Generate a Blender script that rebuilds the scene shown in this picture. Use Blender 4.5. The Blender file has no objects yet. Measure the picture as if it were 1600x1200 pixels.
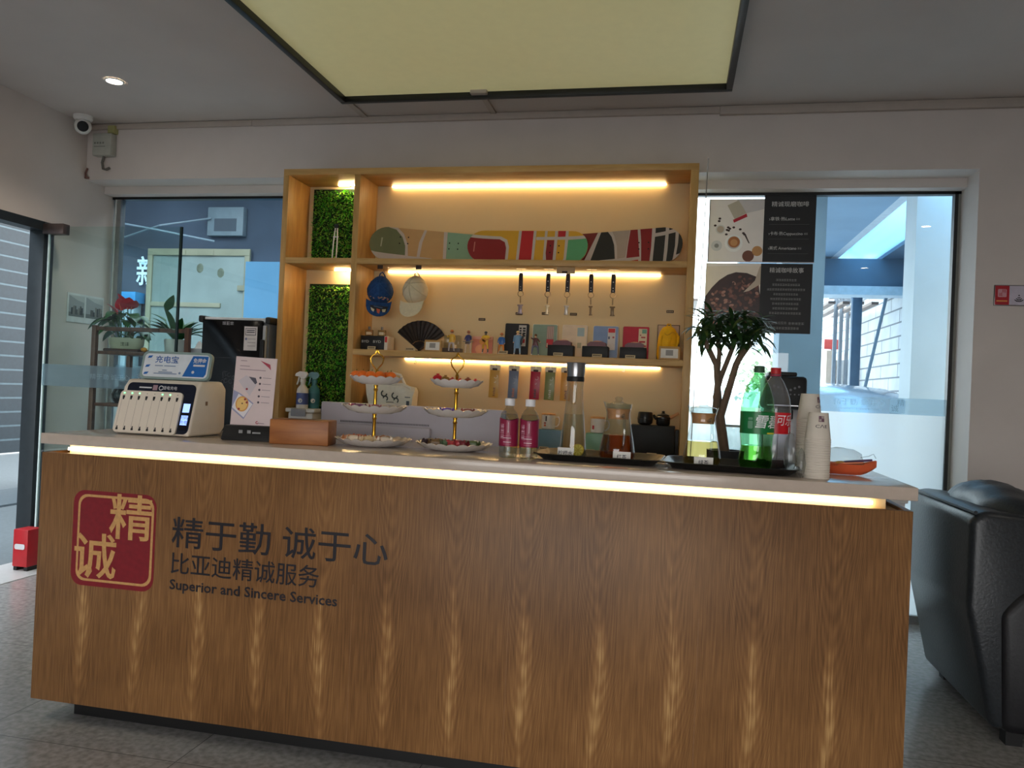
import bpy, bmesh, math, random
from mathutils import Vector, Matrix, Euler

C = bpy.context.collection
S = bpy.context.scene
PI = math.pi
R = math.radians
rnd = random.Random(7)

# ------------------------------------------------------------------ camera
W, H, F = 1600, 1200, 1230.1
EYE = Vector((0, 0, 1.31))
YAW, PITCH, ROLL = 0.20339, 0.0069707, 0.0439584


def cam_axes():
    f = Vector((-math.sin(YAW), math.cos(YAW), 0))
    r = Vector((math.cos(YAW), math.sin(YAW), 0))
    u = Vector((0, 0, 1))
    f2 = f * math.cos(PITCH) + u * math.sin(PITCH)
    u2 = u * math.cos(PITCH) - f * math.sin(PITCH)
    r3 = r * math.cos(ROLL) + u2 * math.sin(ROLL)
    u3 = u2 * math.cos(ROLL) - r * math.sin(ROLL)
    return r3, u3, f2


AR, AU, AF = cam_axes()
cd = bpy.data.cameras.new('camera')
cam = bpy.data.objects.new('camera', cd)
C.objects.link(cam)
mw = Matrix((AR, AU, -AF)).transposed().to_4x4()
mw.translation = EYE
cam.matrix_world = mw
cd.sensor_fit = 'HORIZONTAL'
cd.sensor_width = 36
cd.lens = F * 36 / W
cd.clip_start = 0.05
cd.clip_end = 200
S.camera = cam

# ------------------------------------------------------------------ world, exposure
S.view_settings.view_transform = 'Standard'
S.view_settings.look = 'None'
S.view_settings.exposure = 0.52
S.view_settings.gamma = 1.0
S.view_settings.use_curve_mapping = False
wd = bpy.data.worlds.new('overcast_sky')
S.world = wd
wd.use_nodes = True
wn = wd.node_tree.nodes
bg = wn['Background']
tc = wn.new('ShaderNodeTexCoord')
sx = wn.new('ShaderNodeSeparateXYZ')
cr = wn.new('ShaderNodeValToRGB')
wd.node_tree.links.new(tc.outputs['Generated'], sx.inputs[0])
wd.node_tree.links.new(sx.outputs['Z'], cr.inputs[0])
cr.color_ramp.elements[0].color = (1.0, 0.985, 0.965, 1)
cr.color_ramp.elements[1].color = (0.90, 0.94, 1.0, 1)
wd.node_tree.links.new(cr.outputs[0], bg.inputs[0])
bg.inputs[1].default_value = 5.0


# ------------------------------------------------------------------ pixel of the 1600x1200 frame -> point on a real plane
def ray(px, py):
    return AR * ((px - 800) / F) - AU * ((py - 600) / F) + AF


def PY(px, py, y):
    d = ray(px, py)
    return EYE + d * (y / d.y)


def PX(px, py, x):
    d = ray(px, py)
    return EYE + d * (x / d.x)


def PZ(px, py, z):
    d = ray(px, py)
    return EYE + d * ((z - EYE.z) / d.z)


# ------------------------------------------------------------------ materials
def lin(c):
    out = []
    for v in c[:3]:
        v = v / 255
        out.append(v / 12.92 if v <= 0.04045 else ((v + 0.055) / 1.055) ** 2.4)
    return (*out, 1)


MATS = {}


def mat(name, col=(200, 200, 200), rough=0.5, metal=0.0, var=0.08, scale=18.0, bump=0.0, trans=0.0, ior=1.45,
        emit=None, strength=0.0, coat=0.0, stretch=(1, 1, 1), spec=0.5, subs=0.0):
    if name in MATS:
        return MATS[name]
    m = bpy.data.materials.new(name)
    MATS[name] = m
    m.use_nodes = True
    nt = m.node_tree
    b = nt.nodes['Principled BSDF']
    c = lin(col)
    tcn = nt.nodes.new('ShaderNodeTexCoord')
    mp = nt.nodes.new('ShaderNodeMapping')
    mp.inputs['Scale'].default_value = stretch
    nz = nt.nodes.new('ShaderNodeTexNoise')
    nz.inputs['Scale'].default_value = scale
    nz.inputs['Detail'].default_value = 4
    rp = nt.nodes.new('ShaderNodeValToRGB')
    rp.color_ramp.elements[0].position = 0.3
    rp.color_ramp.elements[1].position = 0.7
    rp.color_ramp.elements[0].color = (*[v * (1 - var) for v in c[:3]], 1)
    rp.color_ramp.elements[1].color = (*[min(1, v * (1 + var)) for v in c[:3]], 1)
    L = nt.links.new
    L(tcn.outputs['Object'], mp.inputs[0])
    L(mp.outputs[0], nz.inputs['Vector'])
    L(nz.outputs['Fac'], rp.inputs[0])
    L(rp.outputs[0], b.inputs['Base Color'])
    b.inputs['Roughness'].default_value = rough
    b.inputs['Metallic'].default_value = metal
    b.inputs['Transmission Weight'].default_value = trans
    b.inputs['IOR'].default_value = ior
    b.inputs['Coat Weight'].default_value = coat
    b.inputs['Specular IOR Level'].default_value = spec
    if subs:
        b.inputs['Subsurface Weight'].default_value = subs
        b.inputs['Subsurface Radius'].default_value = (0.01, 0.006, 0.004)
    if emit:
        b.inputs['Emission Color'].default_value = lin(emit)
        b.inputs['Emission Strength'].default_value = strength
    if bump:
        bp = nt.nodes.new('ShaderNodeBump')
        bp.inputs['Strength'].default_value = bump
        bp.inputs['Distance'].default_value = 0.01
        L(nz.outputs['Fac'], bp.inputs['Height'])
        L(bp.outputs[0], b.inputs['Normal'])
    return m


def sheet_glass(name, tint=(235, 245, 245), fres=1.45, rough=0.0, edge=0.0, milk=0.0, milkcol=(200, 215, 220), gloss=1.0):
    """thin clear sheet: transparent with Fresnel reflection, optional frosted film"""
    if name in MATS:
        return MATS[name]
    m = bpy.data.materials.new(name)
    MATS[name] = m
    m.use_nodes = True
    nt = m.node_tree
    for n in list(nt.nodes):
        if n.type != 'OUTPUT_MATERIAL':
            nt.nodes.remove(n)
    out = [n for n in nt.nodes if n.type == 'OUTPUT_MATERIAL'][0]
    N, L = nt.nodes.new, nt.links.new
    tr = N('ShaderNodeBsdfTransparent')
    tr.inputs[0].default_value = lin(tint)
    gl = N('ShaderNodeBsdfGlossy')
    gl.inputs['Roughness'].default_value = rough
    gl.inputs[0].default_value = (gloss, gloss, gloss, 1)
    fr = N('ShaderNodeFresnel')
    ge = N('ShaderNodeNewGeometry')          # same reflection from either side of the sheet
    mi_ = N('ShaderNodeMapRange')
    mi_.inputs[3].default_value = fres
    mi_.inputs[4].default_value = 1 / fres
    L(ge.outputs['Backfacing'], mi_.inputs[0])
    L(mi_.outputs[0], fr.inputs[0])
    mx = N('ShaderNodeMixShader')
    base = tr
    if edge:
        lw = N('ShaderNodeLayerWeight')
        lw.inputs[0].default_value = edge
        cr2 = N('ShaderNodeValToRGB')
        t = lin(tint)
        cr2.color_ramp.elements[0].color = t
        cr2.color_ramp.elements[1].color = (*[v * 0.85 for v in t[:3]], 1)
        L(lw.outputs['Facing'], cr2.inputs[0])
        L(cr2.outputs[0], tr.inputs[0])
    if milk:
        df = N('ShaderNodeBsdfDiffuse')
        df.inputs[0].default_value = lin(milkcol)
        tl = N('ShaderNodeBsdfTranslucent')
        tl.inputs[0].default_value = lin(milkcol)
        m1 = N('ShaderNodeMixShader')
        m1.inputs[0].default_value = 0.8
        L(df.outputs[0], m1.inputs[1])
        L(tl.outputs[0], m1.inputs[2])
        m2 = N('ShaderNodeMixShader')
        nzz = N('ShaderNodeTexNoise')
        nzz.inputs['Scale'].default_value = 3
        mr = N('ShaderNodeMapRange')
        mr.inputs[3].default_value = max(0, milk - 0.04)
        mr.inputs[4].default_value = min(1, milk + 0.04)
        L(nzz.outputs['Fac'], mr.inputs[0])
        L(mr.outputs[0], m2.inputs[0])
        L(tr.outputs[0], m2.inputs[1])
        L(m1.outputs[0], m2.inputs[2])
        base = m2
    L(fr.outputs[0], mx.inputs[0])
    L(base.outputs[0], mx.inputs[1])
    L(gl.outputs[0], mx.inputs[2])
    L(mx.outputs[0], out.inputs['Surface'])
    return m


def wood(name, c1, c2, scale=6.0, stretch=(8, 8, 0.7), rough=0.45, bump=0.05):
    if name in MATS:
        return MATS[name]
    m = mat(name, c1, rough=rough)
    nt = m.node_tree
    L = nt.links.new
    mp = [n for n in nt.nodes if n.type == 'MAPPING'][0]
    mp.inputs['Scale'].default_value = stretch
    nz = [n for n in nt.nodes if n.type == 'TEX_NOISE'][0]
    nz.inputs['Scale'].default_value = scale
    nz.inputs['Detail'].default_value = 8
    nz.inputs['Distortion'].default_value = 0.6
    rp = [n for n in nt.nodes if n.type == 'VALTORGB'][0]
    rp.color_ramp.elements[0].color = lin(c2)
    rp.color_ramp.elements[1].color = lin(c1)
    return m


def veneer(name):
    """book-matched wood veneer: vertical grain with pale flame figures repeating across the leaf width"""
    m = mat(name, (150, 104, 58), rough=0.42, spec=0.3)
    nt = m.node_tree
    N, L = nt.nodes.new, nt.links.new
    b = nt.nodes['Principled BSDF']
    for n in list(nt.nodes):
        if n.type in ('MAPPING', 'TEX_NOISE', 'VALTORGB'):
            nt.nodes.remove(n)
    tcn = [n for n in nt.nodes if n.type == 'TEX_COORD'][0]
    sp = N('ShaderNodeSeparateXYZ')
    L(tcn.outputs['Object'], sp.inputs[0])

    def mth(op, a, c=None, d=None):
        n = N('ShaderNodeMath')
        n.operation = op
        for i, v in enumerate((a, c, d)):
            if v is None:
                continue
            if isinstance(v, (int, float)):
                n.inputs[i].default_value = v
            else:
                L(v, n.inputs[i])
        return n.outputs[0]
    # wobble of the leaf centre lines
    nzl = N('ShaderNodeTexNoise')
    nzl.inputs['Scale'].default_value = 1.0
    cmbl = N('ShaderNodeCombineXYZ')
    L(mth('MULTIPLY', sp.outputs['X'], 2.5), cmbl.inputs[0])
    nzl.inputs['Detail'].default_value = 0
    L(mth('MULTIPLY', sp.outputs['Z'], 3.5), cmbl.inputs[2])
    L(cmbl.outputs[0], nzl.inputs['Vector'])
    wob = mth('MULTIPLY', mth('SUBTRACT', nzl.outputs['Fac'], 0.5), 0.05)
    xx = mth('ADD', mth('ADD', sp.outputs['X'], 0.116), wob)
    u = mth('PINGPONG', xx, 0.1185)              # 0 at a leaf centre ... 0.1075 at its edge
    z = sp.outputs['Z']
    # pale spindles low on the panel, widest about z = 0.3
    zz = mth('DIVIDE', mth('SUBTRACT', z, 0.05), 0.64)
    zz = mth('MAXIMUM', mth('MINIMUM', zz, 1.0), 0.0)
    wid = mth('MULTIPLY', mth('SINE', mth('MULTIPLY', zz, PI)), 0.032)
    spin = mth('DIVIDE', mth('SUBTRACT', mth('ADD', wid, 0.004), u), 0.032)
    spin = mth('MAXIMUM', mth('MINIMUM', spin, 1.0), 0.0)
    # cathedral arches: bands of u against height
    arch = mth('MULTIPLY', mth('SINE', mth('MULTIPLY', mth('ADD', mth('MULTIPLY', mth('POWER', mth('MULTIPLY', u, 9), 2), -1.3),
               mth('MULTIPLY', z, 1.2)), 70)), 0.5)
    # fine vertical grain
    nz = N('ShaderNodeTexNoise')
    nz.inputs['Scale'].default_value = 1.0
    nz.inputs['Detail'].default_value = 7
    cmb = N('ShaderNodeCombineXYZ')
    L(mth('MULTIPLY', sp.outputs['X'], 170), cmb.inputs[0])
    L(mth('MULTIPLY', sp.outputs['Z'], 7), cmb.inputs[2])
    L(cmb.outputs[0], nz.inputs['Vector'])
    nz2 = N('ShaderNodeTexNoise')
    nz2.inputs['Scale'].default_value = 2.2
    nz2.inputs['Detail'].default_value = 4
    L(tcn.outputs['Object'], nz2.inputs['Vector'])
    val = mth('ADD', mth('MULTIPLY', nz.outputs['Fac'], 0.46), mth('MULTIPLY', arch, 0.07))
    val = mth('ADD', val, mth('MULTIPLY', spin, mth('MULTIPLY', nz.outputs['Fac'], 0.36)))
    val = mth('ADD', val, mth('MULTIPLY', nz2.outputs['Fac'], 0.42))
    rp = N('ShaderNodeValToRGB')
    e = rp.color_ramp.elements
    e[0].position, e[1].position = 0.32, 0.85
    e[0].color, e[1].color = lin((100, 68, 38)), lin((204, 164, 108))
    ee = e.new(0.56)
    ee.color = lin((142, 102, 62))
    L(val, rp.inputs[0])
    L(rp.outputs[0], b.inputs['Base Color'])
    return m


def tiles(name, col, grout, size=0.8, rough=0.25, var=0.1):
    m = mat(name, col, rough=rough, var=var, scale=40)
    nt = m.node_tree
    N, L = nt.nodes.new, nt.links.new
    b = nt.nodes['Principled BSDF']
    tcn = [n for n in nt.nodes if n.type == 'TEX_COORD'][0]
    rp = [n for n in nt.nodes if n.type == 'VALTORGB'][0]
    br = N('ShaderNodeTexBrick')
    br.offset = 0
    br.inputs['Scale'].default_value = 1
    br.inputs['Brick Width'].default_value = size
    br.inputs['Row Height'].default_value = size
    br.inputs['Mortar Size'].default_value = 0.002
    br.inputs['Mortar'].default_value = lin(grout)
    L(tcn.outputs['Object'], br.inputs['Vector'])
    L(rp.outputs[0], br.inputs['Color1'])
    L(rp.outputs[0], br.inputs['Color2'])
    L(br.outputs['Color'], b.inputs['Base Color'])
    return m


def bricks(name, col, mortar, w=0.4, h=0.2, ms=0.008, rough=0.8, plane='XZ'):
    m = mat(name, col, rough=rough, var=0.12, scale=3)
    nt = m.node_tree
    N, L = nt.nodes.new, nt.links.new
    b = nt.nodes['Principled BSDF']
    tcn = [n for n in nt.nodes if n.type == 'TEX_COORD'][0]
    rp = [n for n in nt.nodes if n.type == 'VALTORGB'][0]
    sp, cb = N('ShaderNodeSeparateXYZ'), N('ShaderNodeCombineXYZ')
    L(tcn.outputs['Object'], sp.inputs[0])
    L(sp.outputs['Y' if plane == 'YZ' else 'X'], cb.inputs[0])
    L(sp.outputs['Z'], cb.inputs[1])
    br = N('ShaderNodeTexBrick')
    br.inputs['Scale'].default_value = 1
    br.inputs['Brick Width'].default_value = w
    br.inputs['Row Height'].default_value = h
    br.inputs['Mortar Size'].default_value = ms
    br.inputs['Mortar'].default_value = lin(mortar)
    L(cb.outputs[0], br.inputs['Vector'])
    L(rp.outputs[0], br.inputs['Color1'])
    L(rp.outputs[0], br.inputs['Color2'])
    L(br.outputs['Color'], b.inputs['Base Color'])
    return m


# ------------------------------------------------------------------ mesh building
def flat(o=(0, 0, 0), u=(1, 0, 0), v=(0, 0, 1), n=(0, -1, 0)):
    o, u, v, n = Vector(o), Vector(u), Vector(v), Vector(n)
    return lambda x, y, d: o + u * x + v * y + n * d


def drum(r, z0=0.0, a0=0.0):
    """wrap x round a vertical cylinder whose front faces -Y; r may be a function of height"""
    def f(x, y, d):
        rr = (r(y) if callable(r) else r)
        a = x / (r(0) if callable(r) else r) + a0
        return Vector((math.sin(a) * (rr + d), -math.cos(a) * (rr + d), z0 + y))
    return f


FONTC = {}


def font_mesh(s, bold=0.0, shear=0.0):
    k = (s, bold, shear)
    if k not in FONTC:
        c = bpy.data.curves.new('lettering', 'FONT')
        c.body = s
        c.align_x, c.align_y = 'CENTER', 'CENTER'
        c.size = 1
        c.offset = bold
        c.shear = shear
        c.resolution_u = 2
        o = bpy.data.objects.new('lettering', c)
        C.objects.link(o)
        dg = bpy.context.evaluated_depsgraph_get()
        me = bpy.data.meshes.new_from_object(o.evaluated_get(dg))
        vs = [v.co.copy() for v in me.vertices]
        fs = [tuple(p.vertices) for p in me.polygons]
        bpy.data.objects.remove(o)
        bpy.data.curves.remove(c)
        bpy.data.meshes.remove(me)
        FONTC[k] = (vs, fs)
    return FONTC[k]


class MB:
    def __init__(self):
        self.bm = bmesh.new()
        self.mats = []

    def mi(self, m):
        if m is None:
            return 0
        if m not in self.mats:
            self.mats.append(m)
        return self.mats.index(m)

    def verts(self, vs):
        return [self.bm.verts.new(v) for v in vs]

    def face(self, vs, m=None):
        try:
            f = self.bm.faces.new(vs)
            f.material_index = self.mi(m)
            return f
        except ValueError:
            return None

    def quad(self, a, b, c, d, m=None):
        self.face(self.verts([a, b, c, d]), m)
        return self

    def box(self, lo, hi, m=None, bev=0.0, seg=2, rot=None, piv=None):
        t = bmesh.new()
        bmesh.ops.create_cube(t, size=1)
        lo, hi = Vector(lo), Vector(hi)
        d, c = hi - lo, (lo + hi) / 2
        for v in t.verts:
            v.co = Vector((v.co.x * d.x, v.co.y * d.y, v.co.z * d.z)) + c
        if bev:
            bmesh.ops.bevel(t, geom=t.edges[:], offset=min(bev, min(d) * 0.49), segments=seg, profile=0.5, affect='EDGES')
        if rot is not None:
            p = Vector(piv) if piv is not None else c
            mt = Matrix.Translation(p) @ Euler(rot).to_matrix().to_4x4() @ Matrix.Translation(-p)
            bmesh.ops.transform(t, matrix=mt, verts=t.verts)
        self.join(t, m)
        return self

    def join(self, t, m):
        i = self.mi(m)
        mp = {}
        for v in t.verts:
            mp[v] = self.bm.verts.new(v.co)
        for f in t.faces:
            try:
                g = self.bm.faces.new([mp[v] for v in f.verts])
                g.material_index = i
            except ValueError:
                pass
        t.free()

    def tube(self, pts, r, m=None, n=8, caps=True, closed=False):
        pts = [Vector(p) for p in pts]
        k = len(pts)
        rs = r if isinstance(r, (list, tuple)) else [r] * k
        rings = []
        up = None
        for i, p in enumerate(pts):
            if closed:
                d = pts[(i + 1) % k] - pts[i - 1]
            else:
                d = (pts[min(i + 1, k - 1)] - pts[max(i - 1, 0)])
            d.normalize()
            if up is None:
                a = Vector((0, 0, 1)) if abs(d.z) < 0.9 else Vector((1, 0, 0))
                up = (a - d * a.dot(d)).normalized()
            else:
                up = (up - d * up.dot(d))
                if up.length < 1e-6:
                    up = Vector((1, 0, 0)) - d * d.x
                up.normalize()
            s = d.cross(up)
            rings.append(self.verts([p + (up * math.cos(2 * PI * j / n) + s * math.sin(2 * PI * j / n)) * rs[i] for j in range(n)]))
        for i in range(k - (0 if closed else 1)):
            A, B = rings[i], rings[(i + 1) % k]
            for j in range(n):
                self.face([A[j], A[(j + 1) % n], B[(j + 1) % n], B[j]], m)
        if caps and not closed:
            self.face(rings[0][::-1], m)
            self.face(rings[-1], m)
        return self

    def lathe(self, prof, c=(0, 0, 0), m=None, n=24, caps=(True, True), fn=None, a0=0.0, a1=2 * PI):
        """prof: (radius, z) pairs; fn(angle, radius, z) -> (radius, z) may scallop it"""
        c = Vector(c)
        full = abs(a1 - a0 - 2 * PI) < 1e-6
        k = n if full else n + 1
        rings = []
        for r, z in prof:
            vs = []
            for j in range(k):
                a = a0 + (a1 - a0) * j / n
                rr, zz = (fn(a, r, z) if fn else (r, z))
                vs.append((c.x + rr * math.cos(a), c.y + rr * math.sin(a), c.z + zz))
            rings.append(self.verts(vs))
        for i in range(len(rings) - 1):
            for j in range(n):
                q = (j + 1) % k
                self.face([rings[i][j], rings[i][q], rings[i + 1][q], rings[i + 1][j]], m)
        if full and caps[0]:
            self.face(rings[0][::-1], m)
        if full and caps[1]:
            self.face(rings[-1], m)
        return self

    def ball(self, c, r, m=None, s=(1, 1, 1), sub=2, fn=None):
        t = bmesh.new()
        bmesh.ops.create_icosphere(t, subdivisions=sub, radius=1)
        for v in t.verts:
            p = v.co.copy()
            if fn:
                p = fn(p)
            v.co = Vector((p.x * s[0] * r, p.y * s[1] * r, p.z * s[2] * r)) + Vector(c)
        self.join(t, m)
        return self

    def poly(self, pts, fm, d=0.0, m=None, thick=0.0):
        """flat polygon (x, y) laid on the surface fm at height d; thick makes it a slab"""
        a = self.verts([fm(x, y, d + thick) for x, y in pts])
        self.face(a, m)
        if thick:
            b = self.verts([fm(x, y, d) for x, y in pts])
            self.face(b[::-1], m)
            k = len(pts)
            for i in range(k):
                self.face([a[i], b[i], b[(i + 1) % k], a[(i + 1) % k]], m)
        return self

    def rect(self, x0, y0, x1, y1, fm, d=0.0, m=None, thick=0.0, nx=1):
        for i in range(nx):
            a, b = x0 + (x1 - x0) * i / nx, x0 + (x1 - x0) * (i + 1) / nx
            self.poly([(a, y0), (b, y0), (b, y1), (a, y1)], fm, d, m, thick)
        return self

    def disc(self, cx, cy, r, fm, d=0.0, m=None, ry=None, n=20, thick=0.0):
        ry = ry or r
        return self.poly([(cx + r * math.cos(2 * PI * i / n), cy + ry * math.sin(2 * PI * i / n)) for i in range(n)], fm, d, m, thick)

    def text(self, s, size, fm, m, x=0.0, y=0.0, d=0.0006, bold=0.0, shear=0.0, sxx=1.0, fit=None, strip=None):
        vs, fs = font_mesh(s, bold, shear)
        if not vs:
            return self
        sx_ = size * sxx
        if fit:
            w = max(v.x for v in vs) - min(v.x for v in vs)
            sx_ = fit / w
        if strip:                                # cut into narrow strips that follow a curved surface
            for f in fs:
                tri = [(vs[i].x * sx_, vs[i].y * size) for i in f]
                k0 = math.floor(min(p[0] for p in tri) / strip)
                k1 = math.floor(max(p[0] for p in tri) / strip)
                for k in range(k0, k1 + 1):
                    c = clip(tri, [(k * strip, -9), ((k + 1) * strip, -9), ((k + 1) * strip, 9), (k * strip, 9)])
                    if len(c) >= 3:
                        self.poly([(x + p[0], y + p[1]) for p in c], fm, d, m)
            return self
        q = self.verts([fm(x + v.x * sx_, y + v.y * size, d) for v in vs])
        for f in fs:
            self.face([q[i] for i in f], m)
        return self

    def marks(self, x0, x1, y, h, fm, m, d=0.0008, seed=1, gap=0.12, vertical=False):
        """a row of printed characters too small to read in the photo"""
        g = random.Random(seed)
        n = max(1, round((x1 - x0) / (h * (1 + gap))))
        w = (x1 - x0) / n
        for i in range(n):
            a, b = x0 + i * w + w * 0.06, x0 + (i + 1) * w - w * 0.06
            bars = [(a, y + h * t, b, y + h * (t + 0.13)) for t in (g.uniform(-0.5, -0.38), g.uniform(-0.15, 0.0), g.uniform(0.22, 0.36))]
            xm = a + (b - a) * g.uniform(0.25, 0.7)
            bars.append((xm, y - h * 0.48, xm + (b - a) * 0.16, y + h * 0.48))
            for p, q, r, s in bars:
                if vertical:
                    p, q, r, s = -s, p, -q, r
                self.rect(p, q, r, s, fm, d, m)
        return self

    def build(self, name, m=None, parent=None, smooth=True, loc=None, rot=None, recalc=True, sharp=35):
        if recalc:
            bmesh.ops.recalc_face_normals(self.bm, faces=self.bm.faces[:])
        me = bpy.data.meshes.new(name)
        self.bm.to_mesh(me)
        self.bm.free()
        ms = list(self.mats)
        if m is not None:
            if not ms:
                ms = [m]
        for x in ms:
            me.materials.append(x)
        if smooth:
            for p in me.polygons:
                p.use_smooth = True
            me.set_sharp_from_angle(angle=R(sharp))
        o = bpy.data.objects.new(name, me)
        C.objects.link(o)
        if parent is not None:
            o.parent = parent
        if loc is not None:
            o.location = loc
        if rot is not None:
            o.rotation_euler = rot
        return o


def rrect(w, h, r, n=5, cx=0.0, cy=0.0):
    pts = []
    for qx, qy, a in ((1, 1, 0), (-1, 1, 90), (-1, -1, 180), (1, -1, 270)):
        for i in range(n + 1):
            t = R(a + 90 * i / n)
            pts.append((cx + qx * (w / 2 - r) + r * math.cos(t), cy + qy * (h / 2 - r) + r * math.sin(t)))
    return pts


def clip(poly, hull):
    """polygon clipped to a convex counter-clockwise outline"""
    out = list(poly)
    k = len(hull)
    for i in range(k):
        ax, ay = hull[i]
        bx, by = hull[(i + 1) % k]

        def side(p):
            return (bx - ax) * (p[1] - ay) - (by - ay) * (p[0] - ax)
        src, out = out, []
        for j in range(len(src)):
            p, q = src[j - 1], src[j]
            sp_, sq = side(p), side(q)
            if (sp_ >= 0) != (sq >= 0):
                t = sp_ / (sp_ - sq)
                out.append((p[0] + (q[0] - p[0]) * t, p[1] + (q[1] - p[1]) * t))
            if sq >= 0:
                out.append(q)
        if len(out) < 3:
            return []
    return out


def thing(name, label, cat, loc=(0, 0, 0), rot=(0, 0, 0), group=None):
    o = bpy.data.objects.new(name, None)
    C.objects.link(o)
    o.empty_display_size = 0.05
    o.location = loc
    o.rotation_euler = rot
    return tag(o, label, cat, group)


def tag(o, label, cat, group=None, kind=None):
    o['label'] = label
    o['category'] = cat
    if group:
        o['group'] = group
    if kind:
        o['kind'] = kind
    return o


def struct(o, label=None):
    o['kind'] = 'structure'
    if label:
        o['label'] = label
    return o


def copy_tree(o, parent=None):
    c = o.copy()
    C.objects.link(c)
    c.parent = parent
    for ch in list(o.children):
        copy_tree(ch, c)
    return c


def clone(o, loc, label, rot=None):
    c = copy_tree(o)
    c.location = loc
    if rot is not None:
        c.rotation_euler = rot
    c['label'] = label
    return c


def leaf(mb, base, direction, length, width, m, droop=0.4, fold=0.15, n=5, twist=0.0, shape=1.0):
    """one pointed leaf with a centre fold, curving down along its length"""
    d = Vector(direction).normalized()
    s = d.cross(Vector((0, 0, 1)))
    if s.length < 1e-3:
        s = Vector((1, 0, 0))
    s.normalize()
    s = Matrix.Rotation(twist, 3, d) @ s
    nrm = s.cross(d).normalized()
    p = Vector(base)
    rows = []
    for i in range(n + 1):
        t = i / n
        w = width * 0.5 * (math.sin(PI * min(1, t ** shape * 0.96 + 0.04)) ** 0.8)
        rows.append((p.copy(), w))
        d = (d - Vector((0, 0, 1)) * droop / n).normalized()
        p = p + d * (length / n)
    prev = None
    for c, w in rows:
        cur = mb.verts([c - s * w + nrm * w * fold * 2, c, c + s * w + nrm * w * fold * 2])
        if prev:
            mb.face([prev[0], prev[1], cur[1], cur[0]], m)
            mb.face([prev[1], prev[2], cur[2], cur[1]], m)
        prev = cur

# ================================================================== THE SETTING
XL, XR, YB, YG, ZC, YR = -4.2, 3.4, 4.9, 5.2, 3.075, -3.0
ZBEAM, ZHEAD, XJ = 2.68, 2.625, 1.647

plaster = mat('white_plaster', (210, 200, 194), rough=0.85, var=0.03, scale=4, bump=0.02)
ceilp = mat('ceiling_paint', (196, 186, 180), rough=0.9, var=0.03, scale=3)
floor_m = tiles('grey_floor_tile', (146, 144, 142), (96, 95, 94), 0.8, rough=0.2, var=0.25)
dark_metal = mat('dark_grey_metal', (52, 58, 62), rough=0.4, metal=0.4)
alu = mat('brushed_aluminium', (170, 172, 172), rough=0.35, metal=0.9)
black_frame = mat('black_frame', (22, 22, 22), rough=0.4)
trunk_m = mat('cable_trunking', (180, 168, 158), rough=0.6, var=0.03)
win_glass = sheet_glass('window_glass', (214, 232, 238), 1.5)
film = sheet_glass('frosted_film', (236, 240, 240), 1.3, rough=0.3, milk=0.86, milkcol=(240, 240, 238))
film2 = sheet_glass('frosted_band', (214, 232, 240), 1.3, rough=0.3, milk=0.5, milkcol=(178, 196, 206))
door_glass = sheet_glass('door_glass', (222, 238, 234), 1.5)

m = MB()
m.box((XL - 0.1, YR, -0.1), (XR, YG + 0.05, 0), floor_m)
struct(m.build('floor'))
m = MB()
m.box((XL - 0.1, YR, ZC), (XR, YG, ZC + 0.1), ceilp)
struct(m.build('ceiling'))
# back wall: beam over the glazing, wall right of it, sill wall below
m = MB()
m.box((XL, YB, ZBEAM), (XJ, YG + 0.1, ZC), plaster)
m.box((XL, YB + 0.19, ZHEAD), (XJ, YG + 0.1, ZBEAM), plaster)
m.box((XJ, YB, 0), (XR, YG + 0.1, ZC), plaster)
struct(m.build('wall_back', smooth=False))
# left wall: solid beyond the door opening, header above it
YD = 4.55
m = MB()
m.box((XL - 0.1, YD + 0.07, 0), (XL, YG + 0.1, ZC), plaster)
m.box((XL - 0.1, YR, 2.30), (XL, YD + 0.07, ZC), plaster)
m.box((XL - 0.1, YR, 0), (XL, 0.2, 2.3), plaster)
struct(m.build('wall_left', smooth=False))
m = MB()
m.box((XR, YR, 0), (XR + 0.1, YG + 0.1, ZC), plaster)
struct(m.build('wall_right', smooth=False))
# rear wall behind the viewer with a wide shop-front opening
m = MB()
m.box((XL - 0.1, YR - 0.1, 0), (-2.2, YR, ZC), plaster)
m.box((1.8, YR - 0.1, 0), (XR + 0.1, YR, ZC), plaster)
m.box((-2.2, YR - 0.1, 2.1), (1.8, YR, ZC), plaster)
struct(m.build('wall_rear', smooth=False))
m = MB()
m.box((XL - 0.1, 0.2, 0.0005), (XL + 0.28, YD - 0.02, 0.004), mat('pale_threshold_stone', (186, 188, 188), rough=0.3, var=0.06))
struct(m.build('trim_3', smooth=False))
# seams in the ceiling board, trunking
m = MB()
m.box((-2.10, 4.47, ZC - 0.010), (-2.06, YB - 0.022, ZC - 0.0005), trunk_m)
m.box((-1.22, 4.51, ZC - 0.012), (-1.185, YB - 0.022, ZC - 0.0005), trunk_m)
m.box((-1.25, 4.46, ZC - 0.035), (-1.15, 4.53, ZC - 0.0005), trunk_m, bev=0.004)
struct(m.build('trim_1'))
m = MB()
m.box((XL + 0.02, YB - 0.022, ZC - 0.042), (-2.9, YB - 0.0005, ZC - 0.003), trunk_m, bev=0.003)
m.box((-2.897, YB - 0.024, ZC - 0.044), (0.2, YB - 0.0005, ZC - 0.003), trunk_m, bev=0.003)
m.box((0.2, YB - 0.03, ZC - 0.055), (XR, YB - 0.0005, ZC - 0.003), trunk_m, bev=0.003)
struct(m.build('trim_2'))
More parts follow.
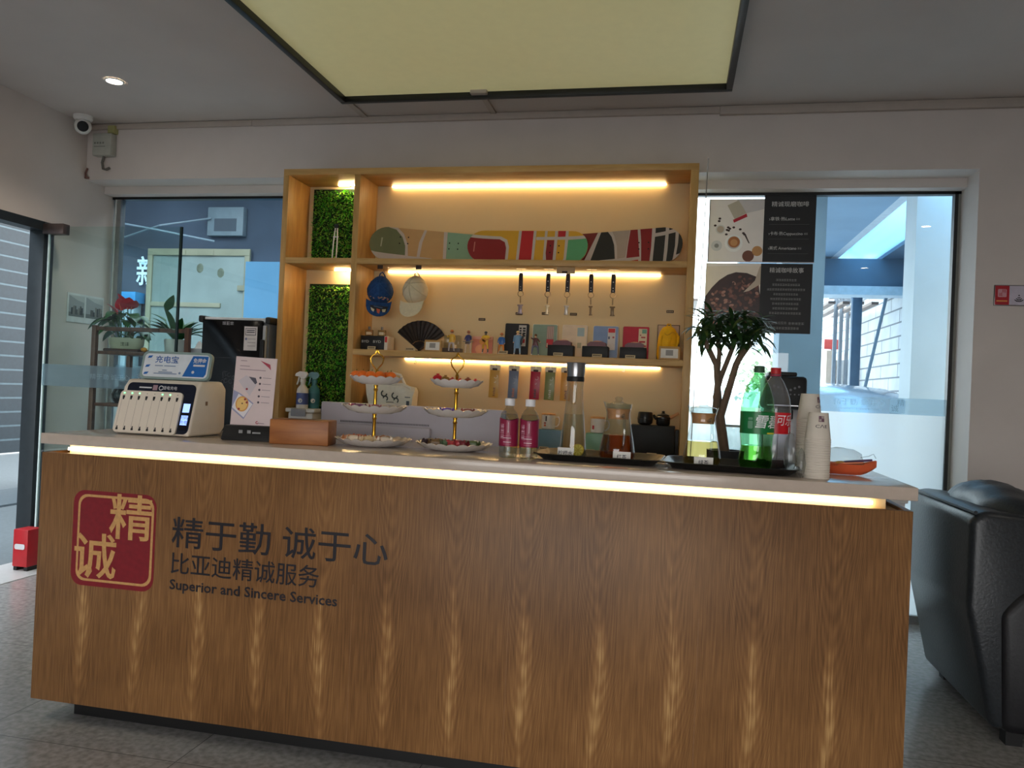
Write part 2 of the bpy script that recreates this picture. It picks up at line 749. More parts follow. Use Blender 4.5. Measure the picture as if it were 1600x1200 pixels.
# window: frame, glass, film
m = MB()
for a, b in (((XL, YG - 0.02, ZHEAD - 0.018), (XJ, YG + 0.03, ZHEAD)), ((XJ - 0.035, YG - 0.02, 0), (XJ - 0.015, YG + 0.03, ZHEAD))):
    m.box(a, b, black_frame)
m.box((XL + 0.025, YG - 0.02, 0), (XL + 0.075, YG + 0.03, ZHEAD - 0.018), alu)
m.box((XL + 0.03, YG - 0.025, 0), (XL + 0.04, YG - 0.015, ZHEAD - 0.02), mat('white_sealant', (215, 220, 222)))
m.box((XJ - 0.015, YG - 0.02, 0), (XJ, YG + 0.03, ZHEAD), mat('grey_sealant', (120, 118, 112)))
m.box((XL, YG - 0.03, 0), (XJ, YG + 0.03, 0.05), alu)
wf = struct(m.build('window_1', smooth=False))
m = MB()
m.quad((XL, YG, 0), (XJ - 0.02, YG, 0), (XJ - 0.02, YG, ZHEAD), (XL, YG, ZHEAD), win_glass)
m.build('glass_pane', parent=wf, smooth=False)
m = MB()
fz0, fz1 = 1.262, 1.362
m.quad((XL + 0.08, YG - 0.004, 0.05), (XJ - 0.036, YG - 0.004, 0.05), (XJ - 0.036, YG - 0.004, fz0), (XL + 0.08, YG - 0.004, fz0), film)
fo = m.build('frosted_film', parent=wf, smooth=False)
fo['label'] = 'white frosted film on the lower glass'
m = MB()
m.quad((XL + 0.08, YG - 0.004, fz0), (XJ - 0.036, YG - 0.004, fz0), (XJ - 0.036, YG - 0.004, fz1), (XL + 0.08, YG - 0.004, fz1), film2)
fb = m.build('frosted_band', parent=wf, smooth=False)
m = MB()
fm = flat((0.96, YG - 0.006, (fz0 + fz1) / 2))
clear = sheet_glass('clear_cut', (232, 240, 242), 1.3, milk=0.9, milkcol=(200, 216, 226))
m.text('精于勤 诚于心', 0.045, fm, clear, x=0.16, y=0.012, d=0.001, fit=0.30)
m.text('Superior and Sincere Services', 0.018, fm, clear, x=0.16, y=-0.026, d=0.001, fit=0.26)
m.poly(rrect(0.088, 0.088, 0.012, cx=0.38), fm, 0.0005, clear)
m.text('精', 0.045, fm, film2, x=0.398, y=0.018, d=0.0015)
m.text('诚', 0.045, fm, film2, x=0.365, y=-0.018, d=0.0015)
m.build('lettering', parent=fb, smooth=False)

# glass entrance door swung into the room, on its post
m = MB()
m.box((XL - 0.1, YD - 0.02, 0), (XL + 0.015, YD + 0.07, 2.30), dark_metal, bev=0.004)
m.box((XL - 0.1, 0.2, 2.24), (XL + 0.01, YD - 0.02, 2.30), dark_metal)
post = struct(m.build('door_1'))
dl = thing('glass_door', 'frameless clear glass door leaf standing open beside the grey post, with a frosted band', 'door', (XL + 0.04, YD, 0))
m = MB()
m.quad((0.0, 0, 0.015), (1.0, 0, 0.015), (1.0, 0, 2.27), (0.0, 0, 2.27), door_glass)
m.build('glass_leaf', parent=dl, smooth=False)
m = MB()
m.box((0.985, -0.0066, 0.02), (1.0005, 0.0066, 2.268), mat('dark_glass_edge', (30, 44, 44), rough=0.1))
m.build('edge_seal', parent=dl, smooth=False)
m = MB()
m.box((-0.004, -0.0064, 0.02), (0.006, 0.0064, 2.268), mat('pale_glass_edge', (205, 225, 225), rough=0.2, emit=None))
m.build('hinge_edge', parent=dl, smooth=False)
m = MB()
m.box((-0.03, -0.03, 2.215), (0.13, 0.03, 2.285), mat('brown_steel', (96, 84, 82), rough=0.35, metal=0.6), bev=0.004)
m.build('top_hinge', parent=dl)
m = MB()
m.box((-0.03, -0.03, 0.008), (0.13, 0.03, 0.07), mat('brown_steel'), bev=0.004)
m.build('bottom_hinge', parent=dl)
m = MB()
m.quad((0.0, -0.0075, 1.20), (1.0, -0.0075, 1.20), (1.0, -0.0075, 1.345), (0.0, -0.0075, 1.345), film2)
m.text('精诚', 0.07, flat((0.79, -0.0085, 1.272)), clear, d=0)
m.text('精于勤 诚于心', 0.04, flat((0.52, -0.0085, 1.272)), clear, d=0, fit=0.3)
m.build('frosted_band', parent=dl, smooth=False)

# stretched light panel in the ceiling
lp = thing('ceiling_light_panel', 'large square pale yellow light panel in a thin black frame on the ceiling', 'light', (-0.918, 3.18, ZC))
m = MB()
m.box((-1.13, -1.32, -0.014), (1.13, 1.32, -0.006), mat('yellow_stretch_film', (206, 199, 150), rough=0.5, var=0.02, emit=(216, 209, 156), strength=0.17))
m.build('diffuser', parent=lp, smooth=False)
m = MB()
for a, b in (((-1.165, -1.35, -0.05), (1.165, -1.315, -0.0005)), ((-1.165, 1.315, -0.05), (1.165, 1.35, -0.0005)),
             ((-1.165, -1.315, -0.05), (-1.13, 1.315, -0.0005)), ((1.13, -1.315, -0.05), (1.165, 1.315, -0.0005))):
    m.box(a, b, black_frame, bev=0.003)
m.build('frame', parent=lp)


def downlight(x, y, label, power=16):
    t = thing('downlight', label, 'light', (x, y, ZC), group='round downlights in the ceiling')
    mm = MB()
    mm.lathe([(0.056, -0.001), (0.056, -0.006), (0.046, -0.008), (0.044, -0.003)], m=mat('white_enamel', (225, 224, 220), rough=0.4), n=28, caps=(False, False))
    mm.build('trim_ring', parent=t)
    mm = MB()
    mm.disc(0, 0, 0.044, flat((0, 0, -0.004), (1, 0, 0), (0, 1, 0), (0, 0, -1)), 0, mat('lamp_glow', (255, 244, 225), emit=(255, 240, 214), strength=32))
    mm.build('lamp_face', parent=t)
    ld = bpy.data.lights.new('downlight_beam', 'SPOT')
    ld.energy = power
    ld.color = (1, 0.9, 0.76)
    ld.spot_size = R(120)
    ld.spot_blend = 0.9
    ld.shadow_soft_size = 0.04
    lo = bpy.data.objects.new('downlight_beam', ld)
    C.objects.link(lo)
    lo.parent = t
    lo.location = (0, 0, -0.012)


downlight(-3.40, 4.16, 'small round lit downlight in the ceiling near the corner camera', 40)
downlight(-3.40, 1.4, 'unseen fill downlight added in the ceiling above the side door', 50)  # unseen lamp, added to brighten the left wall
downlight(-1.0, 0.2, 'unseen fill downlight added in the ceiling behind the light panel')  # added out of view as warm fill for the room
downlight(2.33, -0.4, 'unseen fill downlight added in the ceiling behind the recliner')  # another added lamp out of view, warm fill
downlight(2.33, 2.12, 'small round lit downlight in the ceiling above the black recliner, mirrored in the window')

# ------------------------------------------------------------------ outside
pave = tiles('outdoor_paving', (96, 106, 110), (74, 84, 88), 0.6, rough=0.6)
pave_right = tiles('pale_concrete_paving', (204, 206, 204), (160, 164, 164), 0.8, rough=0.7)
pave_dark = tiles('dark_paving', (84, 96, 102), (70, 78, 82), 0.4, rough=0.7)
m = MB()
m.box((-14, YR - 4, -0.25), (XL - 0.1, 16, -0.02), pave)
m.box((-7.0, -2, -0.02), (-6.2, 12, 0.0), pave_dark)
m.box((XL - 0.1, YG + 0.05, -0.25), (9, 30, -0.02), pave_right)
m.box((-14, -16, -0.25), (14, YR, -0.02), pave)
struct(m.build('street_ground', smooth=False))

# roller shutter across the side street
sh_m = mat('shutter_steel', (34, 46, 53), rough=0.5, metal=0.2, var=0.1)
m = MB()
z = 0.0
while z < 4.4:
    m.box((-10.0, -16, z), (-9.975, 13, z + 0.185), sh_m, rot=(0, R(3.5), 0))
    m.box((-10.02, -16, z + 0.185), (-9.985, 13, z + 0.215), mat('shutter_joint', (70, 88, 96), rough=0.4, metal=0.3))
    z += 0.215
sh = struct(m.build('roller_shutter', smooth=False))
m = MB()
m.box((-11, -16, 4.4), (-9.4, 14, 9.5), mat('blue_grey_render', (116, 132, 142), rough=0.9))
struct(m.build('shutter_building', smooth=False))

# courtyard wall behind the left window
cy_m = mat('courtyard_render', (66, 80, 98), rough=0.9, var=0.25, scale=1.5)
m = MB()
m.box((-7.05, 8.0, -0.02), (-1.2, 8.2, 3.6), cy_m)
m.box((-1.35, 5.36, -0.02), (-1.2, 8.0, 3.6), cy_m)
struct(m.build('courtyard_wall', smooth=False))
mat('canopy_sheet', (120, 150, 176), rough=0.7, var=0.15, scale=1)
m = MB()
m.box((-7.05, 6.9, 3.6), (-1.2, 8.3, 3.68), MATS['canopy_sheet'])
struct(m.build('canopy_roof', smooth=False))

cream = mat('cream_board', (146, 148, 128), rough=0.7, var=0.12, scale=3)
bt = thing('notice_board', 'large stained pale board in a cream frame on the courtyard wall', 'board', (-5.3, 8.0, 0))
m = MB()
m.box((-0.615, -0.05, 0.6), (0.62, -0.003, 2.72), mat('stained_white_sheet', (128, 146, 146), rough=0.5, var=0.16, scale=2.2), bev=0.004)
m.build('panel', parent=bt)
m = MB()
for a, b in (((-0.635, -0.075, 2.66), (0.64, -0.05, 2.735)), ((-0.635, -0.075, 0.6), (-0.575, -0.05, 2.66)), ((0.58, -0.075, 0.6), (0.64, -0.05, 2.66)),
             ((-0.575, -0.07, 2.08), (0.3, -0.05, 2.13))):
    m.box(a, b, cream, bev=0.003)
for sx_, sz in ((-0.25, 2.69), (0.1, 2.69), (0.61, 2.3)):
    m.box((sx_ - 0.1, -0.085, sz - 0.03), (sx_ + 0.1, -0.07, sz + 0.03), cream, bev=0.003)
m.build('frame', parent=bt)
for sx_, sz in ((0.28, 2.47), (0.3, 1.63), (0.02, 2.52)):
    m = MB()
    m.ball((sx_, -0.05, sz), 0.055, mat('rust_patch', (100, 110, 96), var=0.3), s=(0.8, 0.05, 1))
    m.build('rust_spot', parent=bt)

bx = thing('switch_box', 'pale switch box with a dark window high on the courtyard wall, wires running to it', 'box', (-4.97, 8.0, 3.03))
m = MB()
m.box((-0.22, -0.09, -0.15), (0.22, -0.002, 0.17), mat('pale_box', (112, 130, 142), rough=0.5), bev=0.008)
m.build('case', parent=bx)
m = MB()
m.box((-0.13, -0.095, -0.10), (0.14, -0.09, 0.04), mat('dark_window', (74, 84, 96), rough=0.2))
m.build('window', parent=bx)
wire = mat('pale_wire', (116, 136, 150), rough=0.6)
for nm, pts, lab in (('wire', [PY(190, 372, 7.9), PY(250, 352, 7.6), PY(330, 341, 7.9)], 'pale wire rising to the switch box'),
                     ('wire', [PY(186, 348, 7.6), PY(250, 360, 7.3), PY(335, 377, 7.6)], 'pale wire sagging across the courtyard, under the switch box')):
    m = MB()
    a, b, c = pts
    m.tube([a.lerp(b, i / 6) for i in range(6)] + [b.lerp(c, i / 6) for i in range(7)], 0.011, wire, n=6)
    tag(m.build(nm), lab, 'wire', 'wires across the courtyard')
m = MB()
fs = flat((-5.95, 7.97, 2.45))
m.text('新', 0.36, fs, mat('sign_white', (205, 228, 244), rough=0.4, emit=(190, 220, 245), strength=0.35), d=0.012, bold=0.012, sxx=0.85)
sgn = m.build('shop_sign', smooth=False)
tag(sgn, 'white sign character standing on the dark courtyard wall', 'sign')
st = thing('roadside_kiosk', 'pale ribbed kiosk with a bright blue header strip left of the pale board', 'kiosk', (-6.22, 7.85, 0))
m = MB()
for i in range(7):
    m.box((-0.34 + i * 0.082, -0.03, 0.0), (-0.275 + i * 0.082, 0.1, 2.1), mat('pale_ribs', (140, 166, 178), rough=0.4), bev=0.006)
m.build('ribbed_panel', parent=st)
m = MB()
m.box((-0.36, -0.07, 2.1), (0.26, 0.1, 2.22), mat('bright_blue', (40, 140, 206), rough=0.4), bev=0.004)
m.build('header', parent=st)
m = MB()
m.box((-4.57, 7.7, 0), (-4.05, 7.99, 2.0), mat('light_blue_panel', (84, 136, 172), rough=0.5, var=0.1, scale=2))
m.box((-4.57, 7.7, 2.0), (-3.9, 7.99, 2.56), mat('light_blue_panel'))
tag(m.build('blue_cladding', smooth=False), 'light blue cladding panel on the courtyard wall right of the pale board', 'panel')

# right-hand side: canopy, pillars, alley
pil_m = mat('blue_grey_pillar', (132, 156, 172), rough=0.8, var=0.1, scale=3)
m = MB()
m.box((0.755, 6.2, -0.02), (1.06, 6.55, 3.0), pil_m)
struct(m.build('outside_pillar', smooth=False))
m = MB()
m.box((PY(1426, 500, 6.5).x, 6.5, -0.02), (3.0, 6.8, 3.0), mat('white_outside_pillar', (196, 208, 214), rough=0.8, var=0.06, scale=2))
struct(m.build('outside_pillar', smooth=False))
m = MB()
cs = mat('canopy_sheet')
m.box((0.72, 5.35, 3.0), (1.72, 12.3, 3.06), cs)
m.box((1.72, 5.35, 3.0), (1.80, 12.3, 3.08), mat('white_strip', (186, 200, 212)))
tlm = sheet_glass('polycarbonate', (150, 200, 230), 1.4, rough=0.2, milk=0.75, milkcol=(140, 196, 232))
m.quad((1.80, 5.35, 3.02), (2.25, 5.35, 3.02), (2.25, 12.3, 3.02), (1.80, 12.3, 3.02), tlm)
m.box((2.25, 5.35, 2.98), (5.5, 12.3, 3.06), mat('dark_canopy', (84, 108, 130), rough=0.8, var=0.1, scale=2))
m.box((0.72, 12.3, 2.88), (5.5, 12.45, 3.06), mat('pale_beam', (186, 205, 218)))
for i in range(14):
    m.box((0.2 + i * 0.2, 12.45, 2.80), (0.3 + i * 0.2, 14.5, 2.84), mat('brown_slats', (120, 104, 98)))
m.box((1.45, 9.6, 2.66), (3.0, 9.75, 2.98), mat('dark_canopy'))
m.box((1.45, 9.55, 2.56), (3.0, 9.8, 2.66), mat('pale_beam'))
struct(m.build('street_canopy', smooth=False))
m = MB()
m.box((3.0, 7.4, -0.02), (3.2, 30, 4.2), bricks('white_bricks', (205, 212, 218), (120, 128, 138), 0.9, 0.19, 0.012, plane='YZ'))
struct(m.build('alley_wall', smooth=False))
m = MB()
m.tube([(2.96, 11.2, 1.0), (2.96, 11.2, 4.0)], 0.035, mat('rusty_pipe', (176, 150, 140)), n=8)
tag(m.build('drain_pipe'), 'thin pale brown drain pipe up the white brick alley wall', 'pipe')
m = MB()
m.box((2.387, 11.7, -0.02), (2.515, 11.83, 2.98), mat('slate_blue_steel', (86, 108, 128), rough=0.5), bev=0.01)
tag(m.build('canopy_post'), 'upright slate blue post under the street canopy', 'post')
m = MB()
pa, pb = PY(1349, 616, 11.6), PY(1385, 464, 11.6)
pc = pa + (pb - pa) * ((-0.02 - pa.z) / (pb.z - pa.z))
m.tube([pc, pa, pb], 0.022, mat('grey_pole', (130, 150, 166), rough=0.4, metal=0.4), n=10)
tag(m.build('leaning_pole'), 'grey pole leaning at a slant before the white brick wall', 'pole')
m = MB()
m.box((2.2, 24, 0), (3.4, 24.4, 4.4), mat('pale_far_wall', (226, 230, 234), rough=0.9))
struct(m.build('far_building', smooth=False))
for i, (px, y) in enumerate(((1303, 12.9), (1312, 13.5), (1322, 14.0))):
    p = PY(px, 560, y)
    m = MB()
    m.tube([(p.x, y, 0), (p.x, y, 4.6)], 0.032, mat('utility_grey', (132, 140, 150)), n=8)
    for k in range(3):
        m.box((p.x - 0.2, y - 0.03, 3.0 + k * 0.35), (p.x + 0.2, y + 0.03, 3.05 + k * 0.35), mat('utility_grey'))
    tag(m.build('utility_pole'), ('nearest thin utility pole with crossbars beyond the canopy post', 'second utility pole with crossbars beyond the canopy post',
                                  'farthest utility pole with crossbars, next to the canopy post')[i], 'pole', 'utility poles in the alley')
p = PY(1301, 538, 15)
m = MB()
m.box((p.x - 0.14, 15, p.z - 0.09), (p.x + 0.14, 15.04, p.z + 0.09), mat('red_sign', (178, 70, 66)), bev=0.005)
m.box((p.x - 0.02, 15.04, 0), (p.x + 0.02, 15.08, p.z), mat('utility_grey'))
tag(m.build('street_sign'), 'small plain red street sign on a post down the alley', 'sign')
p = PY(1318, 590, 14)
m = MB()
m.box((p.x - 0.28, 14, 0), (p.x - 0.14, 14.5, 2.2), mat('tan_panel', (206, 186, 170)), bev=0.01)
m.box((p.x - 0.10, 14.1, 0), (p.x + 0.12, 14.5, 2.05), mat('white_panel', (235, 235, 235)), bev=0.01)
tag(m.build('shed'), 'small tan and white shed beyond the silver car', 'shed')
# bush far off in the bright gap
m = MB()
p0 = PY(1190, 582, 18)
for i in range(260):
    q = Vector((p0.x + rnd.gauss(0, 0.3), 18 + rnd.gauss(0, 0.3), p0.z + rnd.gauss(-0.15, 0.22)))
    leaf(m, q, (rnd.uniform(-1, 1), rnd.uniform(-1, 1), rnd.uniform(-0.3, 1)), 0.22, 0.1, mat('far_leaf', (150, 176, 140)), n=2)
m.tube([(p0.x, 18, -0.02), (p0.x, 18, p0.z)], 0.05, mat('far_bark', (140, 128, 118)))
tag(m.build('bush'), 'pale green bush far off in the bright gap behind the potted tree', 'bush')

# silver car parked outside (its roof shows over the frosted band)
car = thing('car', 'silver car parked outside, its curved roof above the frosted band', 'car', (2.55, 9.3, 0), (0, 0, PI / 2))
body = mat('silver_paint', (196, 206, 216), rough=0.2, metal=0.5, coat=0.6, var=0.02)
glassd = mat('car_glass', (60, 78, 92), rough=0.05)


def loft(mm, secs, mt):
    prev = None
    for ring in secs:
        cur = mm.verts(ring)
        if prev:
            for j in range(len(cur)):
                mm.face([prev[j], prev[(j + 1) % len(cur)], cur[(j + 1) % len(cur)], cur[j]], mt)
        else:
            mm.face(cur[::-1], mt)
        prev = cur
    mm.face(prev, mt)


m = MB()
xs = [(-2.2, 0.35, 0.75, 0.7), (-2.1, 0.25, 0.92, 0.8), (-1.0, 0.22, 1.0, 0.88), (0.6, 0.22, 0.98, 0.9), (1.6, 0.22, 0.86, 0.86), (2.1, 0.3, 0.7, 0.74)]
loft(m, [[(x, 0.9 - w, a), (x, 0.9 - w - 0.03, (a + b) / 2), (x, 0.9 - w, b), (x, 0.9 + w, b), (x, 0.9 + w + 0.03, (a + b) / 2), (x, 0.9 + w, a)] for x, a, b, w in xs], body)
m.build('body', parent=car)
m = MB()
top = [(-2.0, 0.95), (-1.5, 1.36), (-0.9, 1.50), (0.0, 1.54), (0.6, 1.52), (1.0, 1.42), (1.3, 1.28), (1.85, 0.97)]
loft(m, [[(x, 0.12, 0.9), (x, 0.24, 0.9 + (z - 0.9) * 0.82), (x, 0.5, 0.9 + (z - 0.9) * 0.96), (x, 0.9, z), (x, 1.3, 0.9 + (z - 0.9) * 0.96), (x, 1.56, 0.9 + (z - 0.9) * 0.82), (x, 1.68, 0.9)] for x, z in top], body)
m.build('roof', parent=car)
m = MB()
m.poly([(-1.35, 1.02), (-1.2, 1.36), (-0.6, 1.44), (0.5, 1.45), (0.95, 1.34), (1.35, 1.04)], lambda x, y, d: Vector((x, 0.12 + (y - 0.9) / 0.6 * 0.13 - 0.012, y)), 0, glassd)
m.build('side_window', parent=car, smooth=False)
for wx in (-1.35, 1.3):
    m = MB()
    m.tube([(wx, 0.02, 0.32), (wx, 0.22, 0.32)], 0.32, mat('tyre', (26, 26, 28), rough=0.9), n=24)
    m.tube([(wx, 0.0, 0.32), (wx, 0.05, 0.32)], 0.2, alu, n=16)
    m.build('wheel', parent=car)

# ================================================================== RECEPTION COUNTER
ZT = 1.071
CX0, CX1, CY0, CY1 = -2.315, 0.722, 2.535, 3.185
ven = veneer('wood_veneer')
stone = mat('pale_countertop_stone', (190, 174, 160), rough=0.16, var=0.04, scale=30)
led_m = mat('led_glow', (255, 226, 170), emit=(255, 224, 166), strength=15)
led_s = mat('grass_led_glow', (255, 236, 190), emit=(255, 226, 170), strength=70)
led_c = mat('counter_led_glow', (255, 236, 200), emit=(255, 230, 180), strength=9)
cream_in = mat('cream_underside', (226, 206, 160), rough=0.6)
ct = thing('reception_counter', 'long wood veneer reception counter with red seal logo and a glowing strip under its top', 'counter', (-0.805, 2.86, 0))
lo, hi = -1.50, 1.515
m = MB()
m.box((lo, -0.325, 0.08), (hi, -0.305, 1.0), ven, bev=0.002)
for px in (545, 790, 1088):
    xj = PY(px, 1060, 2.535).x + 0.805
    m.box((xj - 0.0012, -0.3254, 0.082), (xj + 0.0012, -0.3245, 0.62), mat('veneer_joint', (128, 90, 54)))
fp = m.build('front_panel', parent=ct)
m = MB()
fm = flat((0, -0.325, 0))
red = mat('seal_red', (124, 18, 30), rough=0.5, var=0.1, scale=60)
pale = mat('seal_tan', (196, 150, 92), rough=0.5, var=0.12, scale=80)
scx, scz = -1.985 + 0.805, 0.695
m.poly(rrect(0.345, 0.35, 0.045, cx=scx, cy=scz), fm, 0.0006, red)
m.poly(rrect(0.315, 0.318, 0.036, cx=scx + 0.006, cy=scz + 0.002), fm, 0.0012, pale)
m.poly(rrect(0.297, 0.30, 0.034, cx=scx + 0.006, cy=scz + 0.002), fm, 0.0018, red)
m.text('精', 0.175, fm, pale, x=scx + 0.072, y=scz + 0.075, d=0.0024, bold=0.012, sxx=1.06)
m.text('诚', 0.175, fm, pale, x=scx - 0.072, y=scz - 0.075, d=0.0024, bold=0.012, sxx=1.06)
o = m.build('seal_logo', parent=fp, smooth=False)
o['label'] = 'dark red square seal with two carved characters'
ink = mat('black_lettering', (34, 32, 38), rough=0.35)
m = MB()
m.text('精于勤 诚于心', 0.118, fm, ink, x=-1.335 + 0.805, y=0.737, d=0.002, bold=0.007, fit=0.82)
m.text('比亚迪精诚服务', 0.082, fm, ink, x=-1.459 + 0.805, y=0.628, d=0.002, bold=0.006, fit=0.572)
m.text('Superior and Sincere Services', 0.05, fm, ink, x=-1.4225 + 0.805, y=0.556, d=0.002, bold=0.02, fit=0.645)
m.build('lettering', parent=fp, smooth=False)
for x0, x1 in ((lo, lo + 0.02), (hi - 0.02, hi)):
    m = MB()
    m.box((x0, -0.305, 0.08), (x1, 0.3, 1.0), ven)
    m.build('end_panel', parent=ct)
m = MB()
m.box((lo + 0.02, -0.305, 0.97), (hi - 0.02, 0.3, 0.99), cream_in)
m.build('inner_deck', parent=ct)
m = MB()
m.box((lo + 0.06, -0.255, 0.99), (hi - 0.06, 0.28, 1.031), cream_in)
m.build('spacer', parent=ct)
m = MB()
m.box((lo + 0.06, -0.266, 1.006), (hi - 0.10, -0.2555, 1.016), led_c)
o = m.build('led_strip', parent=ct, smooth=False)
o['label'] = 'glowing warm white light strip'
m = MB()
m.box((lo + 0.115, -0.235, 0.001), (hi - 0.1, 0.25, 0.08), mat('black_plinth', (12, 12, 13), rough=0.5))
m.build('plinth', parent=ct)
m = MB()
q = [PY(532, 1158, 2.52), PY(534, 1170, 2.52), PY(543, 1178, 2.52), PY(554, 1174, 2.52), PY(558, 1162, 2.52)]
m.tube([(p.x + 0.805, -0.318, max(0.03, p.z + 0.06)) for p in q], 0.003, mat('white_cable', (200, 200, 200)), n=6)
m.build('cable_loop', parent=ct)

m = MB()
m.box((CX0, CY0, ZT - 0.04), (CX1, CY1, ZT), stone, bev=0.003)
top = m.build('countertop')
tag(top, 'long pale stone countertop slab on the veneer counter', 'countertop')

# ================================================================== DISPLAY SHELF
SY0, SY1 = 4.58, 4.895
SX0, SX1, SXD = -2.481, 0.087, -1.981
S1, S2, S3 = 2.083, 1.519, 0.96
oak = wood('honey_wood', (204, 164, 104), (178, 136, 78), scale=5, stretch=(5, 5, 0.8))
oakh = wood('honey_wood_lying', (204, 164, 104), (178, 136, 78), scale=5, stretch=(0.8, 5, 5))
backm = mat('cream_back_panel', (218, 196, 150), rough=0.6, var=0.02, scale=2)
RX, RY = -1.197, 4.74
sh = thing('display_shelf', 'tall honey wood display shelf with cream back and lit bays behind the counter', 'shelf', (RX, RY, 0))


def sbox(name, a, b, mt, bev=0.0015, lab=None):
    mm = MB()
    mm.box((a[0] - RX, a[1] - RY, a[2]), (b[0] - RX, b[1] - RY, b[2]), mt, bev=bev)
    o = mm.build(name, parent=sh)
    if lab:
        o['label'] = lab
    return o


sbox('side_panel', (SX0, SY0, 0), (SX0 + 0.037, SY1, 2.606), oak)
sbox('side_panel', (SX1 - 0.045, SY0, 0), (SX1, SY1, 2.606), oak)
sbox('top_board', (SX0, SY0, 2.606), (SX1, SY1, 2.644), oakh)
sbox('divider', (SXD - 0.019, SY0, 0), (SXD + 0.019, SY1 - 0.02, 2.606), oak)
sbox('shelf_board', (SX0 + 0.037, SY0, S1 - 0.035), (SXD - 0.019, SY1 - 0.02, S1), oakh)
sbox('shelf_board', (SXD + 0.019, SY0, S1 - 0.035), (SX1 - 0.045, SY1 - 0.02, S1), oakh)
sbox('shelf_board', (SXD + 0.019, SY0, S2 - 0.036), (SX1 - 0.045, SY1 - 0.02, S2), oakh)
sbox('shelf_board', (SX0 + 0.037, SY0, S3 - 0.036), (SXD - 0.019, SY1 - 0.02, S3), oakh)
sbox('shelf_board', (SXD + 0.019, SY0, S3 - 0.036), (SX1 - 0.045, SY1 - 0.02, S3), oakh)
sbox('back_panel', (SX0 + 0.037, SY1 - 0.02, 0.05), (SX1 - 0.045, SY1, 2.606), backm)
for x0, x1 in ((SX0 + 0.037, SXD - 0.019), (SXD + 0.019, -0.96), (-0.955, SX1 - 0.045)):
    sbox('cupboard_door', (x0 + 0.003, SY0, 0.06), (x1 - 0.003, SY0 + 0.02, S3 - 0.04), oak)
for x0, x1, z in ((-1.86, -0.10, 2.606), (-1.86, -0.11, S1 - 0.035), (-1.72, -0.09, S2 - 0.036), (-2.215, -2.005, 2.606), (-2.215, -2.005, S1 - 0.035)):
    dy_ = 0.05 if z > 0 and x0 < -2.1 else 0
    sbox('led_strip', (x0, SY1 - 0.030 - dy_, z - 0.009), (x1, SY1 - 0.0215 - dy_, z - 0.001), led_s if dy_ else led_m, bev=0, lab='glowing warm white light strip')


S1, S2, S3 = S1 + 0.0006, S2 + 0.0006, S3 + 0.0006
# ---- artificial grass panels in the narrow bay
def grass(z0, z1, label):
    t = thing('artificial_grass_panel', label, 'grass panel', (-2.222, SY1 - 0.022, z0), group='artificial grass panels')
    w = 0.37 / 2
    mm = MB()
    mm.box((-w, -0.012, 0), (w, -0.001, z1 - z0), mat('grass_backing', (24, 44, 20), rough=0.9))
    mm.build('mesh_backing', parent=t)
    mm = MB()
    gs = [mat('grass_a', (96, 196, 50), rough=0.5, var=0.25), mat('grass_b', (52, 150, 36), rough=0.5, var=0.25), mat('grass_c', (176, 214, 90), rough=0.5, var=0.2)]
    for i in range(int(5200 * (z1 - z0))):
        p = Vector((rnd.uniform(-w, w), -0.012, rnd.uniform(0.035, z1 - z0 - 0.015)))
        leaf(mm, p, (rnd.uniform(-1, 1), -rnd.uniform(0.5, 1.3), rnd.uniform(-0.9, 0.9)), rnd.uniform(0.018, 0.032), rnd.uniform(0.007, 0.011), rnd.choice(gs), n=2, droop=0.3)
    f = mm.build('foliage', parent=t, recalc=False)
    f['kind'] = 'stuff'


grass(S1 + 0.001, 2.585, 'bright green artificial grass panel in the top cell of the narrow left bay')
grass(S3 + 0.001, 1.955, 'tall green artificial grass panel in the lower cell of the narrow left bay')

# slim white stand in the top-left cell
p = PY(522, 401, 4.70)
t = thing('folding_stand', 'slim white folding stand before the top grass panel', 'stand', (p.x, 4.70, S1))
wh = mat('white_plastic', (232, 230, 226), rough=0.4, var=0.03)
for dx in (-0.014, 0.014):
    m = MB()
    m.tube([(dx, 0, 0.001), (0.004 + dx * 0.9, 0, 0.12), (0.008 + dx * 0.5, 0, 0.215)], 0.0045, wh, n=8)
    m.build('leg', parent=t)
m = MB()
m.box((-0.006, -0.008, 0.21), (0.022, 0.008, 0.235), mat('dark_plastic', (40, 40, 42)), bev=0.003)
m.box((-0.012, -0.006, 0.15), (0.024, 0.006, 0.158), wh, bev=0.002)
m.build('clamp', parent=t)

# ---- skateboards
KX = 0.00388
GREY = (198, 186, 176)
pigment = {}


def pig(c):
    return mat('paint_%d_%d_%d' % c, c, rough=0.35, var=0.03)


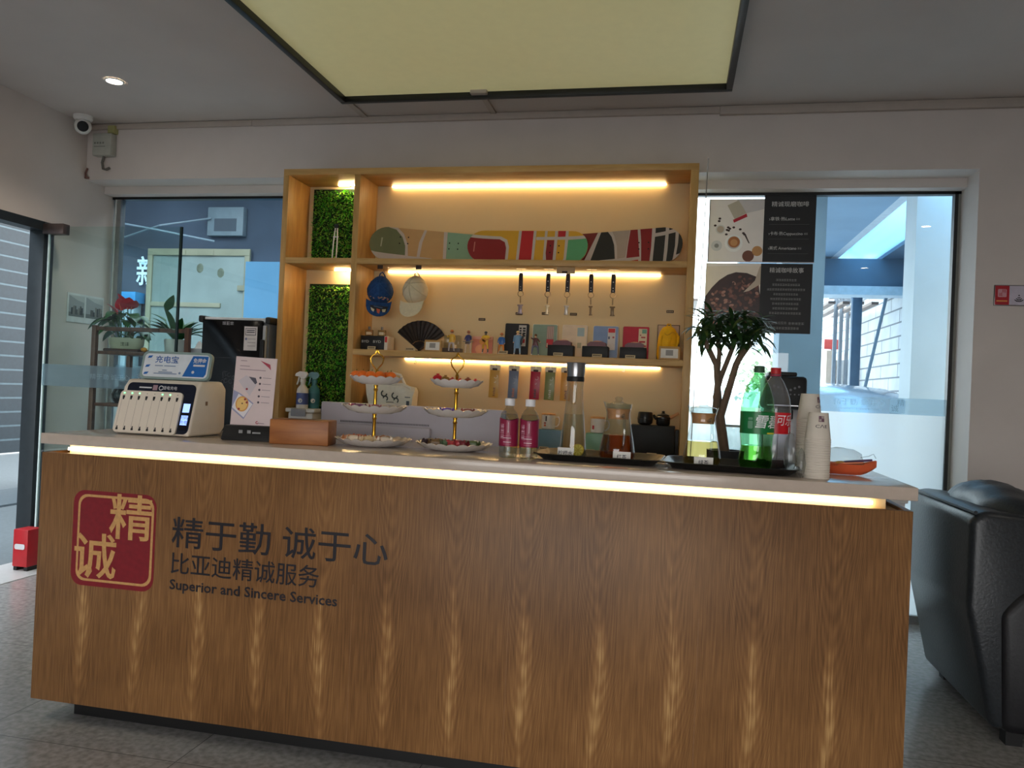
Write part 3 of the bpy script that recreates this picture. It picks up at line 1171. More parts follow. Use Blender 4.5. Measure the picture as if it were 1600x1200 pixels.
def skateboard(label, zx0, X0, cxpx, tilt, y, h0, h1, shapes, lift, ly):
    """outline: capsule h0 tall at its left end and h1 at its right end; shapes in enlarged-photo pixels"""
    c = PY(cxpx, 382, y)
    L_ = 0.75
    t = thing('skateboard_deck', label, 'skateboard', (c.x, y, S1 + lift + 0.003), (R(-9), R(tilt), 0), 'skateboard decks on the top shelf')
    n = 14
    out = []
    for i in range(n + 1):
        a = -PI / 2 + PI * i / n
        out.append((L_ / 2 - h1 / 2 + math.cos(a) * h1 / 2, h1 / 2 + math.sin(a) * h1 / 2))
    for i in range(n + 1):
        a = PI / 2 + PI * i / n
        out.append((-L_ / 2 + h0 / 2 + math.cos(a) * h0 / 2, h0 / 2 + math.sin(a) * h0 / 2))

    def surf(x, yy, d):
        e = max(0, abs(x) - 0.24)
        return Vector((x, -d - e * e * 1.0, yy))
    cols = [-L_ / 2 + L_ * i / 24 for i in range(25)]
    mm = MB()
    wd_ = mat('maple_ply', (214, 178, 128), rough=0.5)
    for d0, d1 in ((-0.011, 0),):
        # slab with bent ends, cut into narrow strips so it follows the bend
        for i in range(24):
            pc = clip(out, [(cols[i], -1), (cols[i + 1], -1), (cols[i + 1], 1), (cols[i], 1)])
            if len(pc) >= 3:
                mm.poly(pc, surf, d0, wd_, thick=d1 - d0)
    deck = mm.build('deck', parent=t, smooth=False)
    mm = MB()
    for k, (col, pts) in enumerate(shapes):
        loc = [((zx0 + px / 5.714 - cxpx) * KX, (407 - (340 + py / 5.714)) * KX * 1.12) for px, py in pts]
        area = sum(loc[i - 1][0] * loc[i][1] - loc[i][0] * loc[i - 1][1] for i in range(len(loc)))
        base = clip(loc if area > 0 else loc[::-1], out)
        if len(base) < 3:
            continue
        for i in range(24):
            pc = clip(base, [(cols[i], -1), (cols[i + 1], -1), (cols[i + 1], 1), (cols[i], 1)])
            if len(pc) >= 3:
                mm.poly(pc, surf, 0.0004 + 0.0003 * k, pig(col))
    mm.build('printed_graphic', parent=t, smooth=False)
    return t


def bolt_holes(t, xs, zs):
    mm = MB()
    for x in xs:
        for z_ in zs:
            mm.disc(x, z_, 0.0045, flat((0, -0.006, 0)), 0.002, mat('bolt_black', (15, 15, 15)), n=8, thick=0.002)
    mm.build('bolt_holes', parent=t, smooth=False)


def arc(cx, cy, r0, r1, a0, a1, n=10, ky=1.0):
    o_ = [(cx + r0 * math.cos(R(a0 + (a1 - a0) * i / n)), cy - ky * r0 * math.sin(R(a0 + (a1 - a0) * i / n))) for i in range(n + 1)]
    i_ = [(cx + r1 * math.cos(R(a0 + (a1 - a0) * i / n)), cy - ky * r1 * math.sin(R(a0 + (a1 - a0) * i / n))) for i in range(n + 1)]
    return o_ + i_[::-1]


TAN, OLV, MINT, YEL, DRED, RED, BLK, GRN = (200, 160, 108), (112, 118, 84), (138, 172, 142), (216, 164, 48), (140, 28, 36), (186, 34, 44), (40, 38, 40), (94, 166, 116)
B1 = [(TAN, [(0, 0), (1300, 0), (1300, 400), (0, 400)]),
      (MINT, [(840, 0), (1300, 0), (1300, 400), (860, 400)]),
      (GREY, [(800, 0), (838, 0), (860, 400), (832, 400)]),
      (GREY, [(60, 300), (300, 330), (720, 355), (720, 420), (60, 420)]),
      (GREY, [(620, 110), (645, 110), (612, 220), (602, 350), (572, 350), (580, 220)]),
      (GREY, [(200, 60), (330, 80), (420, 150), (470, 240), (486, 345), (60, 345), (60, 60)]),
      (OLV, [(60, 80), (250, 92), (340, 115), (410, 180), (448, 255), (457, 338), (160, 318), (60, 300)]),
      ((176, 176, 150), [(205, 190), (218, 190), (214, 268), (204, 268)])]
t = skateboard('leftmost skateboard deck, olive and tan with white curves', 550, 0, 664, 1.6, 4.755, 0.220, 0.188, B1, 0.009, 0)
bolt_holes(t, (-0.176, -0.121), (0.110, 0.152))
bolt_holes(t, (0.155, 0.212), (0.085, 0.123))
B2 = [(YEL, [(900, -50), (2800, -50), (2800, 500), (900, 500)]),
      (GREY, [(900, 150), (1060, 152), (1310, 162), (1370, 190), (1392, 250), (1388, 450), (900, 450)]),
      (DRED, [(900, 172), (1050, 178), (1300, 186), (1350, 210), (1366, 260), (1362, 450), (900, 450)]),
      (GREY, [(1478, 0), (1504, 0), (1488, 450), (1462, 450)]),
      (RED, [(1504, 0), (1612, 0), (1606, 350), (1596, 376), (1490, 376)]),
      (GREY, [(1612, 0), (1640, 0), (1625, 450), (1596, 450), (1606, 350)]),
      (GREY, [(1640, 165), (2290, 150), (2290, 178), (1640, 190)]),
      (GREY, [(1716, 0), (1742, 0), (1733, 300), (1750, 360), (1770, 385), (1740, 400), (1712, 360)]),
      (DRED, [(1740, 190), (1808, 190), (1800, 385), (1765, 385), (1742, 360), (1734, 300)]),
      (RED, [(1836, 60), (1908, 60), (1904, 160), (1836, 162)]),
      (GREY, [(1810, 0), (1834, 0), (1828, 400), (1800, 400)]),
      (GREY, [(1906, 0), (1932, 0), (1926, 340), (1896, 420), (1870, 420), (1900, 340)]),
      (GRN, [(1930, 188), (2300, 172), (2300, 450), (1880, 450), (1922, 350)]),
      ((196, 120, 110), [(1068, 215), (1078, 215), (1074, 298), (1066, 298)])]
t2 = skateboard('middle skateboard deck in front, yellow, red and green blocks with white lines', 550, 0, 823, 0.2, 4.725, 0.206, 0.206, B2, 0.001, 0)
bolt_holes(t2, (0.145, 0.198), (0.065, 0.108))
B3 = [(GREY, [(0, -50), (1700, -50), (1700, 500), (0, 500)]),
      ((120, 38, 40), [(500, 60), (775, 110), (620, 420), (500, 420)]),
      (BLK, [(805, 100), (850, 112), (890, 160), (915, 230), (925, 345), (705, 362)]),
      ((40, 36, 30), [(780, 385), (915, 372), (915, 420), (780, 420)]),
      ((178, 160, 144), [(880, 90), (1058, 60), (1015, 335), (945, 345), (940, 240), (915, 160)]),
      (DRED, [(1064, 60), (1115, 60), (1140, 330), (1026, 340), (1036, 240)]),
      ((190, 60, 48), [(1020, 368), (1130, 354), (1134, 420), (1020, 420)]),
      (DRED, [(1138, 50), (1248, 50), (1240, 250), (1222, 420), (1156, 420), (1152, 200)]),
      (BLK, [(1278, 40), (1366, 40), (1364, 126), (1276, 140)]),
      (BLK, [(1396, 40), (1460, 40), (1460, 106), (1394, 120)]),
      (BLK, [(1272, 170), (1362, 158), (1352, 290), (1340, 420), (1250, 420)]),
      (BLK, [(1390, 150), (1450, 140), (1446, 250), (1430, 345), (1410, 420), (1366, 420), (1382, 280)]),
      (BLK, [(1478, 134), (1540, 120), (1540, 300), (1455, 325), (1472, 230)])]
t3 = skateboard('rightmost skateboard deck, black and dark red with a white line grid', 800, 0, 968, -1.5, 4.755, 0.188, 0.220, B3, 0.009, 0)
bolt_holes(t3, (0.118, 0.175), (0.085, 0.125))

# ---- hooks under the top shelf board
chrome = mat('chrome_wire', (180, 176, 168), rough=0.2, metal=1.0)
blk = mat('matt_black', (20, 20, 21), rough=0.55)


def hook(x, y, zt, label, ln=0.035, grp='clear hooks under the shelf boards', card=True):
    t = thing('display_hook', label, 'hook', (x, y, zt), group=grp)
    mm = MB()
    if card:
        mm.box((-0.03, -0.012, -0.0035), (0.03, 0.012, -0.0003), mat('clear_adhesive', (200, 184, 150), rough=0.2), bev=0.001)
    else:
        mm.box((-0.008, -0.008, -0.004), (0.008, 0.008, -0.0003), chrome)
    mm.build('plate', parent=t)
    mm = MB()
    mm.tube([(0, 0, -0.003), (0, 0, -ln * 0.55), (0.006, 0, -ln * 0.8), (0.004, 0, -ln), (-0.004, 0, -ln), (-0.008, 0, -ln * 0.85)], 0.0013, chrome, n=6)
    mm.build('wire', parent=t)


# ---- caps
def cap(px, py_top, y, label, mt, brim_m, panel, sx_, rotz, decor=None):
    """baseball cap hung by its strap, crown up, brim down"""
    p = PY(px, py_top, y)
    t = thing('baseball_cap', label, 'cap', (p.x, y, p.z), (0, R(sx_), rotz), 'caps hanging from the shelf')
    mm = MB()
    n = 28

    def dome(u, v, k=1.0):
        sh_ = 1 - 0.22 * max(0, v)
        return Vector((0.084 * u * sh_ * k, -0.088 * k * math.sqrt(max(0.0, 1 - u * u - v * v)), -0.092 + 0.092 * v))
    prev = None
    for q_ in (1.0, 0.97, 0.88, 0.74, 0.55, 0.3):
        cur = mm.verts([dome(q_ * math.cos(2 * PI * i / n), q_ * math.sin(2 * PI * i / n)) for i in range(n)])
        if prev:
            for i in range(n):
                mm.face([prev[i], prev[(i + 1) % n], cur[(i + 1) % n], cur[i]], mt)
        else:
            mm.face(cur, mt)
        prev = cur
    cv = mm.verts([dome(0, 0)])[0]
    for i in range(n):
        mm.face([prev[i], prev[(i + 1) % n], cv], mt)
    mm.build('crown', parent=t, sharp=60)
    mm = MB()
    u0, v0 = -0.12, 0.36
    for a in (92, 30, -25, 205, 150, -88):
        u1, v1 = math.cos(R(a)) * 0.99, math.sin(R(a)) * 0.99
        mm.tube([dome(u0 + (u1 - u0) * j / 8, v0 + (v1 - v0) * j / 8, 1.012) for j in range(9)], 0.0022, panel, n=6)
    mm.ball(dome(u0, v0, 1.03), 0.007, panel, s=(1, 0.6, 1))
    mm.build('seam_tape', parent=t)
    mm = MB()
    n = 12
    top_, bot = [], []
    for i in range(n + 1):
        a = PI * i / n
        x = -0.080 * math.cos(a)
        top_.append((x, -0.050 - 0.018 * math.sin(a), -0.155 - 0.022 * math.sin(a)))
        bot.append((x * 0.98, -0.055 - 0.042 * math.sin(a) ** 0.8, -0.172 - 0.095 * math.sin(a) ** 0.75))
    A, Bv = mm.verts(top_), mm.verts(bot)
    A2, B2_ = mm.verts([(x, y_ + 0.005, z_) for x, y_, z_ in top_]), mm.verts([(x, y_ + 0.005, z_ ) for x, y_, z_ in bot])
    for i in range(n):
        mm.face([A[i], A[i + 1], Bv[i + 1], Bv[i]], brim_m)
        mm.face([A2[i], B2_[i], B2_[i + 1], A2[i + 1]], brim_m)
        mm.face([Bv[i], Bv[i + 1], B2_[i + 1], B2_[i]], brim_m)
    brim = mm.build('brim', parent=t)
    if decor:
        mm = MB()
        rr = random.Random(3)

        def bs(x, yy, d):
            k = max(0.0, 1 - (x / 0.082) ** 2) ** 0.5
            return Vector((x, -0.052 - 0.018 * k - (0.024 * k + 0.005) * yy - d - 0.001, -0.155 - 0.022 * k - (0.073 * k + 0.017) * yy))
        for col, x0, y0, x1, y1 in decor:
            mm.poly([(x0, y0), (x1, y0 + 0.05), (x1 - 0.004, y1), (x0 + 0.006, y1 - 0.06)], bs, 0.001, pig(col))
        mm.build('brim_print', parent=brim, smooth=False)
        mm = MB()
        for i in range(26):
            a = R(rr.uniform(215, 325))
            z_ = -0.165 + rr.uniform(-0.008, 0.012)
            mm.ball(dome(math.cos(a) * 0.9, -0.62 + (z_ + 0.165) * 8, 1.0), 0.006, pig(rr.choice([(196, 110, 130), (120, 130, 60), (40, 60, 120), (200, 150, 90)])), s=(1, 0.5, 0.5), sub=1)
        mm.build('front_print', parent=t)
    mm = MB()
    mm.tube([(-0.018, 0.0, -0.012), (-0.012, 0, 0.012), (0, 0, 0.024), (0.014, 0, 0.008), (0.03, 0, -0.02)], 0.004, panel, n=6)
    mm.build('strap', parent=t)
    return t


denim = mat('blue_denim', (30, 66, 116), rough=0.9, var=0.25, scale=60)
canvas = mat('ivory_canvas', (214, 200, 168), rough=0.9, var=0.06, scale=50)
DEC = [((24, 26, 40), -0.05, 0.35, 0.06, 0.85), ((190, 90, 70), -0.008, 0.45, 0.016, 0.8), ((210, 200, 180), -0.045, 0.5, -0.02, 0.75), ((200, 190, 160), 0.025, 0.5, 0.05, 0.78), ((60, 90, 130), -0.03, 0.3, 0.03, 0.42)]
cap(597, 431, 4.70, 'blue denim cap with a patterned brim hanging at the left of the shelf', denim, denim, mat('blue_tape', (38, 78, 128), rough=0.9), 4, 0.35, DEC)
cap(651, 431, 4.70, 'plain ivory cap hanging right of the blue one', canvas, canvas, mat('ivory_tape', (196, 182, 150), rough=0.9), 0, -0.1)
for px, lb in ((600, 'hook carrying the blue cap'), (651, 'hook carrying the ivory cap')):
    q = PY(px, 416, 4.70)
    hook(q.x, 4.70, S1 - 0.035, lb, ln=0.045)
for px, lb in ((594, 'small black card beside the blue cap hook'), (654, 'small black card beside the ivory cap hook')):
    q = PY(px, 418, 4.62)
    m = MB()
    m.box((q.x - 0.018, 4.62, S1 - 0.06), (q.x + 0.018, 4.623, S1 - 0.0355), mat('dark_card', (58, 40, 30), rough=0.6), bev=0.001)
    tag(m.build('label_card'), lb, 'card', 'black cards under the top shelf board')

# ---- key chains
leather = mat('black_leather_strap', (34, 24, 22), rough=0.5, bump=0.1, scale=90)
charm_cols = [(150, 130, 130), (216, 196, 160), (190, 180, 170), (120, 92, 60), (112, 88, 58)]
names = ['first key chain from the left, black leather strap with a grey charm', 'second key chain from the left, black strap with a pale charm',
         'third key chain from the left, black strap below the beige card', 'fourth key chain from the left, black strap with a thin brown charm', 'rightmost key chain, black strap with a bronze charm']
for i, px in enumerate((814, 857, 888, 924, 959)):
    p = PY(px, 430, 4.68)
    zt = S1 - 0.035
    hook(p.x, 4.68, zt, 'hook holding the ' + names[i].split(',')[0], ln=0.032)
    t = thing('key_chain', names[i], 'key chain', (p.x, 4.68, zt - 0.028), (0, R((i % 3 - 1) * 1.0), 0), 'key chains hanging from the shelf')
    m = MB()
    m.box((-0.013, -0.004, -0.112), (0.013, 0.004, -0.002), leather, bev=0.003)
    st = m.build('strap', parent=t)
    m = MB()
    for z_ in (-0.102, -0.086, -0.05):
        m.disc(0, z_, 0.003, flat((0, -0.004, 0)), 0, chrome, thick=0.001, n=10)
    m.build('rivets', parent=st)
    m = MB()
    m.tube([(0.017 * math.cos(a), 0, -0.128 + 0.017 * math.sin(a)) for a in [2 * PI * k / 20 for k in range(20)]], 0.0017, mat('dark_ring', (120, 104, 84), rough=0.25, metal=1), n=6, closed=True)
    m.build('ring', parent=t)
    m = MB()
    for k in range(5):
        m.tube([(0.003 * math.cos(a), 0.0, -0.149 - k * 0.008 + 0.005 * math.sin(a)) for a in [2 * PI * j / 8 for j in range(8)]], 0.001, mat('dark_ring'), n=4, closed=True)
    m.build('link', parent=t)
    m = MB()
    cm = mat('charm_%s' % ('grey', 'pale', 'silver', 'brown', 'bronze')[i], charm_cols[i], rough=0.35, metal=0.4)
    w = (0.012, 0.008, 0.010, 0.006, 0.010)[i]
    m.box((-w, -0.004, -0.245), (w, 0.004, -0.198), cm, bev=0.002)
    m.box((-w - 0.006, -0.004, -0.202), (w + 0.006, 0.004, -0.193), cm, bev=0.002)
    m.box((-w - 0.003, -0.004, -0.25), (w + 0.005, 0.004, -0.243), cm, bev=0.002)
    m.build('charm', parent=t)
p = PY(884, 425, 4.62)
t = thing('card_holder', 'beige card with a dark stripe hanging under the top shelf board above a key chain', 'card', (p.x, 4.62, S1 - 0.0355))
m = MB()
m.box((-0.055, -0.002, -0.04), (0.055, 0.002, -0.0005), mat('beige_card', (190, 160, 118), rough=0.6), bev=0.001)
m.build('card', parent=t)
m = MB()
m.box((-0.022, -0.0035, -0.036), (0.010, -0.002, -0.024), mat('dark_card'))
m.build('stripe', parent=t)


def wall_tag(px, py, label):
    p = PY(px, py, SY1 - 0.022)
    m = MB()
    m.box((p.x - 0.022, SY1 - 0.0245, p.z - 0.008), (p.x + 0.022, SY1 - 0.0205, p.z + 0.008), mat('dark_card'), bev=0.001)
    for k in range(4):
        m.box((p.x - 0.016 + k * 0.009, SY1 - 0.0252, p.z - 0.003), (p.x - 0.011 + k * 0.009, SY1 - 0.0245, p.z + 0.003), mat('tag_print', (190, 170, 130)))
    tag(m.build('wall_label', smooth=False), label, 'label', 'small black labels on the back panel')


for px, py, lb in ((753, 499, 'small black label on the back panel above the pink folder'), (811, 490, 'small black label behind the first key chain charm'),
                   (852, 490, 'small black label behind the second key chain charm'), (896, 491, 'small black label right of the third key chain charm'),
                   (1047, 487, 'small black label on the back panel above the yellow backpack')):
    wall_tag(px, py, lb)


def price_tag(px, y, z, label, w=0.026, tone=(196, 176, 140)):
    p = PY(px, 550, y)
    x = p.x
    t = thing('price_tag', label, 'price tag', (x, y, z + 0.001), (R(-12), 0, 0), 'price tags on the shelf')
    m = MB()
    m.box((-w, -0.0015, 0.0), (w, 0.0015, 0.019), mat('tag_card_%d' % tone[0], tone, rough=0.6), bev=0.0005)
    m.build('card', parent=t)
    m = MB()
    for k in range(5):
        m.box((-w * 0.75 + k * w * 0.31, -0.0022, 0.006), (-w * 0.75 + k * w * 0.31 + w * 0.2, -0.0015, 0.014), mat('tag_ink', (70, 56, 40)))
    m.build('print', parent=t, smooth=False)


# ---- things standing on the middle shelf board (z = S2)
t = thing('gift_box', 'black gift box printed with two white wordmarks, at the left end of the middle shelf', 'box', (PY(586, 540, 4.72).x + 0.008, 4.72, S2))
m = MB()
m.box((-0.082, -0.06, 0), (0.075, 0.06, 0.09), blk, bev=0.003)
m.build('carton', parent=t)
m = MB()
fm = flat((0, -0.06, 0))
m.text('BYD', 0.022, fm, mat('silver_print', (190, 188, 180), rough=0.3), x=-0.05, y=0.052, d=0.001, fit=0.048, bold=0.005)
m.text('BYD', 0.022, fm, mat('silver_print'), x=0.028, y=0.052, d=0.001, fit=0.052, bold=0.005)
m.build('lettering', parent=t, smooth=False)
m = MB()
m.box((0.0755, -0.06, 0.0), (0.097, 0.06, 0.089), mat('white_carton', (214, 204, 190)), bev=0.002)
m.box((0.079, -0.0612, 0.05), (0.094, -0.06, 0.085), pig((200, 40, 36)))
sp = m.build('end_sleeve', parent=t)
amber = mat('amber_glass', (226, 196, 132), rough=0.05, trans=0.85, ior=1.45)
for px, lb in ((577, 'left small clear scent bottle on the black gift box'), (597, 'right small clear scent bottle on the black gift box')):
    p = PY(px, 520, 4.72)
    t = thing('scent_bottle', lb, 'bottle', (p.x, 4.72, S2 + 0.0905), group='scent bottles on the gift box')
    m = MB()
    m.box((-0.025, -0.012, 0), (0.025, 0.012, 0.04), amber, bev=0.004)
    m.build('glass', parent=t)
    m = MB()
    m.box((-0.016, -0.0135, 0.008), (0.016, -0.0125, 0.026), mat('cream_label', (224, 206, 166)))
    m.build('paper_label', parent=t)
    m = MB()
    m.lathe([(0.008, 0.04), (0.008, 0.058), (0.006, 0.06)], m=mat('grey_cap', (120, 112, 104), rough=0.3, metal=0.5), n=14)
    m.build('stopper', parent=t)
price_tag(580, 4.60, S2, 'price tag before the black gift box')
price_tag(640, 4.60, S2, 'price tag before the black folding fan', w=0.03)

# folding fan
p = PY(652, 543, 4.76)
t = thing('folding_fan', 'open black folding fan standing under the ivory cap', 'fan', (p.x, 4.80, S2 + 0.0145), (R(-6), R(2), 0))
m = MB()
bf = mat('black_paper', (38, 34, 34), rough=0.5, var=0.3, scale=40)
n = 22
pts_i, pts_o = [], []
for i in range(n + 1):
    a = R(145 - 110 * i / n)
    zig = 0.004 * (i % 2)
    pts_i.append((0.062 * math.cos(a), -zig, 0.062 * math.sin(a)))
    pts_o.append((0.192 * math.cos(a), -zig * 2, 0.192 * math.sin(a)))
A, B_ = m.verts(pts_i), m.verts(pts_o)
for i in range(n):
    m.face([A[i], A[i + 1], B_[i + 1], B_[i]], bf)
m.build('leaf', parent=t, smooth=False)
m = MB()
for i in range(0, n + 1):
    a = R(145 - 110 * i / n)
    w = 0.0024 if 0 < i < n else 0.004
    m.tube([(0, 0.002, 0), (0.06 * math.cos(a), 0.002, 0.06 * math.sin(a))], w, bf, n=5)
for i in (0, n):
    a = R(145 - 110 * i / n)
    m.tube([(0, -0.003, 0), (0.19 * math.cos(a), -0.003, 0.19 * math.sin(a))], 0.004, mat('fan_guard', (60, 50, 44), rough=0.3), n=6)
m.build('ribs', parent=t)
m = MB()
m.ball((0, -0.004, 0), 0.009, blk)
m.box((-0.022, -0.012, -0.0115), (0.022, 0.016, -0.004), blk, bev=0.002)
m.build('pivot_stand', parent=t)


def sign_stand(px, y, w, h, label):
    """wood-edged card stand (the square code printed on it is left plain)"""
    p = PY(px, 550, y)
    t = thing('card_stand', label, 'card stand', (p.x, y, S2 + 0.0025), (R(-8), 0, 0), 'wooden card stands')
    m = MB()
    m.box((-w, 0, 0), (w, 0.014, h), oakh, bev=0.003)
    m.build('board', parent=t)
    m = MB()
    m.box((-w * 0.82, -0.001, h * 0.12), (w * 0.82, 0.0, h * 0.82), mat('white_card', (226, 222, 214), rough=0.5))
    m.box((-w * 0.35, -0.0018, h * 0.30), (w * 0.35, -0.001, h * 0.72), mat('grey_square', (150, 146, 142)))
    m.build('card', parent=t, smooth=False)


sign_stand(675, 4.63, 0.054, 0.072, 'wooden card stand below the fan, white card with a grey square')
sign_stand(1046, 4.63, 0.060, 0.078, 'wooden card stand before the yellow backpack, white card with a grey square')

# boxes behind the figurines
p = PY(707, 548, 4.80)
t = thing('clear_display_box', 'clear display box with grey base behind the yellow jacket figurine', 'box', (p.x, 4.80, S2))
m = MB()
m.box((-0.058, -0.035, 0), (0.058, 0.035, 0.034), mat('grey_base', (96, 86, 84), rough=0.4), bev=0.002)
m.build('base', parent=t)
m = MB()
m.box((-0.05, -0.03, 0.0345), (0.05, 0.03, 0.115), sheet_glass('clear_acrylic', (240, 240, 236), 1.4, edge=0.1), bev=0.001)
m.build('cover', parent=t)
t = thing('folder', 'pink folder leaning on the back panel behind the figurines', 'folder', (PY(753, 548, 4.84).x, 4.84, S2 + 0.001), (R(-5), 0, 0))
m = MB()
m.box((-0.068, 0, 0), (0.066, 0.008, 0.118), mat('pink_board', (224, 148, 128), rough=0.6), bev=0.002)
m.build('cover', parent=t)
m = MB()
m.box((-0.068, -0.001, 0.1), (0.066, 0.0, 0.117), mat('pale_pink', (232, 176, 156), rough=0.6))
m.disc(-0.005, 0.035, 0.04, flat((0, 0, 0)), 0.0015, mat('peach_blob', (240, 172, 130)), ry=0.032)
m.build('printed_graphic', parent=t, smooth=False)


# ---- figurines
def figurine(px, label, skin, top_c, leg_c, hair, height, arms, spread=0.012, wide=1.0, shoe=(220, 210, 200), skirt=False, hat=None, extra=None):
    y = 4.70
    p = PY(px, 548, y)
    t = thing('figurine', label, 'figurine', (p.x, y, S2), group='painted figurines on the middle shelf')
    k = height / 0.14
    P_ = [(0, 0, 0.066), (0, 0, 0.088), (0, 0, 0.108), (0, 0, 0.117), (0, -0.002, 0.128),      # pelvis chest shoulder neck head
          (-spread, 0, 0.060), (-spread * 1.25, 0, 0.033), (-spread * 1.4, 0.0, 0.009), (-spread * 1.5, -0.008, 0.006),
          (spread, 0, 0.060), (spread * 1.25, 0, 0.033), (spread * 1.4, 0.0, 0.009), (spread * 1.5, -0.008, 0.006)]
    rad = [0.011 * wide, 0.013 * wide, 0.010 * wide, 0.0042, 0.0088, 0.0085, 0.0066, 0.005, 0.0048, 0.0085, 0.0066, 0.005, 0.0048]
    E_ = [(0, 1), (1, 2), (2, 3), (3, 4), (0, 5), (5, 6), (6, 7), (7, 8), (0, 9), (9, 10), (10, 11), (11, 12)]
    for s, (el, ha) in zip((-1, 1), arms):
        b = len(P_)
        P_ += [(s * 0.014 * wide, 0, 0.107), el, ha]
        rad += [0.006 * wide, 0.0048, 0.0038]
        E_ += [(2, b), (b, b + 1), (b + 1, b + 2)]
    me = bpy.data.meshes.new('body')
    me.from_pydata([(x * k, yy * k, z_ * k) for x, yy, z_ in P_], E_, [])
    o = bpy.data.objects.new('body', me)
    C.objects.link(o)
    sk = o.modifiers.new('skin', 'SKIN')
    for i, sv in enumerate(me.skin_vertices[0].data):
        sv.radius = (rad[i] * k, rad[i] * k * 0.85)
        sv.use_root = (i == 0)
    su = o.modifiers.new('sub', 'SUBSURF')
    su.levels = su.render_levels = 2
    dg = bpy.context.evaluated_depsgraph_get()
    me2 = bpy.data.meshes.new_from_object(o.evaluated_get(dg))
    bpy.data.objects.remove(o)
    for mm_ in (pig(skin), pig(top_c), pig(leg_c), pig(shoe)):
        me2.materials.append(mm_)
    hands = [Vector(a[1]) * k for a in arms]
    for f in me2.polygons:
        c = f.center
        if c.z > 0.115 * k:
            i = 0
        elif c.z < 0.012 * k:
            i = 3
        elif c.z < 0.064 * k:
            i = 2 if not (skirt and c.z < 0.032 * k) else 0
        else:
            i = 1
        if min((c - h).length for h in hands) < 0.008 * k:
            i = 0
        f.material_index = i
        f.use_smooth = True
    ob = bpy.data.objects.new('body', me2)
    C.objects.link(ob)
    ob.parent = t
    mm = MB()
    mm.ball((0, 0.001 * k, 0.131 * k), 0.0098 * k, pig(hair), s=(1, 1, 0.85))
    if hat:
        mm.lathe([(0.015 * k, 0.131 * k), (0.0155 * k, 0.132 * k), (0.0095 * k, 0.134 * k), (0.008 * k, 0.141 * k), (0.002 * k, 0.143 * k)], m=pig(hat), n=16)
    mm.build('hair' if not hat else 'hat', parent=t)
    mm = MB()
    for sx_ in (-0.0035, 0.0035):
        mm.ball((sx_ * k, -0.0105 * k, 0.129 * k), 0.001 * k, pig((30, 24, 22)), sub=1)
    mm.ball((0, -0.0112 * k, 0.1265 * k), 0.0014 * k, pig(skin), sub=1)
    mm.ball((0, -0.0095 * k, 0.1235 * k), 0.0016 * k, pig((150, 80, 70)), s=(1.3, 0.5, 0.5), sub=1)
    mm.build('face', parent=t)
    mm = MB()
    mm.lathe([(0.026 * k, 0.0005), (0.026 * k, 0.0025), (0.024 * k, 0.003)], m=pig((60, 44, 38)), n=20)
    mm.build('base', parent=t)
    if extra:
        extra(t, k)
    return t


SK = (224, 176, 140)


def ex_bag(t, k):
    m_ = MB()
    m_.box((0.016 * k, -0.008 * k, 0.03 * k), (0.03 * k, 0.008 * k, 0.05 * k), pig((226, 206, 170)), bev=0.003)
    m_.tube([(0.018 * k, 0, 0.05 * k), (0.02 * k, 0, 0.07 * k), (0.027 * k, 0, 0.05 * k)], 0.001 * k, pig((200, 170, 130)), n=5)
    m_.build('bag', parent=t)


def ex_board(t, k):
    m_ = MB()
    m_.box((-0.03 * k, -0.018 * k, 0.071 * k), (0.036 * k, -0.011 * k, 0.075 * k), pig((130, 120, 116)), bev=0.001)
    m_.box((-0.014 * k, -0.020 * k, 0.058 * k), (0.014 * k, -0.012 * k, 0.070 * k), pig((70, 52, 48)), bev=0.001)
    m_.build('tray', parent=t)


def ex_guitar(t, k):
    m_ = MB()
    m_.tube([(-0.016 * k, -0.02 * k, 0.074 * k), (-0.016 * k, -0.014 * k, 0.074 * k)], 0.018 * k, pig((214, 140, 40)), n=20)
    m_.tube([(-0.002 * k, -0.02 * k, 0.084 * k), (-0.002 * k, -0.014 * k, 0.084 * k)], 0.013 * k, pig((214, 140, 40)), n=20)
    m_.tube([(0.004 * k, -0.019 * k, 0.086 * k), (0.04 * k, -0.019 * k, 0.098 * k)], 0.0025 * k, pig((190, 120, 50)), n=6)
    m_.build('guitar', parent=t)


def ex_cane(t, k):
    m_ = MB()
    m_.tube([(-0.022 * k, -0.006 * k, 0.001), (-0.019 * k, -0.006 * k, 0.066 * k)], 0.0014 * k, pig((80, 56, 44)), n=6)
    m_.build('cane', parent=t)


def ex_coat(t, k):
    m_ = MB()
    m_.lathe([(0.021 * k, 0.040 * k), (0.021 * k, 0.06 * k), (0.0175 * k, 0.085 * k), (0.015 * k, 0.108 * k)], m=pig((120, 160, 196)), n=16, caps=(False, False), fn=lambda a, r, z_: (r * (1 + 0.06 * math.sin(a * 5)), z_))
    m_.build('coat', parent=t)
    m_ = MB()
    m_.box((0.02 * k, -0.006 * k, 0.06 * k), (0.032 * k, 0.006 * k, 0.125 * k), pig((26, 24, 26)), bev=0.003, rot=(0, R(12), 0))
    m_.build('umbrella', parent=t)


def ex_ball(t, k):
    m_ = MB()
    m_.ball((-0.03 * k, -0.005 * k, 0.134 * k), 0.006 * k, pig((226, 196, 120)))
    m_.build('ball', parent=t)


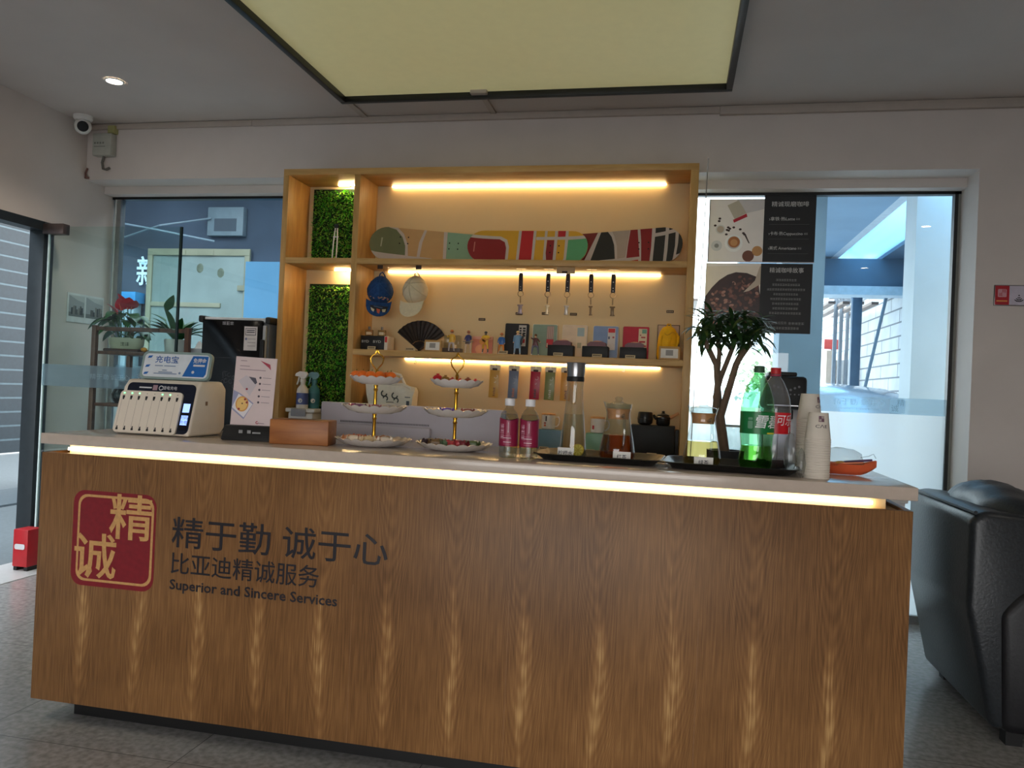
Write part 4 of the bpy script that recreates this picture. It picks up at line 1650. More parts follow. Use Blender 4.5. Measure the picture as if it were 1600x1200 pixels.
DOWN = ((-0.021, -0.002, 0.088), (-0.022, -0.008, 0.068))
DOWNR = ((0.021, -0.002, 0.088), (0.022, -0.008, 0.068))
figurine(705, 'first figurine from the left, yellow jacket, wide orange hat and pale trousers', SK, (222, 176, 60), (190, 190, 196), (120, 70, 40), 0.142,
         [((-0.026, -0.004, 0.094), (-0.03, -0.008, 0.112)), DOWNR], hat=(206, 120, 50), extra=ex_bag, shoe=(70, 40, 36))
figurine(731, 'second figurine from the left, dark blue waistcoat, brown cap, carrying a tray', SK, (60, 60, 110), (226, 204, 176), (130, 70, 40), 0.140,
         [((-0.02, -0.006, 0.09), (-0.018, -0.015, 0.075)), ((0.02, -0.006, 0.09), (0.018, -0.015, 0.075))], hat=(140, 84, 56), extra=ex_board)
figurine(758, 'third figurine from the left, yellow dress and dark grey hair, playing a guitar', (110, 100, 92), (232, 190, 60), (232, 190, 60), (70, 74, 70), 0.142,
         [((-0.024, -0.008, 0.094), (-0.014, -0.020, 0.08)), ((0.026, -0.006, 0.096), (0.036, -0.014, 0.098))], wide=1.15, skirt=True, extra=ex_guitar)
figurine(783, 'fourth figurine from the left, blue jacket and orange trousers with a cane', SK, (50, 104, 176), (226, 140, 40), (190, 120, 70), 0.132,
         [((-0.022, -0.002, 0.09), (-0.02, -0.008, 0.068)), DOWNR], wide=1.15, hat=(200, 120, 70), extra=ex_cane)
figurine(808, 'fifth figurine from the left, pale blue coat, before the black notebook', SK, (110, 150, 186), (150, 180, 206), (206, 176, 120), 0.150,
         [DOWN, ((0.022, -0.004, 0.1), (0.026, -0.008, 0.118))], wide=1.3, extra=ex_coat)
figurine(836, 'sixth figurine from the left, dark sweater and grey trousers, throwing one arm up', SK, (96, 52, 54), (104, 108, 130), (120, 84, 50), 0.134,
         [((-0.026, -0.004, 0.11), (-0.03, -0.005, 0.130)), ((0.026, -0.004, 0.092), (0.034, -0.006, 0.084))], spread=0.016, extra=ex_ball)
price_tag(786, 4.60, S2, 'price tag before the orange trousered figurine', w=0.028)


# ---- notebooks
def notebook(px0, px1, label, cover, edge, shapes, h=0.205, y=4.825, corner=0.008):
    p0, p1 = PY(px0, 550, y), PY(px1, 550, y)
    w = p1.x - p0.x
    t = thing('notebook', label, 'notebook', ((p0.x + p1.x) / 2, y, S2 + 0.002), (R(-6), 0, 0), 'notebooks leaning on the back panel')
    m = MB()
    fm_ = flat((0, 0, 0))
    m.poly(rrect(w, h, corner, cy=h / 2), fm_, -0.012, edge, thick=0.011)
    m.build('pages', parent=t)
    m = MB()
    m.poly(rrect(w * 0.965, h * 0.975, corner, cy=h / 2), fm_, -0.001, cover, thick=0.002)
    m.build('cover', parent=t)
    m = MB()
    for k, (col, x0, y0, x1, y1) in enumerate(shapes):
        m.rect((x0 - 0.5) * w, y0 * h, (x1 - 0.5) * w, y1 * h, fm_, 0.0012 + 0.0003 * k, pig(col))
    m.build('printed_graphic', parent=t, smooth=False)


CRM = (224, 206, 172)
white_edge = mat('white_page_edge', (230, 222, 204), rough=0.7)
notebook(787, 824, 'black notebook with a white and red label strip, behind the coated figurine', mat('black_cover', (24, 24, 28), rough=0.5), mat('black_edge', (30, 28, 28)),
         [((196, 190, 182), 0.58, 0.3, 0.9, 0.95)] + [((24, 24, 28), 0.61 + 0.14 * (k % 2), 0.6 + 0.075 * (k // 2), 0.70 + 0.17 * (k % 2), 0.65 + 0.075 * (k // 2)) for k in range(8)] + [((170, 40, 44), 0.62, 0.4, 0.86, 0.52)])
notebook(830, 869, 'sage green notebook with a red block on its label', mat('sage_cover', (136, 160, 142), rough=0.5), white_edge,
         [((170, 140, 130), 0.58, 0.55, 0.86, 0.94)] + [((200, 180, 166), 0.61 + 0.07 * k, 0.56, 0.63 + 0.07 * k, 0.93) for k in range(4)] + [((190, 36, 44), 0.58, 0.28, 0.86, 0.54), (CRM, 0.6, 0.3, 0.64, 0.42)])
notebook(877, 916, 'cream notebook with a pale blue square', mat('cream_cover', (228, 206, 176), rough=0.5), white_edge,
         [((234, 212, 178), 0.56, 0.02, 0.96, 0.96), ((166, 186, 186), 0.60, 0.66, 0.88, 0.92), ((178, 166, 130), 0.62, 0.3, 0.78, 0.46)])
notebook(925, 965, 'blue notebook with a white label and a red square', mat('blue_cover', (130, 156, 196), rough=0.5), white_edge,
         [((214, 208, 200), 0.58, 0.27, 0.88, 0.94), ((206, 44, 44), 0.60, 0.8, 0.86, 0.92), ((100, 110, 130), 0.60, 0.6, 0.67, 0.68), ((180, 70, 66), 0.77, 0.63, 0.84, 0.68)])
notebook(972, 1013, 'red notebook with a cream label at the right of the notebooks', mat('red_cover', (190, 28, 54), rough=0.5), mat('red_edge', (170, 30, 44)),
         [(CRM, 0.60, 0.3, 0.92, 0.94), ((110, 166, 140), 0.73, 0.8, 0.9, 0.92), ((150, 40, 50), 0.65, 0.73, 0.7, 0.76), ((180, 40, 48), 0.70, 0.66, 0.86, 0.7), ((180, 40, 48), 0.63, 0.52, 0.86, 0.57), ((180, 40, 48), 0.7, 0.4, 0.9, 0.44)])

# ---- black wallet boxes
for i, (px, lb) in enumerate(((876, 'leftmost black box with a folded dark red wallet, before the cream notebook'), (930, 'middle black box with a folded dark red wallet, before the blue notebook'),
                              (989, 'rightmost black box with a folded dark red wallet, before the red notebook'))):
    p = PY(px, 555, 4.66)
    t = thing('wallet_box', lb, 'box', (p.x, 4.68, S2), group='black wallet boxes on the middle shelf')
    m = MB()
    m.box((-0.077, -0.045, 0), (0.077, 0.045, 0.067), blk, bev=0.004)
    m.build('box', parent=t)
    w = thing('wallet', ('dark red folded wallet on the leftmost black box', 'dark red folded wallet on the middle black box', 'dark red folded wallet on the rightmost black box')[i],
              'wallet', (p.x + 0.006, 4.68, S2 + 0.0675), group='dark red wallets')
    m = MB()
    m.poly([(-0.055, 0), (0.053, 0), (0.053, 0.02), (0.036, 0.028), (-0.036, 0.026), (-0.055, 0.012)], flat((0, 0.036, 0)), 0, mat('oxblood_leather', (96, 24, 36), rough=0.4), thick=0.072)
    m.build('leather', parent=w)
    m = MB()
    m.ball((0.004, 0.0, 0.028), 0.02, mat('blush_tissue', (196, 140, 130), rough=0.6), s=(1.5, 1.2, 0.35))
    m.build('tissue', parent=w)
    price_tag(px - 4 + (i == 1) * 7, 4.60, S2, ('price tag before the leftmost wallet box', 'price tag before the middle wallet box', 'price tag before the rightmost wallet box')[i], w=0.029)

# ---- framed print and yellow backpack at the right end
p = PY(1043, 555, 4.84)
t = thing('picture_frame', 'thin dark framed print leaning behind the yellow backpack', 'frame', (p.x, 4.84, S2 + 0.001), (R(-4), 0, 0))
m = MB()
m.box((-0.066, 0, 0), (0.066, 0.01, 0.222), mat('thin_dark_frame', (70, 50, 36), rough=0.4), bev=0.001)
m.build('frame', parent=t)
m = MB()
m.rect(-0.062, 0.004, 0.062, 0.218, flat((0, 0, 0)), 0.0006, pig((196, 168, 140)))
m.rect(-0.02, 0.12, 0.0, 0.215, flat((0, 0, 0)), 0.001, pig((150, 96, 50)))
m.rect(-0.05, 0.16, -0.04, 0.175, flat((0, 0, 0)), 0.001, pig((150, 60, 50)))
m.build('print', parent=t, smooth=False)
p = PY(1041, 545, 4.74)
t = thing('mini_backpack', 'small yellow backpack at the right end of the middle shelf', 'backpack', (p.x, 4.74, S2 + 0.003), (0, R(3), 0))
yl = mat('yellow_fabric', (236, 180, 24), rough=0.8, bump=0.3, scale=30)
m = MB()
m.lathe([(0.05, 0.001), (0.056, 0.03), (0.057, 0.09), (0.058, 0.13), (0.052, 0.165), (0.036, 0.19), (0.012, 0.203)], m=yl, n=24, fn=lambda a, r, z_: (r * (1 + 0.04 * math.sin(4 * a + z_ * 30)), z_ + 0.0))
for o_v in m.bm.verts:
    o_v.co.y *= 0.7
m.build('bag', parent=t)
m = MB()
m.tube([(0.046, -0.01, 0.16), (0.060, -0.014, 0.14), (0.061, -0.014, 0.11), (0.05, -0.01, 0.085)], 0.009, yl, n=8)
m.tube([(-0.034, -0.034, 0.14), (-0.04, -0.042, 0.09), (-0.038, -0.04, 0.03)], 0.007, yl, n=8)
m.tube([(0.02, -0.036, 0.15), (0.012, -0.043, 0.1), (0.014, -0.041, 0.03)], 0.007, yl, n=8)
m.build('strap', parent=t)
m = MB()
m.tube([(-0.012, 0, 0.20), (-0.008, 0, 0.214), (0.008, 0, 0.214), (0.012, 0, 0.20)], 0.004, yl, n=8)
m.build('handle', parent=t)
m = MB()
m.tube([(-0.02 + 0.01 * i, -0.043 + abs(i - 3) * 0.0015, 0.155 - 0.01 * math.sin(i)) for i in range(7)], 0.002, mat('yellow_seam', (206, 148, 20)), n=5)
m.build('zip', parent=t)

# ================================================================== LOWER BAY OF THE SHELF (z = S3)
def bookmark(px, label, col, col2, txt):
    y = 4.70
    p = PY(px, 568, y)
    zt = S2 - 0.036
    hook(p.x, y, zt, 'hook holding the ' + label.split(',')[0], ln=0.03, grp='clear hooks under the middle board', card=False)
    t = thing('bookmark', label, 'bookmark', (p.x, y, zt - 0.028), (0, R(1.5), 0), 'bookmarks hanging from the shelf')
    mm = MB()
    mm.box((-0.033, -0.0015, -0.03), (0.033, 0.0015, 0.0), mat('pale_header', (208, 188, 150), rough=0.3), bev=0.0008)
    mm.disc(0, -0.008, 0.005, flat((0, -0.0016, 0)), 0.0004, mat('header_hole', (240, 226, 190)), n=10)
    h_ = mm.build('header_card', parent=t, smooth=False)
    mm = MB()
    mm.box((-0.015, -0.003, -0.032), (0.015, -0.0015, -0.020), mat('dark_card'))
    mm.build('clip', parent=t)
    mm = MB()
    mm.box((-0.030, -0.001, -0.20), (0.030, 0.001, -0.031), pig(col), bev=0.0006)
    mm.build('slip', parent=t)
    mm = MB()
    fm_ = flat((0, -0.001, -0.115))
    for k, (x, z_, r_) in enumerate(((0.008, 0.045, 0.012), (0.004, 0.012, 0.006))):
        mm.poly(arc(x, z_, r_, r_ - 0.003, -60, 150), fm_, 0.0006, pig(col2))
    for k in range(5):
        mm.box((-0.004 + 0.003 * (k % 2), -0.0018, -0.19 + k * 0.011), (0.010, -0.001, -0.183 + k * 0.011), pig(txt))
    mm.build('printed_graphic', parent=t, smooth=False)


bookmark(774, 'mustard bookmark, leftmost of the row under the middle shelf', (202, 150, 60), (244, 226, 190), (120, 70, 30))
bookmark(804, 'slate blue bookmark, second of the row under the middle shelf', (110, 118, 136), (150, 150, 160), (200, 120, 90))
bookmark(838, 'dark red bookmark, third of the row under the middle shelf', (176, 30, 56), (206, 140, 140), (40, 24, 28))
bookmark(861, 'olive bookmark, fourth of the row under the middle shelf', (128, 130, 74), (214, 206, 180), (190, 180, 150))
bookmark(886, 'orange bookmark partly behind the tall carafe', (214, 150, 60), (240, 210, 150), (120, 70, 30))
for px, lb in ((649, 'empty hook under the middle shelf above the white tote bag'), (975, 'empty hook under the middle shelf right of the carafe')):
    q = PY(px, 565, 4.66)
    hook(q.x, 4.66, S2 - 0.036, lb, ln=0.04, grp='clear hooks under the middle board')
m = MB()
a, b = PY(600, 555, 4.62), PY(690, 558, 4.62)
m.tube([(a.x, 4.62, S2 - 0.0385), (b.x, 4.62, S2 - 0.0385)], 0.0018, chrome, n=6)
tag(m.build('hanging_rail'), 'thin wire rail under the middle shelf near the tote bag', 'rail')


def colour_box(px0, px1, y, h, label, col):
    a, b = PY(px0, 690, y), PY(px1, 690, y)
    w = b.x - a.x
    t = tag(MB().box((-w / 2, -0.05, 0), (w / 2, 0.05, h), pig(col), bev=0.003).build('mug_box'), label, 'box', 'coloured mug boxes')
    t.location = ((a.x + b.x) / 2, y, S3)
    return t


def mug(x, y, z, label, col, prints, handle=1):
    t = thing('mug', label, 'mug', (x, y, z), group='white mugs with cork lids')
    ml = mat('mug_glaze_%d' % col[2], col, rough=0.2, coat=0.3)
    mm = MB()
    mm.lathe([(0.036, 0.001), (0.041, 0.004), (0.042, 0.02), (0.042, 0.085), (0.039, 0.085), (0.038, 0.02), (0.0, 0.012)], m=ml, n=28, caps=(True, False))
    mm.build('body', parent=t)
    mm = MB()
    s = handle
    mm.tube([(s * 0.040, 0, 0.074), (s * 0.060, 0, 0.076), (s * 0.069, 0, 0.058), (s * 0.066, 0, 0.034), (s * 0.052, 0, 0.018), (s * 0.040, 0, 0.017)], 0.0048, ml, n=8)
    mm.build('handle', parent=t)
    mm = MB()
    mm.lathe([(0.038, 0.085), (0.043, 0.0855), (0.043, 0.094), (0.041, 0.096)], m=mat('cork_lid', (206, 150, 92), rough=0.7, var=0.15, scale=80), n=28)
    mm.build('cork_lid', parent=t)
    mm = MB()
    dm = drum(0.042)
    for col_, x0, y0, x1, y1 in prints:
        mm.rect(x0, y0, x1, y1, dm, 0.0006, pig(col_), nx=3)
    mm.build('printed_graphic', parent=t, smooth=False)


mx = lambda px, y: PY(px, 680, y).x
colour_box(754, 790, 4.72, 0.105, 'mustard yellow box under the leftmost mug', (240, 174, 26))
mug(mx(776, 4.72), 4.72, S3 + 0.106, 'white mug with cork lid on the mustard yellow box', (226, 216, 200), [((150, 90, 70), -0.02, 0.004, -0.01, 0.022)])
colour_box(841, 878, 4.72, 0.118, 'grey blue box under the middle mug', (112, 148, 164))
mug(mx(856, 4.72), 4.72, S3 + 0.119, 'white mug with orange and red stripes on the grey blue box', (226, 216, 201), [((210, 110, 60), -0.022, 0.018, -0.008, 0.03), ((180, 60, 50), -0.022, 0.034, -0.008, 0.042), ((60, 40, 40), -0.012, 0.05, -0.004, 0.08)])
colour_box(916, 952, 4.70, 0.112, 'sage green box under the rightmost mug', (132, 176, 146))
mug(mx(933, 4.70), 4.70, S3 + 0.113, 'white mug with a small red mark on the sage green box', (226, 216, 202), [((190, 50, 56), -0.03, 0.022, -0.016, 0.045)])
price_tag_z = S2
S2_keep, S2 = S2, S3
for px, lb in ((853, 'price tag before the grey blue mug box'), (925, 'price tag before the sage green mug box'), (1022, 'price tag before the black tea set box')):
    q = PY(px, 697, 4.605)
    t = None
    price_tag(px + 3, 4.60, S3, lb, w=0.028)
S2 = S2_keep

# jar of coffee beans, red tin, orange-handled cup
t = thing('bean_jar', 'glass jar of dark coffee beans with a black clamp lid, behind the right cake stand', 'jar', (mx(729, 4.70), 4.70, S3 + 0.046))
m = MB()
m.lathe([(0.046, 0.001), (0.05, 0.008), (0.05, 0.07), (0.04, 0.082), (0.04, 0.088)], m=sheet_glass('jar_glass', (230, 232, 228), 1.4, edge=0.2), n=24, caps=(True, False))
m.build('glass', parent=t)
m = MB()
m.lathe([(0.047, 0.004), (0.048, 0.068), (0.03, 0.07)], m=mat('coffee_beans', (42, 24, 18), rough=0.5, bump=0.6, scale=120), n=24)
m.build('beans', parent=t)
m = MB()
m.lathe([(0.044, 0.088), (0.047, 0.09), (0.047, 0.104), (0.04, 0.11)], m=blk, n=24)
m.tube([(0.0, -0.051, 0.05), (0.0, -0.053, 0.08), (0.0, -0.048, 0.1)], 0.003, chrome, n=6)
m.build('lid', parent=t)
t = thing('storage_tray', 'low black tray box under the coffee bean jar', 'tray', (mx(738, 4.70), 4.70, S3))
m = MB()
m.box((-0.115, -0.06, 0), (0.10, 0.06, 0.045), blk, bev=0.003)
m.build('body', parent=t)
m = MB()
m.box((-0.115, -0.0608, 0.020), (0.10, -0.06, 0.022), mat('tray_seam', (48, 46, 46)))
m.build('seam', parent=t)
t = thing('tea_tin', 'coral red tin half hidden behind the gold post of the right cake stand', 'tin', (mx(708, 4.74), 4.74, S3 + 0.0455))
m = MB()
m.lathe([(0.03, 0.001), (0.031, 0.006), (0.031, 0.09), (0.03, 0.093)], m=pig((224, 90, 70)), n=20)
m.build('body', parent=t)
m = MB()
m.lathe([(0.032, 0.0935), (0.032, 0.106), (0.03, 0.108)], m=pig((214, 206, 196)), n=20)
m.tube([(0.03, 0, 0.10), (0.05, 0, 0.112), (0.056, 0, 0.13), (0.044, 0, 0.148), (0.02, 0, 0.152), (0.0, 0, 0.108)], 0.004, pig((226, 214, 200)), n=7)
m.build('lid', parent=t)

# black tea set
t = thing('tea_set_box', 'large black stepped gift box under the black tea set', 'box', (mx(1026, 4.74), 4.74, S3))
m = MB()
m.box((-0.15, -0.07, 0), (0.105, 0.07, 0.175), blk, bev=0.004)
m.build('box', parent=t)
m = MB()
m.box((0.1055, -0.06, 0), (0.128, 0.06, 0.155), mat('soft_black', (30, 29, 29), rough=0.5), bev=0.003)
m.build('sleeve', parent=t)
zt = S3 + 0.1755
t = thing('tea_cup', 'black round tea cup left of the black teapot', 'cup', (mx(1007, 4.72), 4.72, zt))
m = MB()
m.lathe([(0.03, 0.001), (0.043, 0.012), (0.046, 0.035), (0.042, 0.07), (0.038, 0.076), (0.034, 0.072), (0.0, 0.06)], m=mat('black_glaze', (24, 22, 22), rough=0.3), n=26, caps=(True, False))
m.build('body', parent=t)
m = MB()
m.lathe([(0.0465, 0.034), (0.0472, 0.036), (0.0465, 0.038)], m=mat('glaze_band', (60, 54, 50), rough=0.3), n=26, caps=(False, False))
m.build('band', parent=t)
t = thing('teapot', 'small black teapot with a pale wooden side handle', 'teapot', (mx(1035, 4.72), 4.72, zt))
m = MB()
m.lathe([(0.034, 0.001), (0.040, 0.01), (0.041, 0.038), (0.046, 0.042), (0.046, 0.05), (0.038, 0.056)], m=mat('black_glaze'), n=26)
m.tube([(-0.036, 0, 0.04), (-0.05, 0, 0.05), (-0.056, 0, 0.062)], [0.012, 0.009, 0.006], mat('black_glaze'), n=8)
m.build('body', parent=t)
m = MB()
m.lathe([(0.036, 0.0565), (0.034, 0.064), (0.012, 0.072), (0.008, 0.078), (0.01, 0.084), (0.004, 0.087)], m=mat('black_glaze'), n=22)
m.build('lid', parent=t)
m = MB()
m.tube([(0.036, -0.01, 0.045), (0.06, -0.014, 0.06), (0.088, -0.018, 0.078)], [0.009, 0.0095, 0.008], mat('pale_wood_handle', (196, 140, 92), rough=0.5), n=10)
m.build('handle', parent=t)

# white tote bag slumped over a black box
q0 = PY(612, 632, 4.72)
t = thing('storage_box', 'black box behind the white tote bag', 'box', (PY(600, 640, 4.8).x, 4.825, S3))
m = MB()
m.box((-0.1, -0.04, 0), (0.1, 0.04, 0.30), blk, bev=0.004)
m.build('box', parent=t)
m = MB()
m.box((-0.1, -0.0406, 0.24), (0.1, -0.04, 0.245), mat('tray_seam'))
m.build('lid_line', parent=t)
t = thing('tote_bag', 'white printed tote bag slumped on the lower shelf behind the left cake stand', 'bag', (q0.x, 4.70, S3))
cv = mat('white_canvas', (226, 220, 204), rough=0.9, var=0.04, scale=50)
m = MB()
secs = [(0.0, -0.13, 0.16, -0.05, 0.05), (0.18, -0.12, 0.155, -0.055, 0.045), (0.28, -0.14, 0.165, -0.06, 0.03), (0.36, -0.15, 0.17, -0.05, 0.02), (0.385, -0.10, 0.165, -0.03, 0.0)]
prev = None
for z_, x0, x1, y0, y1 in secs:
    ring = []
    for i in range(10):
        f_ = i / 9
        ring.append((x0 + (x1 - x0) * f_, y0 + 0.012 * math.sin(f_ * 9 + z_ * 11), z_ - 0.05 * f_ * (z_ > 0.3)))
    for i in range(10):
        f_ = 1 - i / 9
        ring.append((x0 + (x1 - x0) * f_, y1 + 0.012 * math.sin(f_ * 7), z_ - 0.05 * f_ * (z_ > 0.3)))
    cur = m.verts(ring)
    if prev:
        for i in range(20):
            m.face([prev[i], prev[(i + 1) % 20], cur[(i + 1) % 20], cur[i]], cv)
    else:
        m.face(cur[::-1], cv)
    prev = cur
m.face(prev, cv)
m.build('bag', parent=t, sharp=50)
m = MB()
fm = flat((0, -0.068, 0))
for k, (x, z_) in enumerate(((-0.02, 0.29), (0.05, 0.28))):
    m.poly(arc(x, z_, 0.022, 0.013, 0, 250), fm, 0.002, pig((70, 74, 66)))
    m.poly(arc(x + 0.01, z_ - 0.03, 0.018, 0.010, 180, 420), fm, 0.002, pig((70, 74, 66)))
m.rect(-0.005, 0.235, 0.045, 0.24, fm, 0.002, pig((110, 104, 90)))
m.rect(0.13, 0.22, 0.15, 0.25, fm, 0.012, pig((60, 70, 80)))
m.rect(0.12, 0.27, 0.155, 0.275, fm, 0.012, pig((60, 70, 80)))
m.build('printed_graphic', parent=t, smooth=False)
m = MB()
m.tube([(-0.02, -0.02, 0.37), (0.02, -0.03, 0.42), (0.07, -0.035, 0.41), (0.10, -0.03, 0.35)], 0.008, cv, n=6)
m.tube([(0.02, -0.055, 0.35), (0.1, -0.066, 0.352), (0.15, -0.06, 0.33)], 0.008, cv, n=6)
m.build('strap', parent=t)

# cleaning things in the narrow bay
p = PY(474, 660, 4.68)
t = thing('storage_bin', 'white storage bin with grey clip lid at the bottom of the narrow bay', 'bin', (p.x, 4.70, S3))
m = MB()
m.box((-0.085, -0.07, 0), (0.085, 0.07, 0.145), wh, bev=0.012)
m.build('body', parent=t)
m = MB()
m.box((-0.1, -0.08, 0.1455), (0.1, 0.08, 0.17), wh, bev=0.006)
m.build('lid', parent=t)
m = MB()
m.box((-0.055, -0.092, 0.12), (0.045, -0.08, 0.168), mat('grey_clip', (150, 150, 156), rough=0.4), bev=0.004)
m.build('clip', parent=t)


def spray(px, y, label, bcol, lcol, rotz):
    p = PY(px, 630, y)
    t = thing('spray_bottle', label, 'bottle', (p.x, y, S3 + 0.1705), (0, 0, rotz), 'spray bottles on the white bin')
    bm_ = mat('spray_plastic_%d' % bcol[0], bcol, rough=0.35)
    m = MB()
    m.lathe([(0.036, 0.001), (0.038, 0.006), (0.038, 0.10), (0.034, 0.125), (0.016, 0.15), (0.016, 0.166)], m=bm_, n=22)
    m.build('body', parent=t)
    m = MB()
    m.lathe([(0.0385, 0.025), (0.0385, 0.098)], m=pig(lcol), n=22, caps=(False, False))
    m.disc(0, 0.05, 0.014, drum(0.0385), 0.0008, pig((214, 214, 210)))
    m.build('paper_label', parent=t)
    m = MB()
    m.lathe([(0.017, 0.1665), (0.019, 0.168), (0.019, 0.186), (0.013, 0.19)], m=bm_, n=18)
    m.poly([(-0.05, 0.205), (-0.046, 0.222), (-0.02, 0.236), (0.02, 0.234), (0.03, 0.218), (0.024, 0.2), (0.012, 0.19), (-0.012, 0.19), (-0.02, 0.202)], flat((0, 0.012, 0)), 0, bm_, thick=0.024)
    m.poly([(-0.03, 0.2), (-0.022, 0.202), (-0.026, 0.17), (-0.036, 0.148), (-0.042, 0.152), (-0.034, 0.175)], flat((0, 0.006, 0)), 0, bm_, thick=0.012)
    m.build('trigger_head', parent=t)


spray(472, 4.66, 'white trigger spray bottle with a blue label on the white bin', (226, 222, 216), (76, 92, 150), 0.1)
spray(490, 4.74, 'teal trigger spray bottle behind the white one', (66, 128, 136), (58, 116, 126), 0.3)

# ================================================================== THINGS ON THE COUNTERTOP
def cpt(px, py):
    return PZ(px, py, ZT)


# ---- power bank rental station
shell = mat('ivory_shell', (226, 214, 198), rough=0.35, var=0.02)
navy = mat('navy_gloss', (22, 28, 44), rough=0.2)
t = thing('charging_station', 'ivory power bank rental station with eight slots and a small lit screen', 'charger', (-1.975, 2.70, ZT))
m = MB()
m.poly([(-0.0, 0.002), (0.05, 0.185), (0.075, 0.215), (0.22, 0.218), (0.25, 0.19), (0.25, 0.03), (0.22, 0.002)], lambda x, y, d: Vector((-0.165 + d, x, y)), 0, shell, thick=0.33)
bmesh.ops.bevel(m.bm, geom=m.bm.edges[:], offset=0.012, segments=3, profile=0.5, affect='EDGES')
bd = m.build('body', parent=t)
ff = flat((0, 0, 0.002), (1, 0, 0), Vector((0, 0.05, 0.183)).normalized(), Vector((0, -0.183, 0.05)).normalized())
m = MB()
m.poly(rrect(0.30, 0.198, 0.02, cx=0.008, cy=0.108), ff, 0.0, navy, thick=0.003)
m.build('navy_panel', parent=t)
m = MB()
m.poly(rrect(0.272, 0.168, 0.016, cx=-0.024, cy=0.087), ff, 0.0032, shell, thick=0.008)
sf = m.build('slot_face', parent=t)
m = MB()
for i in range(8):
    x = -0.143 + i * 0.0335
    m.rect(x - 0.005, 0.140, x + 0.005, 0.150, ff, 0.0115, mat('slot_black', (16, 14, 16)))
    m.rect(x - 0.0035, 0.134, x + 0.0035, 0.140, ff, 0.0115, mat('slot_black'))
    m.rect(x - 0.006, 0.02, x - 0.0052, 0.140, ff, 0.0115, mat('slot_line', (96, 70, 60)))
    m.rect(x - 0.005, 0.012, x + 0.005, 0.020, ff, 0.0115, mat('slot_black'))
    m.rect(x - 0.0025, 0.020, x + 0.0025, 0.028, ff, 0.0115, mat('slot_black'))
m.build('slots', parent=sf, smooth=False)
gl_ = mat('green_led', (120, 240, 150), emit=(110, 255, 150), strength=2.5)
m = MB()
for i in (0, 1, 2, 5, 6):
    m.disc(-0.143 + i * 0.0335, 0.160, 0.0036, ff, 0.0118, gl_, ry=0.0026, n=12)
for i in (3, 4, 7):
    m.disc(-0.143 + i * 0.0335, 0.160, 0.002, ff, 0.0118, mat('off_led', (120, 110, 104)), n=8)
m.build('indicator_lights', parent=sf, smooth=False)
m = MB()
scr = mat('screen_blue', (150, 180, 255), emit=(140, 172, 255), strength=1.1)
m.poly(rrect(0.034, 0.11, 0.003, cx=0.134, cy=0.08), ff, 0.0034, mat('screen_black', (14, 16, 24), rough=0.1))
m.rect(0.120, 0.095, 0.149, 0.13, ff, 0.0042, scr)
m.rect(0.120, 0.045, 0.149, 0.083, ff, 0.0042, scr)
ink2 = mat('screen_ink', (60, 80, 140))
m.text('扫码', 0.016, ff, ink2, x=0.1345, y=0.073, d=0.0048)
m.text('充电', 0.016, ff, ink2, x=0.1345, y=0.055, d=0.0048)
m.build('screen', parent=t, smooth=False)
m = MB()
wht = mat('white_print', (206, 206, 210))
m.text('搜电充电', 0.016, ff, wht, x=0.045, y=0.188, d=0.0036)
m.poly(arc(0.006, 0.188, 0.010, 0.007, 20, 340), ff, 0.0036, wht)
m.rect(-0.09, 0.185, -0.035, 0.190, ff, 0.0036, wht)
m.rect(-0.03, 0.178, -0.010, 0.199, ff, 0.0036, mat('pinkish_square', (150, 120, 130)))
m.build('lettering', parent=t, smooth=False)
m = MB()
fs_ = flat((0.165, 0.11, 0.13), (0, 1, 0), (0, 0, 1), (1, 0, 0))
m.rect(-0.008, -0.008, 0.008, 0.008, fs_, 0.0006, mat('brown_sticker', (130, 100, 76)))
m.build('side_sticker', parent=t, smooth=False)
# topper sign
t = thing('topper_sign', 'rounded white and blue advertising plate standing on the charging station', 'sign', (-1.955, 2.80, ZT + 0.2185), (R(-14), 0, R(3)))
m = MB()
m.poly(rrect(0.30, 0.115, 0.022, cy=0.058), flat((0, 0.0, 0)), -0.016, mat('grey_green_edge', (132, 152, 148), rough=0.4), thick=0.016)
pl = m.build('plate', parent=t)
m = MB()
fm = flat((0, -0.0, 0.0575))
blue = mat('sign_blue', (30, 100, 176), rough=0.35)
m.poly(rrect(0.28, 0.096, 0.016), fm, 0.0004, mat('sign_face', (214, 220, 226), rough=0.3))
m.poly([(0.035, -0.043), (0.126, -0.043), (0.134, -0.03), (0.134, 0.043), (0.068, 0.043)], fm, 0.0008, blue)
m.text('充电宝', 0.032, fm, mat('sign_ink', (44, 92, 160)), x=-0.042, y=0.022, d=0.0012, bold=0.012, fit=0.10)
m.text('免押金', 0.022, fm, wht, x=0.100, y=0.022, d=0.0014, bold=0.02, fit=0.056)
m.rect(0.075, 0.0, 0.125, 0.008, fm, 0.0014, wht)
for y0, x0, x1 in ((-0.004, -0.09, -0.055), (-0.004, -0.05, 0.0), (-0.022, -0.055, -0.035), (-0.030, -0.07, -0.01), (-0.036, -0.09, 0.01)):
    m.rect(x0, y0, x1, y0 + 0.004, fm, 0.0012, mat('sign_small_print', (120, 140, 170)))
for cx_, cy_ in ((-0.118, 0.034), (-0.122, -0.004), (-0.124, -0.034)):
    m.poly([(cx_ - 0.010, cy_ - 0.006), (cx_ + 0.006, cy_ - 0.004), (cx_ + 0.012, cy_ + 0.006), (cx_ - 0.006, cy_ + 0.004)], fm, 0.0012, blue)
m.disc(0.022, -0.03, 0.005, fm, 0.0012, mat('sign_small_print'))
m.disc(0.078, -0.024, 0.006, fm, 0.0014, wht)
m.build('printed_face', parent=pl, smooth=False)

